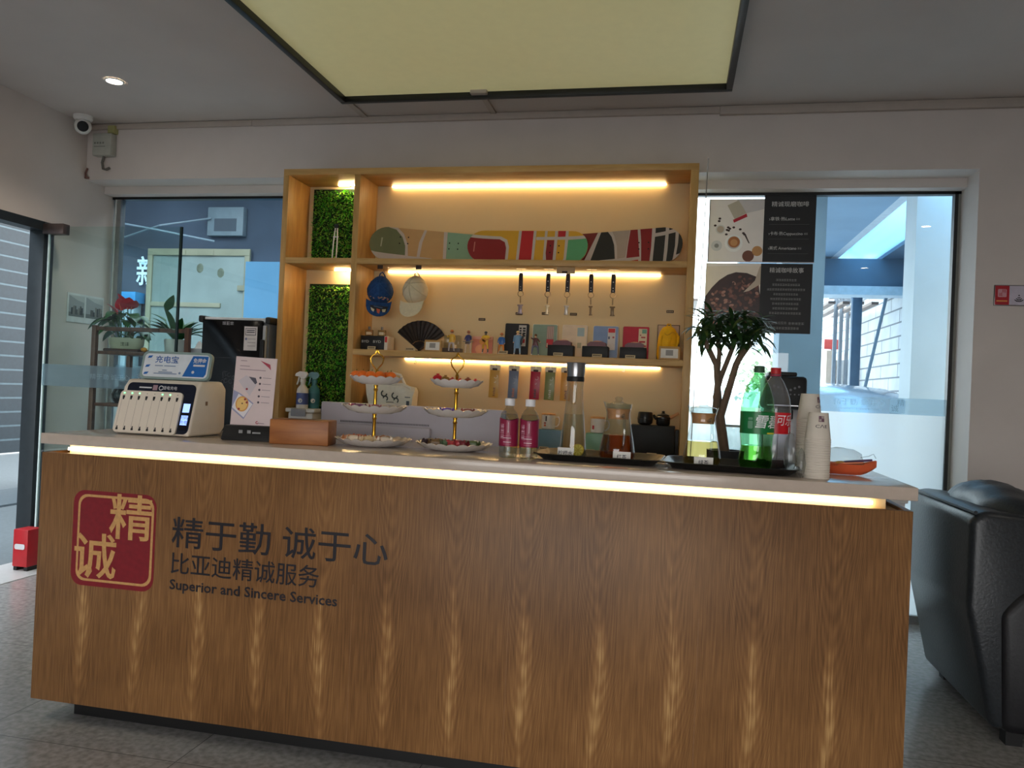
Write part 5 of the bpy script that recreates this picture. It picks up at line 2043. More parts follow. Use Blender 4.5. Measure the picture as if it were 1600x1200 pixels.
# ---- leaflet in a black stand
t = thing('leaflet_stand', 'black slotted stand holding a pink white leaflet beside the charging station', 'stand', (-1.578, 2.79, ZT), (0, 0, R(8)))
m = MB()
m.poly([(-0.07, 0.0), (0.07, 0.0), (0.05, 0.056), (-0.04, 0.056)], lambda x, y, d: Vector((-0.112 + d, x, y)), 0.0, blk, thick=0.212)
bmesh.ops.bevel(m.bm, geom=m.bm.edges[:], offset=0.006, segments=2, profile=0.5, affect='EDGES')
m.build('base', parent=t)
m = MB()
fb_ = flat((0, -0.055, 0.03), n=(0, -1, 0.5))
for x0, x1 in ((-0.045, -0.03), (-0.012, 0.002), (0.008, 0.04)):
    m.rect(x0, -0.004, x1, 0.008 if x1 - x0 < 0.02 else 0.002, fb_, 0.004, mat('grey_print', (140, 140, 140)))
m.build('printed_marks', parent=t, smooth=False)
lf = thing('leaflet', 'pinkish white leaflet with a printed plate of food, upright in the black stand', 'leaflet', (-1.600, 2.785, ZT + 0.05), (R(-3), R(1.5), R(8)))
m = MB()
m.box((-0.082, 0.0, 0.001), (0.082, 0.003, 0.27), mat('leaflet_paper', (216, 196, 194), rough=0.4, var=0.03))
m.build('sheet', parent=lf)
m = MB()
fm = flat((0, 0, 0.135))
px_ = lambda x: (x - 510) / 530 * 0.164
py_ = lambda y: (510 - y) / 780 * 0.262
m.poly([(px_(250), py_(500)), (px_(330), py_(530)), (px_(460), py_(600)), (px_(520), py_(640)), (px_(410), py_(830)), (px_(245), py_(720))], fm, 0.0005, pig((150, 150, 180)))
m.poly([(px_(320), py_(540)), (px_(510), py_(650)), (px_(410), py_(810)), (px_(250), py_(700))], fm, 0.0009, pig((226, 220, 222)))
m.disc(px_(375), py_(655), 0.026, fm, 0.0013, pig((214, 150, 70)), ry=0.030)
m.disc(px_(375), py_(655), 0.021, fm, 0.0017, pig((232, 190, 110)), ry=0.025)
for x, y in ((410, 600), (435, 635), (340, 715), (420, 480)):
    m.disc(px_(x), py_(y), 0.0045, fm, 0.0021, pig((150, 40, 50)), n=10)
m.disc(px_(378), py_(650), 0.003, fm, 0.0021, pig((70, 40, 30)), n=8)
m.poly([(px_(430), py_(335)), (px_(520), py_(345)), (px_(545), py_(400)), (px_(520), py_(420))], fm, 0.0009, pig((74, 70, 84)))
m.poly([(px_(300), py_(390)), (px_(400), py_(320)), (px_(540), py_(420)), (px_(460), py_(560))], fm, 0.0005, pig((200, 188, 192)))
m.poly([(px_(560), py_(140)), (px_(690), py_(180)), (px_(705), py_(245)), (px_(670), py_(215))], fm, 0.0009, pig((170, 50, 70)))
for k, y in enumerate((340, 410, 480, 555, 625)):
    m.disc(px_(580), py_(y), 0.0045, fm, 0.0009, pig((70, 60, 70)), n=10)
    m.rect(px_(610), py_(y) - 0.001, px_(720), py_(y) + 0.001, fm, 0.0009, pig((140, 124, 130)))
for x0, x1, y in ((310, 390, 155), (305, 430, 215), (305, 640, 255), (600, 680, 865)):
    m.rect(px_(x0), py_(y) - 0.0012, px_(x1), py_(y) + 0.0012, fm, 0.0009, pig((140, 116, 126)))
m.poly(arc(px_(588), py_(858), 0.006, 0.003, 0, 300), fm, 0.0009, pig((170, 40, 60)))
m.build('printed_graphic', parent=lf, smooth=False)

# ---- wooden tissue box
wd = wood('walnut_box_wood', (176, 112, 58), (136, 78, 36), scale=3, stretch=(1.5, 6, 9))
p = cpt(470, 696)
t = thing('tissue_box', 'plain brown wooden tissue box on the counter left of the cake stands', 'box', (-1.358, 2.745, ZT), (0, 0, R(10)))
m = MB()
m.box((-0.110, -0.06, 0.0), (0.110, 0.06, 0.092), wd, bev=0.004)
m.build('box', parent=t)
m = MB()
m.poly(rrect(0.12, 0.035, 0.016), flat((0, 0, 0.092), (1, 0, 0), (0, 1, 0), (0, 0, 1)), 0.0005, blk)
m.build('slot', parent=t)

# ---- cake stands
porc = mat('white_porcelain', (226, 220, 216), rough=0.15, coat=0.5, var=0.02)
gold = mat('gold_metal', (214, 160, 56), rough=0.22, metal=1.0, var=0.03)


def cake_stand(x, y, label, tiltz):
    t = thing('cake_stand', label, 'cake stand', (x, y, ZT), (0, 0, tiltz), 'three tier cake stands')

    def sc(nl):
        def f(a, r, z_):
            k = (r / 0.15)
            return r * (1 + 0.03 * abs(math.sin(a * nl / 2)) * min(1, k * 1.3)), z_ + 0.006 * abs(math.sin(a * nl / 2)) * (1 if z_ > 0.017 else 0)
        return f
    for r, z_, nl in ((0.143, 0.0, 22), (0.122, 0.125, 20), (0.100, 0.235, 18)):
        m = MB()
        zz = lambda h: h
        prof = [(r * 0.55, 0.001), (r * 0.6, 0.004), (r * 0.8, 0.010), (r * 0.97, 0.024), (r * 0.99, 0.026), (r * 0.96, 0.027), (r * 0.78, 0.014), (r * 0.5, 0.008), (0.006, 0.008)]
        m.lathe(prof, m=porc, n=nl * 4, fn=sc(nl), caps=(True, True))
        o = m.build('plate', parent=t, sharp=60)
        o.location.z = z_
    m = MB()
    m.lathe([(0.009, 0.009), (0.0065, 0.016), (0.0065, 0.10), (0.009, 0.105), (0.0065, 0.112), (0.009, 0.124)], m=gold, n=14)
    m.lathe([(0.009, 0.134), (0.0065, 0.142), (0.0065, 0.21), (0.009, 0.216), (0.0065, 0.222), (0.009, 0.234)], m=gold, n=14)
    m.lathe([(0.008, 0.244), (0.0065, 0.25), (0.0055, 0.275), (0.0075, 0.28), (0.005, 0.286), (0.003, 0.292)], m=gold, n=14)
    m.build('post', parent=t)
    m = MB()
    half = [(0.0, 0.288), (0.008, 0.30), (0.021, 0.316), (0.0255, 0.333), (0.018, 0.346), (0.007, 0.353), (0.0, 0.361)]
    for s in (-1, 1):
        m.tube([(s * a, 0, b) for a, b in half], 0.0026, gold, n=7)
        m.tube([(s * 0.008, 0, 0.352), (s * 0.004, 0, 0.362), (0, 0, 0.366)], 0.0022, gold, n=6)
        m.ball((s * 0.0255, 0, 0.338), 0.0034, gold, sub=1)
        m.ball((s * 0.012, 0, 0.304), 0.003, gold, sub=1)
    m.ball((0, 0, 0.366), 0.004, gold, sub=1)
    m.build('handle', parent=t)


p1_, p2_ = PY(583, 700, 2.84), PY(709, 705, 2.86)
A1, A2 = Vector((p1_.x, 2.84, ZT)), Vector((p2_.x, 2.86, ZT))
cake_stand(A1.x, A1.y, 'left three tier white cake stand with tangerines on top', 0.2)
cake_stand(A2.x, A2.y, 'right three tier white cake stand with red sweets on top', 0.5)

orange_m = mat('tangerine_peel', (232, 110, 28), rough=0.4, bump=0.15, scale=150, subs=0.1)
stem_m = mat('green_stem', (86, 110, 40), rough=0.7)
ords = ['first', 'second', 'third', 'fourth', 'fifth', 'sixth', 'seventh', 'eighth']
k = 0
spots = [(-0.072, -0.030), (-0.036, -0.058), (0.000, -0.064), (0.038, -0.052), (0.066, -0.020), (-0.038, 0.034), (0.016, 0.060)]
for i, (dx, dy) in enumerate(spots):
    z_ = ZT + 0.235 + 0.0125
    lab = (ords[i] + ' tangerine from the left along the front of the top plate') if i < 5 else ('tangerine behind the gold post on the top plate, left one', 'tangerine behind the gold post on the top plate, right one')[i - 5]
    t = thing('tangerine', lab, 'tangerine', (A1.x + dx, A1.y + dy, z_), (0.2 * (i % 3 - 1), 0.15 * (i % 2), i), 'tangerines on the left cake stand')
    m = MB()
    m.ball((0, 0, 0.0195), 0.021 + 0.0012 * (i % 2), orange_m, s=(1, 1, 0.88), sub=3)
    m.build('fruit', parent=t)
    m = MB()
    m.tube([(0, 0, 0.0375), (0.001, 0.001, 0.044)], 0.0014, stem_m, n=5)
    m.disc(0, 0, 0.003, flat((0, 0, 0.0385), (1, 0, 0), (0, 1, 0), (0, 0, 1)), 0, stem_m, n=6)
    m.build('stem', parent=t)


def sweet(loc, rz, label, col, L_=0.03, w=0.014, group='wrapped sweets on the cake stands', kind=0):
    """wrapped sweet: plump middle and two twisted wrapper ends"""
    t = thing('wrapped_sweet', label, 'sweet', loc, (0, 0, rz), group)
    c = pig(col)
    m = MB()
    m.tube([(-L_ / 2, 0, w * 0.55), (-L_ * 0.42, 0, w * 0.6), (0, 0, w * 0.62), (L_ * 0.42, 0, w * 0.6), (L_ / 2, 0, w * 0.55)], [w * 0.2, w * 0.52, w * 0.6, w * 0.52, w * 0.2], c, n=10)
    m.build('sweet', parent=t)
    for s in (-1, 1):
        m = MB()
        m.tube([(s * L_ * 0.47, 0, w * 0.55), (s * L_ * 0.6, 0, w * 0.62), (s * L_ * 0.78, 0, w * 0.7)], [w * 0.16, w * 0.3, w * 0.62], c, n=8, caps=False)
        m.build('wrapper_end', parent=t)
    return t


def ball_sweet(loc, r, label, col):
    t = thing('round_sweet', label, 'sweet', loc, group='round sweets on the right cake stand')
    m = MB()
    m.ball((0, 0, r * 0.9), r, mat('foil_%d_%d' % col[:2], col, rough=0.3, metal=0.15, bump=0.2, scale=120), s=(1.05, 1, 0.9), sub=3)
    m.build('sweet', parent=t)
    m = MB()
    m.lathe([(r * 0.2, r * 1.62), (r * 0.3, r * 1.85), (r * 0.42, r * 1.98)], m=pig(col), n=10, caps=(False, False), fn=lambda a, rr, z_: (rr * (1 + 0.25 * math.sin(5 * a)), z_))
    m.build('wrapper_twist', parent=t)


zt = ZT + 0.235 + 0.0135
for dx, dy, r, col, lb in ((-0.066, -0.03, 0.019, (190, 28, 46), 'large round red sweet at the left of the top plate, right cake stand'),
                           (-0.030, -0.05, 0.0165, (156, 112, 50), 'round bronze sweet beside the large red one on the top plate'),
                           (0.000, -0.062, 0.013, (196, 50, 60), 'small round red sweet at the front middle of the top plate'),
                           (0.028, -0.056, 0.012, (214, 66, 70), 'small round pale red sweet right of the front middle, top plate'),
                           (0.052, -0.034, 0.0145, (150, 70, 50), 'round red brown sweet towards the right of the top plate'),
                           (0.074, -0.008, 0.0125, (206, 44, 52), 'rightmost small red sweet on the top plate')):
    ball_sweet((A2.x + dx, A2.y + dy, zt), r, lb, col)
zm = ZT + 0.125 + 0.0135
for dx, dy, rz, col, lb in ((-0.058, -0.058, 0.4, (150, 60, 90), 'plum wrapped sweet at the left of the middle plate, left stand'),
                            (-0.028, -0.076, -0.2, (120, 70, 110), 'purple wrapped sweet left of the post on the middle plate, left stand'),
                            (0.028, -0.070, 0.3, (170, 110, 120), 'dusty pink wrapped sweet right of the post on the middle plate, left stand')):
    sweet((A1.x + dx, A1.y + dy, zm + 0.006), rz, lb, col)
for dx, dy, rz, col, lb in ((-0.012, -0.076, 0.5, (120, 90, 190), 'violet wrapped sweet left of the post on the middle plate, right stand'),
                            (0.062, -0.054, -0.25, (150, 80, 80), 'brown red wrapped sweet at the right of the middle plate, right stand')):
    sweet((A2.x + dx, A2.y + dy, zm + 0.006), rz, lb, col, L_=0.034)
zb = ZT + 0.0135
rr = random.Random(5)
cols1 = [(206, 140, 96), (226, 206, 180), (196, 120, 80), (214, 190, 150), (186, 110, 70), (230, 214, 196), (200, 150, 110), (210, 120, 90)]
pl1 = [(-0.075, -0.055), (-0.045, -0.085), (-0.018, -0.062), (0.014, -0.088), (0.040, -0.060), (0.072, -0.072), (0.056, -0.024), (-0.052, -0.014)]
w1 = ['orange brown', 'pale cream', 'copper', 'straw coloured', 'dark tan', 'milky white', 'sandy', 'salmon']
for i, (dx, dy) in enumerate(pl1):
    sweet((A1.x + dx, A1.y + dy, zb + 0.004), rr.uniform(-0.9, 0.9), w1[i] + ' wrapped sweet on the bottom plate of the left cake stand', cols1[i], L_=0.034, w=0.022)
cols2 = [(60, 40, 46), (120, 92, 60), (96, 120, 90), (176, 60, 66), (130, 40, 50), (200, 90, 96), (84, 100, 60), (150, 110, 70)]
w2 = ['nearly black', 'bronze', 'pale green', 'bright red', 'dark red', 'rose pink', 'olive green', 'golden brown']
pl2 = [(-0.082, -0.045), (-0.048, -0.082), (-0.010, -0.072), (0.018, -0.090), (0.046, -0.066), (0.030, -0.040), (0.082, -0.040), (-0.052, -0.030)]
for i, (dx, dy) in enumerate(pl2):
    sweet((A2.x + dx, A2.y + dy, zb + 0.004), rr.uniform(-0.9, 0.9), w2[i] + ' wrapped sweet on the bottom plate of the right cake stand', cols2[i], L_=0.036, w=0.022)

# ---- water bottles
pet = sheet_glass('clear_pet', (236, 240, 240), 1.45, edge=0.22)
water = sheet_glass('water', (242, 246, 244), 1.2)
wine_l = mat('wine_label', (140, 24, 62), rough=0.35, var=0.04)
for px, py, lb in ((793, 718, 'left small clear water bottle with a wine red label'), (825, 719, 'right small clear water bottle with a wine red label')):
    p = PY(px, py, 2.70)
    t = thing('water_bottle', lb, 'bottle', (p.x, 2.70, ZT), group='water bottles on the counter')
    m = MB()
    m.lathe([(0.026, 0.001), (0.031, 0.005), (0.0325, 0.014), (0.031, 0.022), (0.0325, 0.03), (0.0325, 0.14), (0.029, 0.155), (0.02, 0.168), (0.014, 0.174), (0.013, 0.182)], m=pet, n=28)
    m.build('body', parent=t)
    m = MB()
    m.lathe([(0.0315, 0.003), (0.0312, 0.138), (0.027, 0.153)], m=water, n=28)
    m.build('water', parent=t)
    m = MB()
    m.lathe([(0.0331, 0.042), (0.0331, 0.136)], m=wine_l, n=36, caps=(False, False), fn=lambda a, r, z_: (r, z_ + (0.004 * math.sin(a * 2 + 1) if z_ > 0.1 else 0)))
    lab_ = m.build('paper_label', parent=t)
    m = MB()
    dm = drum(0.0333)
    pk = mat('pale_pink_print', (214, 176, 190))
    m.marks(-0.027, 0.027, 0.0, 0.014, lambda x, y, d: drum(0.0333)(-y - 0.018, 0.093 + x, d), pk, d=0.0006, seed=4)
    for j in range(5):
        m.rect(-0.012, 0.048 + j * 0.007, 0.016, 0.051 + j * 0.007, dm, 0.0005, pk if j % 2 else mat('rose_print', (180, 80, 110)), nx=3)
    m.rect(0.004, 0.09, 0.006, 0.125, dm, 0.0005, pk)
    m.build('lettering', parent=lab_, smooth=False)
    m = MB()
    m.lathe([(0.0165, 0.1825), (0.0172, 0.184), (0.0172, 0.205), (0.016, 0.207)], m=mat('white_cap', (226, 224, 226), rough=0.4), n=30)
    m.build('cap', parent=t)

# ---- trays
tray_m = mat('black_tray', (20, 20, 21), rough=0.35, var=0.2, scale=60)


def tray(cx, cy, hx, hy, rz, label):
    t = thing('serving_tray', label, 'tray', (cx, cy, ZT), (0, 0, rz), 'black serving trays')
    m = MB()
    prev = None
    for k_, (g, z_) in enumerate(((-0.03, 0.001), (-0.026, 0.001), (0.0, 0.022), (0.006, 0.023), (0.003, 0.025), (-0.004, 0.023), (-0.028, 0.006), (-0.05, 0.005))):
        cur = m.verts([(x, y, z_) for x, y in rrect(2 * (hx + g), 2 * (hy + g), 0.05, n=6)])
        if prev:
            kk = len(cur)
            for i in range(kk):
                m.face([prev[i], prev[(i + 1) % kk], cur[(i + 1) % kk], cur[i]], tray_m)
        else:
            m.face(cur[::-1], tray_m)
        prev = cur
    m.face(prev, tray_m)
    m.build('tray', parent=t)
    m = MB()
    kk = rrect(2 * (hx - 0.045), 2 * (hy - 0.045), 0.03, n=6)
    m.tube([(x, y, 0.0055) for x, y in kk], 0.001, mat('tray_groove', (46, 46, 46), rough=0.3), n=5, closed=True)
    m.build('groove', parent=t)


TY1, TY2 = 2.81, 2.775
tray(-0.247, TY1, 0.215, 0.15, R(-3), 'left black tray under the tall carafe and the red tea pitcher')
tray(0.196, TY2, 0.215, 0.155, R(-4), 'right black tray under the green soda bottle and the pale tea pitcher')
ZTR = ZT + 0.0065

glass_v = sheet_glass('pitcher_glass', (238, 242, 242), 1.5, edge=0.35)


def note(x, y, z, s, label, w=0.032, h=0.036, rz=0.0):
    t = thing('name_card', label, 'card', (x, y, z), (R(-4), 0, rz), 'white name cards on the drinks')
    m = MB()
    m.box((-w, -0.001, 0), (w, 0.001, h), mat('white_card'), bev=0.0004)
    m.build('card', parent=t)
    m = MB()
    m.text(s, 0.017, flat((0, -0.001, h * 0.45)), mat('card_ink', (70, 64, 70)), d=0.0006, bold=0.01)
    m.build('lettering', parent=t, smooth=False)


# tall carafe
p = PY(894, 716, 2.79)
t = thing('carafe', 'tall clear water carafe with a steel and black lid on the left tray', 'carafe', (p.x, 2.79, ZTR))
m = MB()
m.lathe([(0.044, 0.001), (0.049, 0.004), (0.0495, 0.012), (0.044, 0.07), (0.036, 0.15), (0.030, 0.21), (0.0285, 0.25), (0.030, 0.27)], m=glass_v, n=32, caps=(True, False))
m.build('glass', parent=t)
m = MB()
m.lathe([(0.045, 0.005), (0.0465, 0.012), (0.0415, 0.07), (0.0345, 0.148), (0.0335, 0.155)], m=water, n=32)
m.build('water', parent=t)
m = MB()
m.lathe([(0.031, 0.271), (0.0315, 0.284), (0.030, 0.288)], m=blk, n=30)
m.build('seal', parent=t)
m = MB()
m.lathe([(0.0305, 0.2885), (0.034, 0.335), (0.033, 0.338), (0.028, 0.334)], m=mat('brushed_steel', (150, 150, 152), rough=0.28, metal=1.0), n=32)
m.build('lid', parent=t)
m = MB()
m.tube([(0, 0, 0.268), (0.001, 0, 0.23), (-0.003, 0, 0.19)], [0.003, 0.005, 0.006], mat('amber_rod', (190, 150, 90), rough=0.2), n=8)
m.build('stirrer', parent=t)
t = thing('lemon_slice', 'lemon slice at the bottom of the tall carafe', 'lemon', (p.x + 0.022, 2.758, ZTR + 0.030), (0, 0, 0.5))
m = MB()
m.tube([(0, -0.003, 0), (0, 0.003, 0)], 0.022, mat('lemon_peel', (196, 160, 44), rough=0.4), n=24)
m.build('peel', parent=t)
m = MB()
for i in range(8):
    a = 2 * PI * i / 8
    m.poly([(0.003 * math.cos(a + 0.39), 0.003 * math.sin(a + 0.39)), (0.019 * math.cos(a + 0.08), 0.019 * math.sin(a + 0.08)), (0.0198 * math.cos(a + 0.39), 0.0198 * math.sin(a + 0.39)), (0.019 * math.cos(a + 0.7), 0.019 * math.sin(a + 0.7))],
           flat((0, -0.003, 0)), 0.0005, mat('lemon_flesh', (226, 200, 90), rough=0.3))
m.build('segments', parent=t)
note(p.x - 0.018, 2.734, ZTR + 0.002, '柠檬水', 'white name card leaning on the tall carafe', w=0.028)


def pitcher(px, y, label, liq, lvl):
    p = PY(px, 722, y)
    t = thing('pitcher', label, 'pitcher', (p.x, y, ZTR), (0, 0, 0), 'glass pitchers with cork stoppers')
    m = MB()

    def lip(a, r, z_):
        k_ = max(0, (z_ - 0.15) / 0.06)
        return r * (1 + 0.16 * k_ * max(0, math.cos(a - 2.9)) ** 6), z_ + 0.006 * k_ * max(0, math.cos(a - 2.9)) ** 6
    m.lathe([(0.055, 0.001), (0.062, 0.006), (0.064, 0.018), (0.060, 0.05), (0.048, 0.11), (0.0415, 0.15), (0.0405, 0.165), (0.045, 0.185), (0.049, 0.2)], m=glass_v, n=36, caps=(True, False), fn=lip)
    m.build('glass', parent=t)
    m = MB()
    m.lathe([(0.056, 0.005), (0.0605, 0.018), (0.057, 0.05), (0.057 - (lvl - 0.05) * 0.2, lvl), (0.02, lvl + 0.0003)], m=liq, n=36)
    m.build('tea', parent=t)
    m = MB()
    s = Vector((0.35, -0.94, 0))
    hp = [(0.046, 0.155), (0.064, 0.162), (0.076, 0.14), (0.080, 0.10), (0.076, 0.06), (0.062, 0.046)]
    m.tube([(s.x * a, s.y * a, b) for a, b in hp], 0.0055, glass_v, n=8)
    m.build('handle', parent=t)
    m = MB()
    m.lathe([(0.036, 0.145), (0.039, 0.172), (0.042, 0.1785), (0.041, 0.181)], m=mat('cork_stopper', (200, 140, 88), rough=0.7, var=0.12, scale=70), n=28)
    m.build('cork', parent=t)
    m = MB()
    m.lathe([(0.040, 0.1815), (0.045, 0.186), (0.043, 0.198), (0.016, 0.205), (0.011, 0.21), (0.014, 0.217), (0.01, 0.223), (0.003, 0.224)], m=glass_v, n=28)
    m.build('glass_lid', parent=t)
    return p


red_tea = sheet_glass('red_tea', (238, 170, 100), 1.25, edge=0.2)
pale_tea = sheet_glass('pale_tea', (244, 228, 178), 1.25, edge=0.2)
p = pitcher(963, 2.79, 'glass pitcher of dark amber tea on the left tray', red_tea, 0.090)
note(p.x + 0.022, 2.719, ZTR + 0.002, '红茶', 'white name card leaning on the amber tea pitcher', w=0.030, h=0.034)
p = pitcher(1096, 2.76, 'glass pitcher of pale yellow tea on the right tray', pale_tea, 0.086)
note(p.x + 0.004, 2.689, ZTR + 0.002, '绿茶', 'white name card leaning on the pale yellow tea pitcher', w=0.031, h=0.034)

# ---- soda bottles
green_pet = sheet_glass('green_pet', (196, 242, 210), 1.45, edge=0.25)
soda = sheet_glass('green_soda', (220, 244, 170), 1.25, edge=0.2)


def soda_bottle(px, y, label, petm, capm, lab_m, cs=1.0, liquid=None, dark=None, ringm=None):
    p = PY(px, 735, y)
    t = thing('soda_bottle', label, 'bottle', (p.x, y, ZTR), group='large soda bottles on the right tray')
    m = MB()

    def pet5(a, r, z_):
        k_ = max(0, 1 - z_ / 0.06)
        return r * (1 - 0.16 * k_ * (0.5 + 0.5 * math.cos(5 * a))), z_
    m.lathe([(0.030, 0.001), (0.050, 0.004), (0.055, 0.02), (0.056, 0.04), (0.053, 0.06), (0.050, 0.075), (0.052, 0.095), (0.054, 0.12), (0.0545, 0.195), (0.054, 0.21), (0.050, 0.24), (0.040, 0.272), (0.027, 0.30), (0.0165, 0.315), (0.0145, 0.325)], m=petm, n=40, fn=pet5, caps=(True, False))
    m.build('body', parent=t)
    if liquid:
        m = MB()
        m.lathe([(0.029, 0.004), (0.048, 0.007), (0.053, 0.022), (0.0535, 0.04), (0.0505, 0.06), (0.0475, 0.078), (0.0478, 0.082)], m=liquid, n=40, fn=pet5)
        m.build('soda', parent=t)
    if dark:
        m = MB()
        m.lathe([(0.029, 0.004), (0.048, 0.007), (0.053, 0.022), (0.0532, 0.034)], m=dark, n=40, fn=pet5)
        m.build('soda', parent=t)
    m = MB()
    m.lathe([(0.0552, 0.122), (0.0556, 0.194)], m=lab_m, n=44, caps=(False, False))
    lb = m.build('label_band', parent=t)
    m = MB()
    m.lathe([(0.0165, 0.318), (0.0185, 0.319), (0.0185, 0.323)], m=ringm or petm, n=24, caps=(False, False))
    m.build('neck_ring', parent=t)
    m = MB()
    m.lathe([(0.0165, 0.3255), (0.0172, 0.327), (0.0172, 0.345), (0.016, 0.347)], m=capm, n=30)
    m.build('cap', parent=t)
    return lb, p


lb, p = soda_bottle(1180, 2.74, 'green large soda bottle with a dark green label, part full', green_pet, mat('dark_green_cap', (52, 84, 60), rough=0.45), mat('green_label', (18, 116, 58), rough=0.35), liquid=soda)
m = MB()
dm = drum(0.0558, 0.158, 0.15)
wp = mat('label_white', (226, 230, 228))
m.text('雪碧', 0.046, dm, wp, x=0.020, y=0.002, d=0.0008, bold=0.012, shear=0.25, strip=0.005)
m.poly(rrect(0.017, 0.026, 0.004, cx=-0.036, cy=-0.006), dm, 0.0006, mat('label_grey_green', (110, 160, 128)))
m.poly(rrect(0.015, 0.008, 0.002, cx=-0.036, cy=0.014), dm, 0.0006, mat('label_grey_green'))
m.rect(0.02, -0.035, 0.055, -0.03, dm, 0.0006, pig((206, 200, 60)), nx=3)
m.build('lettering', parent=lb, smooth=False)
lb, p = soda_bottle(1206, 2.84, 'clear large soda bottle with red cap and red label behind the green one', sheet_glass('frosty_pet', (222, 224, 230), 1.5, rough=0.15, edge=0.4, milk=0.14, milkcol=(240, 242, 246)), mat('red_cap', (190, 38, 44), rough=0.4), mat('red_label', (206, 24, 36), rough=0.35),
                    dark=mat('cola', (46, 18, 14), rough=0.1), ringm=mat('crimson_ring', (170, 40, 70)))
m = MB()
dm = drum(0.0558, 0.158, 0.35)
m.text('可乐', 0.04, dm, wp, x=0.012, y=0.008, d=0.0008, bold=0.0, shear=0.2, fit=0.06, strip=0.005)
m.rect(0.03, -0.032, 0.036, -0.012, dm, 0.0006, wp)
m.build('lettering', parent=lb, smooth=False)

# ---- paper cups
cup_m = mat('kraft_white_cup', (214, 204, 190), rough=0.7, var=0.03)


def cup_stack(x, y, n, label_f, group, logo=None, top=True):
    """upside-down paper cups nested in a stack: every cup is a thing"""
    pitch = 0.0075
    for i in range(n):
        last = i == n - 1
        t = thing('paper_cup', label_f(i, n), 'cup', (x, y, ZT + 0.0005 + i * pitch), (0, 0, 0.0), group)
        m = MB()
        m.lathe([(0.0385, 0.0062), (0.0397, 0.0055), (0.0403, 0.003), (0.0397, 0.0005), (0.0387, 0.0), (0.0388, 0.004), (0.0290, 0.086), (0.0287, 0.0875), (0.0290, 0.088), (0.0294, 0.0865), (0.0386, 0.0062)], m=cup_m, n=32, caps=(False, False))
        cp = m.build('cup_wall', parent=t)
        if last:
            m = MB()
            m.lathe([(0.0283, 0.0842), (0.01, 0.0842)], m=mat('cup_base_paper', (196, 184, 168), rough=0.8), n=28)
            m.build('cup_base', parent=t)
            if logo:
                m = MB()
                cone = lambda xx, yy, d: drum(lambda h: 0.0386 + (0.0290 - 0.0386) * ((h + 0.0388) / 0.0818) + 0.0006, 0.045, logo)(xx, yy, d)
                m.rect(-0.009, 0.0145, 0.009, 0.033, cone, 0.0006, mat('seal_print', (110, 76, 90), rough=0.6, var=0.3, scale=300), nx=4)
                m.text('精', 0.009, cone, cup_m, x=0.004, y=0.028, d=0.0012)
                m.text('诚', 0.009, cone, cup_m, x=-0.004, y=0.0195, d=0.0012)
                m.text('CΛE', 0.014, cone, mat('cup_ink', (70, 64, 70)), x=0.0, y=0.0, d=0.0010, fit=0.036, bold=0.006, strip=0.004)
                m.build('logo', parent=cp, smooth=False)


q1, q2 = PZ(1262, 738, ZT), PZ(1276, 748, ZT)
q1 = PY(1261, 735, 2.80)
q2 = PY(1276, 745, 2.63)


def lab1(i, n):
    return ('topmost paper cup of the tall stack behind, mark turned right' if i == n - 1 else 'plain white paper cup nested in the tall back stack')


def lab2(i, n):
    return ('topmost paper cup of the short front stack, with a square seal and dark letters' if i == n - 1 else 'plain white paper cup nested in the short front stack')


cup_stack(q1.x, 2.80, 25, lab1, 'paper cups in the tall back stack', logo=0.9)
cup_stack(q2.x, 2.64, 17, lab2, 'paper cups in the short front stack', logo=0.12)

bagm = sheet_glass('plastic_film', (238, 240, 240), 1.45, rough=0.12, milk=0.08, milkcol=(230, 232, 236))


def crumple(mb, c, r, s, seed, mt, amp=0.35, sub=3):
    g = random.Random(seed)
    ks = [(Vector((g.uniform(-1, 1), g.uniform(-1, 1), g.uniform(-1, 1))).normalized() * g.uniform(3, 7), g.uniform(0, 6)) for _ in range(6)]

    def f(p):
        a = sum(abs(math.sin(p.dot(k_) + ph)) for k_, ph in ks) / 6
        return p * (1 - amp * a)
    mb.ball(c, r, mt, s=s, sub=sub, fn=f)


m = MB()
crumple(m, (0, 0, 0.068), 0.07, (0.36, 0.42, 1.25), 3, bagm, amp=0.3)
o = m.build('plastic_sleeve', sharp=20)
pz_ = PY(1240, 735, 2.74)
o.location = (pz_.x - 0.012, 2.745, ZT - 0.001)
tag(o, 'crumpled clear plastic sleeve left of the tall cup stack', 'plastic bag')
m = MB()
crumple(m, (0, 0, 0.05), 0.05, (0.34, 0.4, 1.1), 9, bagm, amp=0.3)
o = m.build('plastic_sleeve', sharp=20)
o.location = (q2.x - 0.053, 2.60, ZT - 0.001)
tag(o, 'crumpled clear plastic sleeve at the left foot of the short cup stack', 'plastic bag')

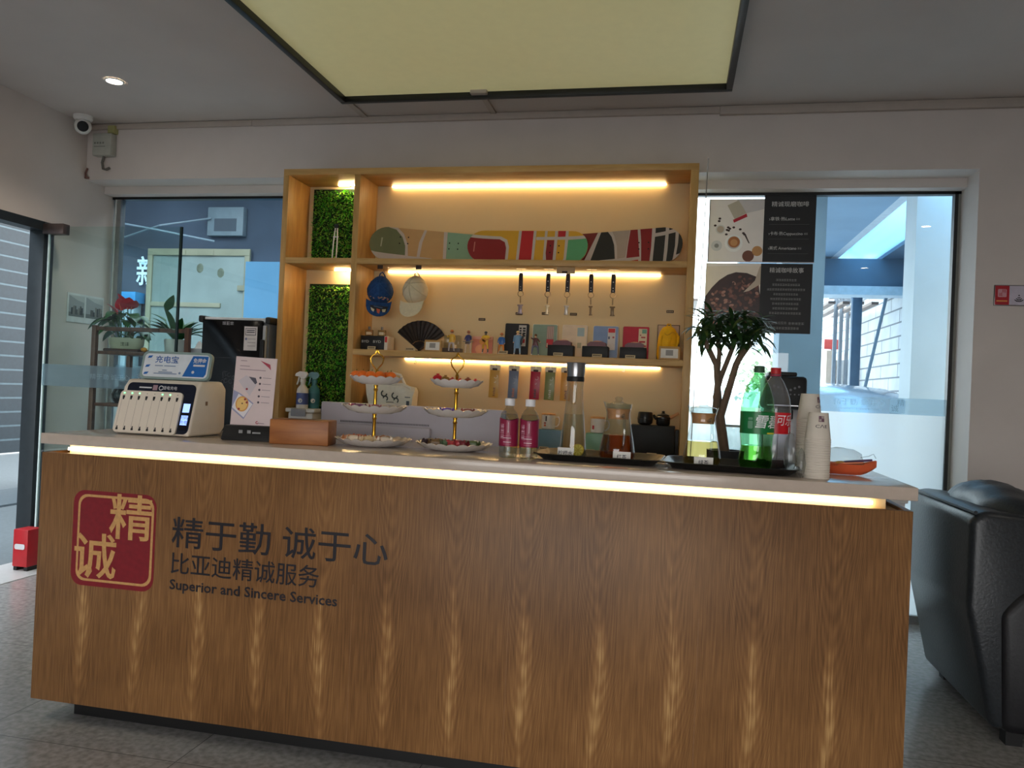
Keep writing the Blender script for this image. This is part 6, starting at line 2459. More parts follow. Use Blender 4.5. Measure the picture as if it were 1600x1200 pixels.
# ---- bag of fruit: orange papaya-like piece in a clear bag
p = PY(1322, 738, 2.86)
t = thing('orange_bowl', 'orange boat-shaped dish at the right end of the counter', 'dish', (p.x - 0.012, 2.86, ZT), (0, 0, R(-6)))
om = mat('orange_plastic', (226, 104, 64), rough=0.35)
m = MB()
prev = None
for i in range(13):
    f_ = i / 12
    x = -0.085 + 0.19 * f_
    w = 0.05 * math.sin(PI * min(1, f_ * 0.93 + 0.05)) ** 0.6
    zb_ = 0.001 + 0.05 * max(0, f_ - 0.7) ** 1.6 * 4
    ztp = 0.038 + 0.03 * max(0, f_ - 0.75) * 2
    ring = [(x, -w, ztp), (x, -w * 0.75, (zb_ + ztp) * 0.4), (x, -w * 0.35, zb_), (x, w * 0.35, zb_), (x, w * 0.75, (zb_ + ztp) * 0.4), (x, w, ztp), (x, w * 0.9, ztp - 0.002), (x, 0, min(ztp - 0.004, zb_ + 0.008)), (x, -w * 0.9, ztp - 0.002)]
    cur = m.verts(ring)
    if prev:
        for j in range(9):
            m.face([prev[j], prev[(j + 1) % 9], cur[(j + 1) % 9], cur[j]], om)
    else:
        m.face(cur[::-1], om)
    prev = cur
m.face(prev, om)
m.build('dish', parent=t)
m = MB()
m.tube([(-0.07, -0.03, 0.04), (0.0, -0.045, 0.041), (0.06, -0.035, 0.046)], 0.002, mat('orange_rim', (240, 140, 96)), n=6)
m.build('rim', parent=t)
t = thing('spoon', 'purple handled spoon lying on the orange dish', 'spoon', (p.x + 0.005, 2.83, ZT + 0.046), (0, R(-6), 0))
m = MB()
m.tube([(-0.02, 0, 0), (0.03, 0, 0.001), (0.07, 0, 0.002)], [0.004, 0.0045, 0.0035], pig((96, 70, 104)), n=8)
m.build('handle', parent=t)
m = MB()
m.ball((-0.034, 0, -0.001), 0.016, pig((220, 160, 50)), s=(1.1, 0.8, 0.35))
m.build('bowl', parent=t)
m = MB()
crumple(m, (0, 0, 0.05), 0.075, (1.25, 0.75, 0.66), 21, bagm, amp=0.3)
g = random.Random(4)
m.tube([(0.06, -0.02, 0.06), (0.085, -0.02, 0.066), (0.10, -0.02, 0.074), (0.108, -0.02, 0.06)], 0.002, bagm, n=5)
o = m.build('plastic_bag', sharp=20)
o.location = (p.x - 0.02, 2.86, ZT + 0.001)
tag(o, 'clear crumpled plastic bag round the orange dish', 'plastic bag')
m = MB()
crumple(m, (0, 0, 0.012), 0.03, (1, 0.8, 0.55), 33, bagm, amp=0.3)
o = m.build('plastic_scrap', sharp=20)
pz_ = PZ(1036, 731, ZT)
o.location = (-0.022, 2.60, ZT - 0.002)
tag(o, 'small scrap of clear plastic between the two trays', 'plastic scrap')

# ================================================================== BEHIND THE COUNTER, LEFT
# desk running behind the counter carries monitor and machine
desk_m = mat('white_desk', (206, 204, 200), rough=0.4, var=0.03)
t = thing('back_desk', 'low white work desk behind the counter', 'desk', (-1.1, 3.5, 0))
m = MB()
m.box((-0.55, -0.28, 0.72), (0.75, 0.28, 0.75), desk_m, bev=0.003)
m.build('top', parent=t)
for x in (-0.53, 0.71):
    m = MB()
    m.box((x, -0.26, 0), (x + 0.02, 0.26, 0.72), desk_m)
    m.build('side', parent=t)
y = 3.42
a, b = PY(502, 627, y), PY(790, 640, y)
t = thing('computer_monitor', 'large pale grey desktop monitor seen from behind, beyond the cake stands', 'monitor', ((a.x + b.x) / 2, y, 0.7505))
gm = mat('monitor_grey', (186, 180, 190), rough=0.45, var=0.02)
w = (b.x - a.x) / 2
zt = a.z - 0.7505
m = MB()
m.box((-w, 0.0, 0.10), (w, 0.03, zt), gm, bev=0.006)
m.build('back_shell', parent=t)
m = MB()
m.box((-w + 0.09, -0.035, 0.11), (-w + 0.545, -0.0005, zt - 0.095), gm, bev=0.012)
hu = m.build('hump', parent=t)
m = MB()
vm = mat('vent_black', (60, 56, 64))
for i in range(60):
    x = -w + 0.10 + i * 0.0072
    m.box((x, -0.0012, zt - 0.090), (x + 0.0035, -0.0002, zt - 0.082), vm)
m.build('vent_strip', parent=t, smooth=False)
m = MB()
for r_ in range(5):
    for i in range(46):
        x = -w + 0.13 + i * 0.0085 + (r_ % 2) * 0.004
        z_ = zt - 0.165 - r_ * 0.011
        m.box((x, -0.0358, z_), (x + 0.0045, -0.0348, z_ + 0.005), vm)
m.build('vent_grille', parent=hu, smooth=False)
m = MB()
m.box((-0.04, -0.02, 0.012), (0.04, 0.02, 0.14), gm, bev=0.006)
m.box((-0.14, -0.1, 0.0), (0.14, 0.1, 0.012), gm, bev=0.005)
m.build('stand', parent=t)
m = MB()
for k_ in range(2):
    m.box((-w - 0.004, 0.006, zt - 0.05 - k_ * 0.085), (-w + 0.001, 0.024, zt - 0.02 - k_ * 0.085), vm, bev=0.001)
m.build('side_ports', parent=t)

# tall black drinks machine
y = 4.53
a, b = PY(318, 494, y), PY(433, 500, y)
x0, x1, zt = a.x, -2.503, a.z - 0.0
t = thing('drinks_machine', 'tall black drinks machine with silver edges and a white sticker, behind the charging station', 'machine', ((x0 + x1) / 2, y + 0.2, 0))
w = (x1 - x0) / 2
m = MB()
m.box((-w, -0.2, 0), (w, 0.2, zt - 0.01), mat('machine_side', (96, 100, 104), rough=0.4), bev=0.012)
m.build('cabinet', parent=t)
m = MB()
m.box((-w + 0.012, -0.226, 0.4), (w - 0.035, -0.2005, zt - 0.02), mat('machine_gloss_black', (10, 10, 12), rough=0.12), bev=0.006)
dr = m.build('front_door', parent=t)
m = MB()
for s in (-1, 1):
    m.box((s * w - 0.018, -0.23, zt - 0.04), (s * w + 0.018, 0.2, zt + 0.004), blk, bev=0.01)
m.box((-w, -0.21, zt - 0.03), (w, 0.2, zt - 0.004), mat('machine_white', (200, 204, 206), rough=0.4), bev=0.004)
m.build('top_trim', parent=t)
m = MB()
m.box((w - 0.034, -0.222, 0.4), (w - 0.012, -0.201, zt - 0.05), mat('silver_trim', (190, 194, 196), rough=0.3, metal=0.6), bev=0.004)
m.build('silver_edge', parent=t)
m = MB()
m.box((w - 0.04, -0.245, zt - 0.32), (w - 0.010, -0.227, zt - 0.14), blk, bev=0.008)
m.build('handle', parent=dr)
m = MB()
fm = flat((0, -0.2262, zt))
m.marks(-0.08, 0.0, -0.042, 0.022, fm, mat('faint_print', (170, 166, 170)), seed=9)
st_ = mat('sticker_white', (206, 196, 192), rough=0.5)
m.rect(0.075, -0.21, 0.165, -0.06, fm, 0.0008, st_)
sk_ = mat('sticker_ink', (70, 64, 70))
m.rect(0.083, -0.115, 0.157, -0.07, fm, 0.0012, sk_)
m.rect(0.087, -0.111, 0.153, -0.074, fm, 0.0016, st_)
for k_ in range(2):
    m.rect(0.092, -0.087 - k_ * 0.012, 0.148, -0.081 - k_ * 0.012, fm, 0.002, sk_)
for k_ in range(3):
    m.rect(0.100, -0.140 - k_ * 0.022, 0.155, -0.136 - k_ * 0.022, fm, 0.0012, pig((150, 140, 142)))
m.disc(0.09, -0.138, 0.008, fm, 0.0012, pig((110, 110, 140)))
m.build('stickers', parent=dr, smooth=False)
m = MB()
m.rect(-0.2, -0.262, 0.14, -0.259, fm, 0.0008, mat('door_line', (54, 54, 58)))
g = random.Random(12)
for k_ in range(16):
    x = g.uniform(-0.06, 0.1)
    m.poly(arc(x, -0.40 + g.uniform(-0.05, 0.05), 0.014, 0.011, 20, 300, n=6), fm, 0.0008, mat('door_scribble', (74, 74, 80)))
m.build('door_print', parent=dr, smooth=False)

# plant stand
bw = wood('brown_stand_wood', (104, 70, 54), (76, 48, 38), scale=4)
y0, y1 = 4.72, 5.08
a, b = PY(147, 560, y0), PY(292, 560, y0)
X0, X1 = a.x, b.x
zs = [PY(190, 633, y0).z, PY(190, 551, y0).z, PY(190, 514, y0).z]
t = thing('plant_stand', 'brown wooden plant stand with open shelves before the left window', 'stand', ((X0 + X1) / 2, y0, 0))
cx_ = (X0 + X1) / 2
for x in (X0, X1):
    for yy in (0.0, y1 - y0):
        m = MB()
        tall = zs[2] + 0.02
        m.box((x - cx_ - 0.016, yy - 0.016, 0), (x - cx_ + 0.016, yy + 0.016, tall), bw, bev=0.002)
        m.build('leg', parent=t)
for z_ in zs[:2]:
    m = MB()
    for k_ in range(4):
        yy = 0.02 + k_ * 0.1
        m.box((X0 - cx_ + 0.017, yy - 0.017 - 0.003 * (k_ == 0), z_ - 0.014), (X1 - cx_ - 0.017, yy + 0.06, z_ + 0.008), bw, bev=0.002)
    m.build('shelf', parent=t)
m = MB()
m.box((X0 - cx_ + 0.017, -0.01, zs[2] - 0.016), (X0 - cx_ + 0.50, 0.01, zs[2] + 0.012), bw, bev=0.002)
m.box((X1 - cx_ - 0.22, -0.01, zs[2] - 0.016), (X1 - cx_ - 0.017, 0.01, zs[2] + 0.012), bw, bev=0.002)
m.build('top_rail', parent=t)
ZP = zs[1] + 0.0085

# anthurium
pot_cr = mat('cream_ceramic', (198, 198, 172), rough=0.35, var=0.05)
soil = mat('potting_soil', (60, 42, 32), rough=1.0, bump=0.6, scale=60)
lg = mat('anthurium_leaf', (34, 84, 40), rough=0.35, var=0.2)
p = PY(193, 545, 4.88)
t = thing('potted_anthurium', 'potted plant with red blooms in a cream planter on the plant stand', 'plant', (p.x + 0.02, 4.88, ZP))
m = MB()
m.lathe([(0.09, 0.022), (0.108, 0.05), (0.112, 0.10), (0.105, 0.10), (0.10, 0.06)], m=pot_cr, n=28, caps=(True, False), fn=lambda a, r, z_: (r * (1 + 0.25 * abs(math.cos(a)) ** 2), z_))
for v in m.bm.verts:
    v.co.y *= 0.5
pt = m.build('planter', parent=t)
m = MB()
m.box((-0.14, -0.06, 0.0), (0.14, 0.06, 0.022), mat('dark_root_wood', (72, 44, 32), rough=0.8, bump=0.5), bev=0.008)
m.build('wooden_base', parent=t)
m = MB()
m.lathe([(0.098, 0.088), (0.04, 0.092)], m=soil, n=20, fn=lambda a, r, z_: (r * (1 + 0.2 * abs(math.cos(a)) ** 2), z_))
for v in m.bm.verts:
    v.co.y *= 0.48
m.build('soil', parent=t)
m = MB()
fw = flat((0.04, -0.066, 0.055))
m.marks(-0.035, 0.035, 0.0, 0.026, fw, mat('pot_ink', (70, 80, 60)), d=0.002, seed=3)
m.build('lettering', parent=pt, smooth=False)
m = MB()
g = random.Random(2)
for i in range(26):
    a = g.uniform(0, 2 * PI)
    b_ = Vector((-0.02 + 0.07 * math.cos(a) * g.random(), 0.03 * math.sin(a), 0.09))
    h_ = g.uniform(0.05, 0.19)
    tip = b_ + Vector((math.cos(a) * 0.07, math.sin(a) * 0.05, h_))
    m.tube([b_, b_.lerp(tip, 0.5) + Vector((0, 0, 0.01)), tip], 0.0022, lg, n=5)
    leaf(m, tip, (math.cos(a), math.sin(a) * 0.8 - 0.2, g.uniform(-0.1, 0.25)), g.uniform(0.12, 0.17), g.uniform(0.07, 0.10), lg, droop=0.9, n=6, shape=0.55)
for i in range(14):
    a = g.uniform(0, 2 * PI)
    b_ = Vector((0.09 + 0.05 * math.cos(a), -0.01 + 0.03 * math.sin(a), 0.09))
    leaf(m, b_, (math.cos(a), math.sin(a), 0.9), g.uniform(0.06, 0.1), 0.03, lg, droop=0.6, n=4)
m.build('leaves', parent=t, recalc=False)
m = MB()
rb = mat('red_spathe', (196, 40, 58), rough=0.3)
for x, z_, s, dx in ((0.02, 0.30, 1.2, 0.5), (-0.06, 0.265, 1.2, -0.8), (-0.015, 0.325, 1.1, -0.2), (0.05, 0.30, 1.1, 0.9), (-0.03, 0.29, 1.1, 0.1)):
    leaf(m, (x, -0.03, z_), (dx * 0.6, -0.3, 0.8), 0.085 * s, 0.085 * s, rb, droop=0.5, n=6, shape=0.6)
    m.tube([(x, -0.03, z_), (x + dx * 0.02, -0.05, z_ + 0.045)], 0.0045, pig((214, 110, 90)), n=6)
    m.tube([(x * 0.3, 0, 0.09), (x, -0.03, z_)], 0.0022, lg, n=5)
m.build('red_blooms', parent=t, recalc=False)

# second plant
p = PY(272, 548, 4.88)
t = thing('potted_lily', 'leafy dark green potted plant on the stand, left of the black machine', 'plant', (p.x + 0.02, 4.88, ZP))
m = MB()
m.lathe([(0.055, 0.001), (0.075, 0.01), (0.085, 0.09), (0.08, 0.10), (0.07, 0.09)], m=mat('white_pot', (196, 202, 200), rough=0.4), n=24)
m.build('pot', parent=t)
lg2 = mat('lily_leaf', (40, 92, 48), rough=0.4, var=0.2)
m = MB()
g = random.Random(8)
for i in range(22):
    a = 2 * PI * i / 22 + g.uniform(-0.2, 0.2)
    el = g.uniform(0.5, 2.2)
    leaf(m, (0.02 * math.cos(a), 0.02 * math.sin(a), 0.09), (math.cos(a), math.sin(a) * 0.7, el), g.uniform(0.2, 0.30), g.uniform(0.045, 0.07), lg2, droop=1.1, n=7)
for dx, h_, l_ in ((-0.075, 0.22, 0.12), (-0.06, 0.3, 0.13)):
    m.tube([(0, 0, 0.09), (dx * 0.8, -0.02, h_ * 0.8), (dx, -0.03, h_)], 0.003, lg2, n=5)
    leaf(m, (dx, -0.03, h_), (0.35 if dx > -0.07 else -0.9, -0.2, 0.8), l_, 0.07, lg2, droop=0.5, n=6, shape=0.6)
m.build('leaves', parent=t, recalc=False)
# small things on the stand
m = MB()
crumple(m, (0, 0, 0.018), 0.022, (1.3, 0.8, 0.8), 5, mat('yellow_ornament', (220, 150, 40), rough=0.5), amp=0.2, sub=2)
o = m.build('ornament')
p = PY(225, 549, 4.76)
o.location = (p.x, 4.76, ZP)
tag(o, 'small yellow ornament at the corner of the planter', 'ornament')
p = PY(303, 548, 4.70)
t = thing('tissue_pack', 'white tissue poking up beside the black machine', 'tissue', (p.x - 0.03, 4.80, ZP))
m = MB()
m.box((-0.06, -0.05, 0), (0.05, 0.05, 0.04), mat('tissue_box_grey', (150, 156, 160), rough=0.5), bev=0.004)
m.build('box', parent=t)
m = MB()
m.poly([(-0.03, 0.0), (0.04, 0.0), (0.03, 0.03), (0.004, 0.055), (-0.014, 0.035)], flat((0, 0, 0.04)), 0, mat('tissue_white', (226, 228, 228), rough=0.9), thick=0.004)
m.build('tissue', parent=t)
p = PY(182, 632, 4.84)
t = thing('black_vase', 'dark round vase on the lower shelf of the plant stand', 'vase', (p.x + 0.02, 4.86, zs[0] + 0.0085))
m = MB()
m.lathe([(0.04, 0.001), (0.062, 0.03), (0.066, 0.06), (0.05, 0.095), (0.022, 0.115), (0.02, 0.135), (0.03, 0.15)], m=mat('dark_glaze', (30, 34, 36), rough=0.25), n=26, caps=(True, False))
m.build('body', parent=t)
m = MB()
m.lathe([(0.031, 0.15), (0.033, 0.153), (0.03, 0.156), (0.024, 0.15)], m=mat('dark_glaze'), n=22, caps=(False, False))
m.build('rim', parent=t)

# photo sheet on the left wall
p0, p1 = PX(105, 460, XL), PX(160, 500, XL)
fl = flat((XL, 0, 0), (0, 1, 0), (0, 0, 1), (1, 0, 0))
t = thing('photo_print', 'white sheet with two grey photographs on the left wall by the door', 'picture', (XL, (p0.y + p1.y) / 2, (p0.z + p1.z) / 2))
fw = flat((0, 0, 0), (0, 1, 0), (0, 0, 1), (1, 0, 0))
hw = (p1.y - p0.y) / 2
m = MB()
m.rect(-hw, -0.115, hw, 0.09, fw, 0.0005, mat('photo_paper', (214, 216, 216), rough=0.4), thick=0.004)
m.build('sheet', parent=t)
m = MB()
g = random.Random(6)
for x0, x1 in ((-hw * 0.92, -0.015), (0.0, hw * 0.95)):
    m.rect(x0, -0.075, x1, 0.075, fw, 0.005, pig((160, 164, 166)))
    m.rect(x0, -0.075, x1, -0.045, fw, 0.0054, pig((120, 124, 124)))
    for k_ in range(9):
        x = g.uniform(x0 + 0.01, x1 - 0.02)
        m.rect(x, -0.06, x + 0.016, g.uniform(-0.03, 0.01), fw, 0.0058 + k_ * 1e-4, pig(g.choice([(70, 74, 78), (96, 98, 98), (130, 130, 126)])))
    m.poly([(x0, 0.075), (x1, 0.075), (x1, 0.03), ((x0 + x1) / 2, 0.045)], fw, 0.0056, pig((190, 192, 192)))
m.build('photographs', parent=t, smooth=False)

# security camera, junction box, cable
t = thing('security_camera', 'white dome security camera with a dark lens in the ceiling corner', 'camera', (XL + 0.11, 4.72, ZC))
m = MB()
m.lathe([(0.062, -0.0005), (0.062, -0.02), (0.05, -0.034)], m=wh, n=28)
m.build('mount', parent=t)
d = (EYE - Vector((XL + 0.11, 4.72, ZC - 0.07)))
d.normalize()
m = MB()
m.ball((0, 0, -0.072), 0.055, wh, sub=3)
m.build('eyeball', parent=t)
m = MB()
c0 = Vector((0, 0, -0.072))
m.tube([c0 + d * 0.03, c0 + d * 0.056], 0.036, mat('lens_black', (14, 14, 16), rough=0.15), n=26)
m.build('lens', parent=t)
p = PY(150, 228, YB)
t = thing('junction_box', 'small grey white junction box below the corner camera, cable hanging from it', 'box', (XL + 0.165, YB, p.z))
m = MB()
m.box((-0.075, -0.06, -0.085), (0.075, -0.0005, 0.07), mat('box_grey', (176, 176, 166), rough=0.5), bev=0.005)
jb = m.build('case', parent=t)
m = MB()
fj = flat((-0.01, -0.06, 0))
for k_ in range(4):
    m.rect(-0.05 + k_ * 0.022, -0.005, -0.036 + k_ * 0.022, 0.008, fj, 0.0008, mat('box_print', (120, 122, 114)))
m.rect(-0.05, -0.026, 0.04, -0.021, fj, 0.0008, mat('box_print'))
m.build('print', parent=jb, smooth=False)
m = MB()
m.tube([(0.0, -0.03, -0.085), (-0.012, -0.03, -0.13), (0.0, -0.032, -0.175), (0.022, -0.03, -0.18), (0.045, -0.02, -0.165)], 0.009, mat('grey_cable', (104, 100, 94), rough=0.6), n=8)
m.build('cable', parent=t)
m = MB()
m.box((0.03, -0.045, 0.075), (0.085, -0.0005, 0.13), mat('dull_yellow', (170, 166, 110), rough=0.6), bev=0.004)
m.build('connector', parent=t)
m = MB()
q = PY(133, 275, YB)
m.tube([(XL + 0.02, YB - 0.012, 2.76), (XL + 0.008, YB - 0.014, 2.725), (XL + 0.012, YB - 0.014, 2.69)], 0.007, mat('brown_clip', (120, 84, 76)), n=6)
m.box((XL + 0.004, YB - 0.02, 2.685), (XL + 0.03, YB - 0.0005, 2.70), mat('brown_clip'), bev=0.002)
tag(m.build('cable_clip'), 'small brown cable clip in the corner where beam meets left wall', 'clip')

# small sign on the right-hand wall
p0, p1 = PY(1553, 446, YB), PY(1606, 478, YB)
t = thing('wall_sign', 'small red and white wireless sign on the right of the back wall', 'sign', ((p0.x + p1.x) / 2, YB, (p0.z + p1.z) / 2))
w, h = (p1.x - p0.x) / 2, 0.058
m = MB()
m.box((-w, -0.012, -h), (w, -0.0005, h), mat('sign_edge_grey', (120, 116, 116), rough=0.3, metal=0.4), bev=0.002)
m.build('plate', parent=t)
m = MB()
fm = flat((0, -0.012, 0))
sr = mat('sign_red', (176, 30, 44), rough=0.4)
m.rect(-w * 0.96, -h * 0.92, -w * 0.14, h * 0.92, fm, 0.0005, sr)
m.rect(-w * 0.14, -h * 0.92, w * 0.96, h * 0.92, fm, 0.0005, mat('sign_lilac', (198, 190, 204), rough=0.4))
m.poly(rrect(0.045, 0.045, 0.006, cx=-w * 0.55, cy=0.012), fm, 0.0009, pig((206, 150, 160)))
m.text('精', 0.022, fm, sr, x=-w * 0.55 + 0.009, y=0.022, d=0.0013)
m.text('诚', 0.022, fm, sr, x=-w * 0.55 - 0.009, y=0.003, d=0.0013)
m.rect(-w * 0.88, -h * 0.62, -w * 0.24, -h * 0.5, fm, 0.0009, pig((220, 150, 80)))
dk = pig((40, 36, 44))
for r_ in (0.012, 0.022, 0.032):
    m.poly(arc(w * 0.42, -0.004, r_, r_ - 0.005, 42, 138), fm, 0.0009, dk)
m.disc(w * 0.42, 0.0, 0.004, fm, 0.0009, dk)
m.text('WiFi', 0.018, fm, dk, x=w * 0.42, y=-0.032, d=0.0009)
m.build('printed_face', parent=t, smooth=False)

# red fire box beside the glass door
p = PX(44, 880, XL + 0.0)
t = thing('fire_extinguisher_box', 'low red fire extinguisher box at the foot of the door post, with a pale plate', 'box', (PY(43, 850, 4.40).x, 4.40, 0))
m = MB()
rp_ = mat('red_enamel', (168, 26, 34), rough=0.4)
m.box((-0.055, -0.06, 0.03), (0.055, 0.06, 0.27), rp_, bev=0.006)
m.build('cabinet', parent=t)
for x in (-0.04, 0.04):
    m = MB()
    m.box((x - 0.012, -0.05, 0.0), (x + 0.012, 0.05, 0.03), blk)
    m.build('foot', parent=t)
m = MB()
m.poly(rrect(0.075, 0.034, 0.012, cx=-0.0, cy=0.16), flat((0, -0.06, 0)), 0.001, mat('pale_plate', (200, 200, 204), rough=0.3), thick=0.004)
m.build('label_plate', parent=t)

# ================================================================== BEHIND THE COUNTER, RIGHT
# posters on the window
def poster(label, x0, xm, x1, z0, z1, z1b, build):
    yy = YG - 0.012
    t = thing('coffee_poster', label, 'poster', ((x0 + x1) / 2, yy, z0), group='coffee posters on the right window')
    cx = (x0 + x1) / 2
    fm = flat((0, 0, 0))
    m = MB()
    m.rect(x0 - cx, 0, xm - cx, z1 - z0, fm, -0.003, mat('poster_paper', (244, 236, 232), rough=0.4, var=0.04, scale=6), thick=0.003)
    pp = m.build('picture_panel', parent=t)
    m = MB()
    m.rect(xm - cx, 0, x1 - cx, z1b - z0, fm, -0.003, mat('poster_black', (28, 28, 31), rough=0.5), thick=0.003)
    mp_ = m.build('menu_panel', parent=t)
    build(pp, mp_, fm, x0 - cx, xm - cx, x1 - cx, z1 - z0, z1b - z0)


YP = YG - 0.012
c_ = lambda px, py: PY(px, py, YP)
x0, xm, x1 = c_(1107, 360).x, c_(1193, 360).x, c_(1274, 360).x
zmid = c_(1190, 411).z
zt_pic, zt_blk = c_(1150, 311).z, c_(1235, 304).z
zb_ = c_(1225, 521).z
wtx = mat('poster_white', (206, 204, 204), rough=0.5)
gtx = mat('poster_grey_text', (140, 138, 138), rough=0.5)


def up(pp, mp_, fm, a, b, c, h, hb):
    w_ = b - a
    m = MB()
    U = lambda u: a + u * w_
    V = lambda v: (1 - v) * h
    m.poly([(U(0.55), V(0.25)), (U(1.0), V(0.16)), (U(1.0), V(0.0)), (U(0.5), V(0.0))], fm, 0.0004, pig((214, 208, 208)))
    m.poly([(U(0.33), V(0.1)), (U(0.53), V(0.02)), (U(0.68), V(0.22)), (U(0.47), V(0.32))], fm, 0.0008, pig((196, 186, 168)))
    m.poly([(U(0.44), V(0.33)), (U(0.68), V(0.23)), (U(0.70), V(0.28)), (U(0.46), V(0.375))], fm, 0.0012, pig((186, 30, 50)))
    m.disc(U(0.47), V(0.70), 0.055, fm, 0.0008, pig((248, 246, 244)))
    m.disc(U(0.47), V(0.69), 0.040, fm, 0.0012, pig((204, 198, 198)))
    m.disc(U(0.475), V(0.68), 0.036, fm, 0.0016, pig((176, 110, 60)))
    m.disc(U(0.475), V(0.69), 0.022, fm, 0.0020, pig((206, 148, 92)))
    m.disc(U(0.22), V(0.48), 0.030, fm, 0.0008, pig((222, 218, 216)))
    m.disc(U(0.22), V(0.48), 0.022, fm, 0.0012, pig((196, 178, 160)))
    m.disc(U(0.16), V(0.74), 0.034, fm, 0.0008, pig((218, 216, 216)))
    m.disc(U(0.16), V(0.74), 0.014, fm, 0.0012, pig((150, 150, 146)))
    m.disc(U(0.74), V(0.90), 0.036, fm, 0.0008, pig((116, 66, 44)))
    m.disc(U(0.90), V(0.82), 0.032, fm, 0.0008, pig((206, 150, 92)))
    g_ = random.Random(3)
    for u, v in ((0.2, 0.31), (0.19, 0.35), (0.12, 0.42), (0.36, 0.45), (0.37, 0.5), (0.34, 0.49), (0.39, 0.47), (0.33, 0.56), (0.46, 0.45), (0.58, 0.48), (0.64, 0.54), (0.66, 0.56)):
        m.disc(U(u), V(v), 0.009, fm, 0.0013, pig((64, 42, 36)), ry=0.007, n=8)
    m.poly([(U(0.63), V(0.53)), (U(0.68), V(0.55)), (U(0.76), V(0.70)), (U(0.74), V(0.70))], fm, 0.0012, pig((60, 44, 40)))
    m.rect(a, 0, a + 0.006, h, fm, 0.0022, pig((150, 140, 140)))
    m.rect(a, 0, b, 0.006, fm, 0.0022, pig((220, 210, 220)))
    m.build('printed_picture', parent=pp, smooth=False)
    m = MB()
    W2 = c - b
    mid = (b + c) / 2
    m.text('精诚现磨咖啡', 0.036, fm, wtx, x=mid, y=hb * 0.855, d=0.0008, fit=W2 * 0.72)
    for k_, (s, f_) in enumerate((('›拿铁·热Latte', 0.5), ('›卡布·热Cappuccino', 0.66), ('›美式 Americano', 0.55))):
        yv = hb * (0.64 - 0.215 * k_)
        m.text(s, 0.026, fm, wtx, x=b + W2 * (0.10 + f_ / 2), y=yv, d=0.0008, fit=W2 * f_)
        m.marks(b + W2 * (0.12 + f_), b + W2 * (0.20 + f_), yv, 0.013, fm, gtx, seed=50 + k_)
        m.rect(b + W2 * 0.1, yv - 0.034, b + W2 * 0.88, yv - 0.032, fm, 0.0006, mat('poster_rule', (80, 80, 82)))
    m.rect(b, 0, c, 0.005, fm, 0.0008, pig((210, 200, 210)))
    m.build('lettering', parent=mp_, smooth=False)


def down(pp, mp_, fm, a, b, c, h, hb):
    w_ = b - a
    m = MB()
    U = lambda u: a + u * w_
    V = lambda v: (1 - v) * h
    m.poly([(U(0), V(0.05)), (U(1), V(0.02)), (U(1.0), V(0.5)), (U(0), V(0.5))], fm, 0.0004, pig((236, 222, 208)))
    g_ = random.Random(11)
    brs = [(92, 54, 44), (66, 38, 32), (130, 84, 70), (48, 28, 26), (168, 120, 104), (110, 62, 50)]
    m.poly([(U(0), V(0.5)), (U(0.12), V(0.36)), (U(0.25), V(0.25)), (U(0.4), V(0.17)), (U(0.55), V(0.13)), (U(0.75), V(0.14)), (U(0.95), V(0.2)), (U(1), V(0.45)), (U(1), V(1)), (U(0), V(1))], fm, 0.0007, pig((58, 34, 30)))
    for k_ in range(330):
        u, v = g_.random(), g_.random()
        lim = 0.5 - 0.9 * u * 0.5 if u < 0.6 else 0.16 + 0.2 * (u - 0.6)
        if v < max(0.16, lim):
            continue
        an = g_.uniform(0, PI)
        r1, r2 = g_.uniform(0.011, 0.017), g_.uniform(0.007, 0.010)
        cx, cy = min(max(U(u), a + 0.018), b - 0.018), max(V(v), 0.018)
        pts = []
        for j in range(8):
            q_ = 2 * PI * j / 8
            ex, ey = r1 * math.cos(q_), r2 * math.sin(q_)
            pts.append((cx + ex * math.cos(an) - ey * math.sin(an), cy + ex * math.sin(an) + ey * math.cos(an)))
        m.poly(pts, fm, 0.0010 + 0.0000035 * k_, pig(brs[g_.randrange(6)]))
    m.poly([(U(0.98), V(0.04)), (U(1.0), V(0.04)), (U(1.0), V(0.3)), (U(0.8), V(0.4)), (U(0.7), V(0.42)), (U(0.9), V(0.25))], fm, 0.0026, pig((196, 176, 156)))
    m.build('printed_picture', parent=pp, smooth=False)
    m = MB()
    W2 = c - b
    mid = (b + c) / 2
    m.text('精诚咖啡故事', 0.036, fm, wtx, x=mid, y=hb * 0.90, d=0.0008, fit=W2 * 0.66)
    for k_, f_ in enumerate((0.40, 0.54, 0.74, 0.48, 0.60, 0.52, 0.50, 0.62)):
        m.marks(mid - W2 * f_ / 2, mid + W2 * f_ / 2, hb * (0.765 - 0.068 * k_), 0.014, fm, gtx, seed=20 + k_)
    m.text('比亚迪精诚服务', 0.021, fm, gtx, x=mid - W2 * 0.17, y=hb * 0.145, d=0.0008, fit=W2 * 0.42)
    m.marks(mid + W2 * 0.07, mid + W2 * 0.38, hb * 0.145, 0.016, fm, gtx, seed=40)
    m.marks(mid - W2 * 0.28, mid + W2 * 0.28, hb * 0.075, 0.016, fm, gtx, seed=41)
    m.build('lettering', parent=mp_, smooth=False)


poster('upper coffee poster, cups on white marble beside a black drinks menu', x0, xm, x1, zmid + 0.003, zt_pic, zt_blk, up)
poster('lower coffee poster, heaped coffee beans beside a black text panel', x0 - 0.006, xm - 0.006, x1 - 0.006, zb_, zmid - 0.003, zmid - 0.003, down)

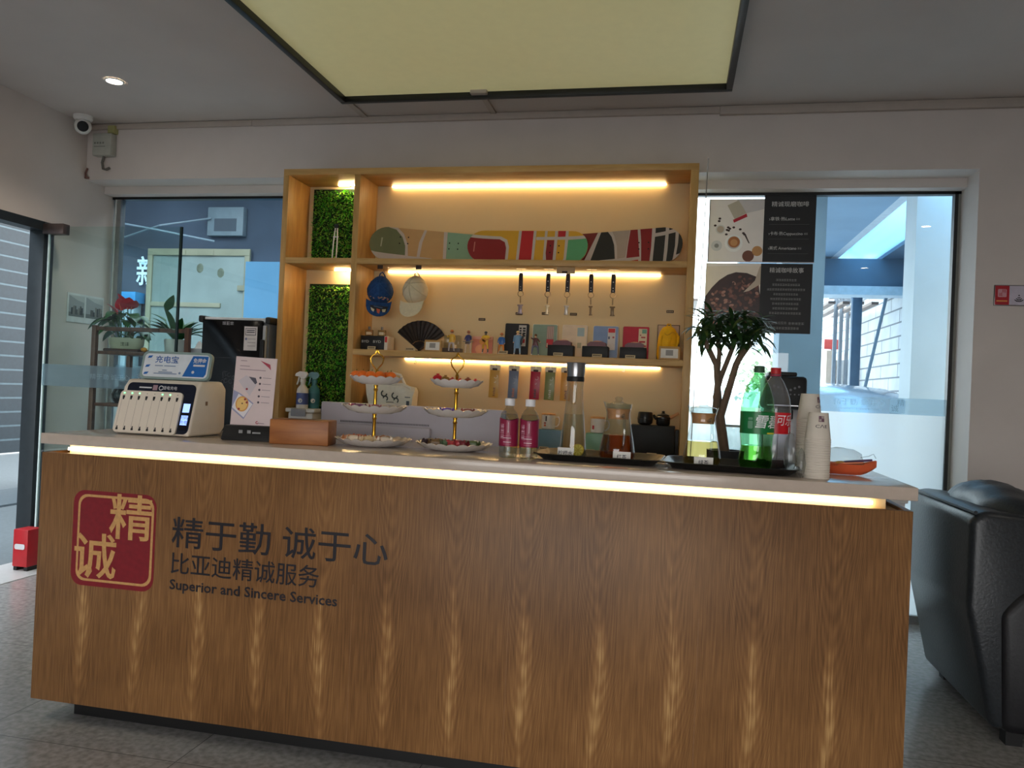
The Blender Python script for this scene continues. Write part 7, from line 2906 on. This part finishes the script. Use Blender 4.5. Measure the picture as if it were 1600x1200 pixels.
# thin acrylic sheet edge beside the shelf
p0, p1 = PY(1106, 258, 4.72), PY(1086, 640, 4.72)
m = MB()
m.poly([(p0.x - 0.006, p0.z), (p0.x, p0.z), (p0.x, p0.z - 0.01), (p0.x - 0.03, 0.95), (p0.x - 0.036, 0.95)], flat((0, 4.88, 0)), 0, sheet_glass('acrylic_edge', (196, 190, 186), 1.5, edge=0.2, milk=0.3, milkcol=(190, 180, 180)), thick=0.30)
tag(m.build('acrylic_sheet', smooth=False), 'clear acrylic sheet leaning on the right side of the display shelf', 'sheet')

# side cabinet carrying tree and coffee machine
ZS = 0.90
t = thing('side_cabinet', 'white low cabinet behind the right end of the counter', 'cabinet', (0.62, 4.12, 0))
m = MB()
m.box((-0.50, -0.28, 0.0), (0.42, 0.28, ZS - 0.025), desk_m, bev=0.003)
m.build('body', parent=t)
m = MB()
m.box((-0.51, -0.29, ZS - 0.0245), (0.43, 0.29, ZS), desk_m, bev=0.003)
m.build('top', parent=t)
for x0_, x1_ in ((-0.49, -0.045), (-0.035, 0.41)):
    m = MB()
    m.box((x0_, -0.298, 0.05), (x1_, -0.2805, ZS - 0.04), desk_m, bev=0.002)
    dd = m.build('door', parent=t)
    m = MB()
    m.box(((x0_ + x1_) / 2 - 0.05, -0.315, 0.78), ((x0_ + x1_) / 2 + 0.05, -0.2985, 0.795), chrome, bev=0.002)
    m.build('handle', parent=dd)

# potted dracaena in a clear vase
p = PY(1134, 690, 4.15)
bark = mat('pale_bark', (118, 98, 82), rough=0.9, bump=0.3, scale=60)
dl_ = mat('dracaena_leaf', (46, 78, 38), rough=0.45, var=0.25)
dl2 = mat('dracaena_young_leaf', (84, 104, 50), rough=0.45, var=0.2)
t = thing('potted_tree', 'small tree with crossing bare trunks and leafy tops in a dark pot by the window', 'plant', (p.x, 4.15, ZS))
m = MB()
m.lathe([(0.07, 0.001), (0.085, 0.01), (0.092, 0.12), (0.094, 0.15), (0.084, 0.15), (0.08, 0.13)], m=mat('dark_pot', (40, 42, 48), rough=0.4), n=28)
m.build('pot', parent=t)
m = MB()
m.lathe([(0.082, 0.132), (0.03, 0.138)], m=soil, n=20)
m.build('soil', parent=t)
YT = 4.15


def tw(px, py, yo=0.0):
    q_ = PY(px, py, YT + yo)
    return Vector((q_.x - p.x, yo, q_.z - ZS))


trunks = [([(1132, 690), (1118, 640), (1121, 600), (1119, 570), (1100, 530)], 0.016, -0.02), ([(1132, 690), (1126, 650), (1121, 590), (1124, 550), (1122, 535)], 0.013, 0.03),
          ([(1117, 690), (1118, 620), (1126, 590), (1138, 560), (1150, 530)], 0.014, 0.02), ([(1138, 690), (1126, 650), (1138, 610), (1150, 570), (1162, 545)], 0.018, -0.03),
          ([(1150, 570), (1160, 555), (1175, 535)], 0.012, -0.03)]
tips = []
m = MB()
for pts, r_, yo in trunks:
    c = [tw(x, y_, yo * (0.2 if i == 0 else 1)) for i, (x, y_) in enumerate(pts)]
    if pts[0][1] == 690:
        c[0] = Vector((0.25 * c[0].x, yo * 0.5, 0.12))
    m.tube(c, [r_ * (1.15 - 0.3 * i / (len(c) - 1)) for i in range(len(c))], bark, n=9)
    tips.append(c[-1])
m.build('trunks', parent=t)
m = MB()
g = random.Random(21)
crowns = [(tips[0], 1.0), (tips[1], 0.9), (tips[2], 1.0), (tips[3], 0.9), (tips[4], 1.0), (tw(1140, 510, 0.03), 1.0), (tw(1112, 512, -0.05), 1.0), (tw(1165, 515, 0.04), 1.0), (tw(1185, 520, -0.02), 0.8)]
for c, s in crowns:
    for i in range(34):
        a = g.uniform(0, 2 * PI)
        el = g.uniform(-0.35, 1.5)
        b_ = c + Vector((g.gauss(0, 0.014), g.gauss(0, 0.014), g.uniform(-0.01, 0.07)))
        leaf(m, b_, (math.cos(a), math.sin(a), el), g.uniform(0.09, 0.16) * s, g.uniform(0.020, 0.030), dl_ if g.random() < 0.8 else dl2, droop=g.uniform(0.6, 1.6), n=5)
m.build('leaves', parent=t, recalc=False)
# clear vase standing by the tree
p_ = PY(1140, 690, 4.35)
t = thing('glass_vase', 'tall clear glass cylinder vase behind the potted tree', 'vase', (p_.x + 0.02, 4.33, ZS))
m = MB()
m.lathe([(0.075, 0.001), (0.08, 0.006), (0.08, 0.27), (0.077, 0.27), (0.077, 0.01), (0.03, 0.008)], m=glass_v, n=30, caps=(True, True))
m.build('glass', parent=t)
m = MB()
m.lathe([(0.0815, 0.264), (0.083, 0.268), (0.0815, 0.272)], m=mat('vase_rim', (190, 196, 198), rough=0.1), n=30, caps=(False, False))
m.build('rim', parent=t)
p_ = PY(1149, 700, 3.95)
m = MB()
m.box((-0.03, -0.05, 0), (0.07, 0.05, 0.115), mat('kraft_board', (150, 120, 92), rough=0.8), bev=0.002)
m.box((-0.03, -0.0505, 0.055), (0.07, -0.05, 0.06), mat('kraft_tape', (176, 146, 110)))
o = m.build('kraft_box')
o.location = (p_.x, 3.95, ZS)
tag(o, 'small brown kraft box between the potted tree and the soda bottles', 'box')

# coffee machine
a, b = PY(1196, 600, 4.02), PY(1261, 600, 4.02)
t = thing('coffee_machine', 'black and silver coffee machine half hidden behind the soda bottles and cups', 'coffee machine', ((a.x + b.x) / 2, 4.12, ZS))
w = (b.x - a.x) / 2
zt = PY(1240, 588, 4.0).z - ZS
m = MB()
m.box((-w, -0.12, zt - 0.16), (w, 0.14, zt), blk, bev=0.018)
hd = m.build('head', parent=t)
m = MB()
m.box((-w + 0.02, -0.06, zt + 0.0005), (w - 0.04, 0.12, zt + 0.022), mat('soft_black'), bev=0.008)
m.build('bean_lid', parent=t)
m = MB()
m.box((-w + 0.006, -0.02, 0.04), (w - 0.006, 0.13, zt - 0.161), mat('machine_silver', (186, 186, 190), rough=0.3, metal=0.5), bev=0.004)
m.build('column', parent=t)
m = MB()
m.box((-w, -0.12, 0.0), (w, 0.14, 0.04), blk, bev=0.006)
m.build('drip_tray', parent=t)
m = MB()
m.box((-0.04, -0.09, zt - 0.21), (0.04, -0.03, zt - 0.161), blk, bev=0.006)
m.build('spout', parent=t)
m = MB()
fh = flat((0, -0.12, zt - 0.06))
for k_ in range(7):
    m.disc(-w * 0.6 + k_ * w * 0.2, 0.01 * math.cos(k_), 0.006, fh, 0.0008, mat('button_grey', (96, 96, 100)), n=10)
    m.disc(-w * 0.6 + k_ * w * 0.2, -0.028, 0.004, fh, 0.0008, mat('button_grey'), n=8)
m.rect(-w * 0.9, -0.085, w * 0.6, -0.08, fh, 0.0008, mat('machine_silver'))
m.build('buttons', parent=hd, smooth=False)
m = MB()
for x in (-w * 0.2, w * 0.35):
    m.box((x - 0.0015, -0.0212, 0.05), (x + 0.0015, -0.02, zt - 0.18), vm)
m.build('panel_lines', parent=t, smooth=False)

# ================================================================== RECLINER
lea = mat('recliner_leather_lit', (36, 40, 44), rough=0.38, bump=0.12, scale=90, var=0.25)
leb = mat('recliner_leather_shaded', (20, 20, 24), rough=0.5, bump=0.1, scale=90, var=0.2)  # same leather as the lit back, darkened in colour for the unlit side
Y0s, Y1s = 3.40, 4.28
t = thing('recliner', 'black leather recliner armchair seen from behind at the right edge', 'armchair', (1.62, 3.85, 0))
ox, oy = 1.62, 3.85


def slab(name, pts, ya, yb, mt, bev=0.03, parent=t):
    m = MB()
    m.poly([(x - ox, z_) for x, z_ in pts], lambda x, y_, d: Vector((x, ya - oy + d, y_)), 0, mt, thick=yb - ya)
    bmesh.ops.recalc_face_normals(m.bm, faces=m.bm.faces[:])
    bmesh.ops.bevel(m.bm, geom=m.bm.edges[:], offset=bev, segments=3, profile=0.5, affect='EDGES')
    return m.build(name, parent=parent, sharp=50)


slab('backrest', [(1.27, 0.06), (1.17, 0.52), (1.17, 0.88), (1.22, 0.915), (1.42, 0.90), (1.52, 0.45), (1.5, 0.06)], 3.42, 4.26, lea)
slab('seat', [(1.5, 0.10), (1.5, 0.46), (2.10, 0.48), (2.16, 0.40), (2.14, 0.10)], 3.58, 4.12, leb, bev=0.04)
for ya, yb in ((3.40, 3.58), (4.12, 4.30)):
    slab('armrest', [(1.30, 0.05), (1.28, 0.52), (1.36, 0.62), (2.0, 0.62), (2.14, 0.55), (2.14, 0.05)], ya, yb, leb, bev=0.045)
m = MB()
g = random.Random(2)


def pil(pv):
    return Vector((pv.x * (1 + 0.06 * math.sin(pv.y * 9)), pv.y, pv.z + 0.06 * math.sin(pv.y * 14 + pv.x * 3) * max(0, pv.z)))


m.ball((1.40 - ox, 0.0, 0.87), 0.2, lea, s=(0.75, 2.0, 0.62), sub=4, fn=pil)
m.build('head_pillow', parent=t)
m = MB()
m.tube([(1.185 - ox, -0.43 + 0.86 * i / 10, 0.905) for i in range(11)], 0.008, lea, n=6)
m.tube([(1.20 - ox + 0.0, 0.30, 0.9), (1.178 - ox, 0.30, 0.55), (1.262 - ox, 0.30, 0.12)], 0.004, leb, n=6)
m.build('piping', parent=t)
for x in (1.36, 2.06):
    for yy in (3.47, 4.2):
        m = MB()
        m.box((x - ox - 0.03, yy - oy - 0.03, 0.0), (x - ox + 0.03, yy - oy + 0.03, 0.06), blk)
        m.build('foot', parent=t)
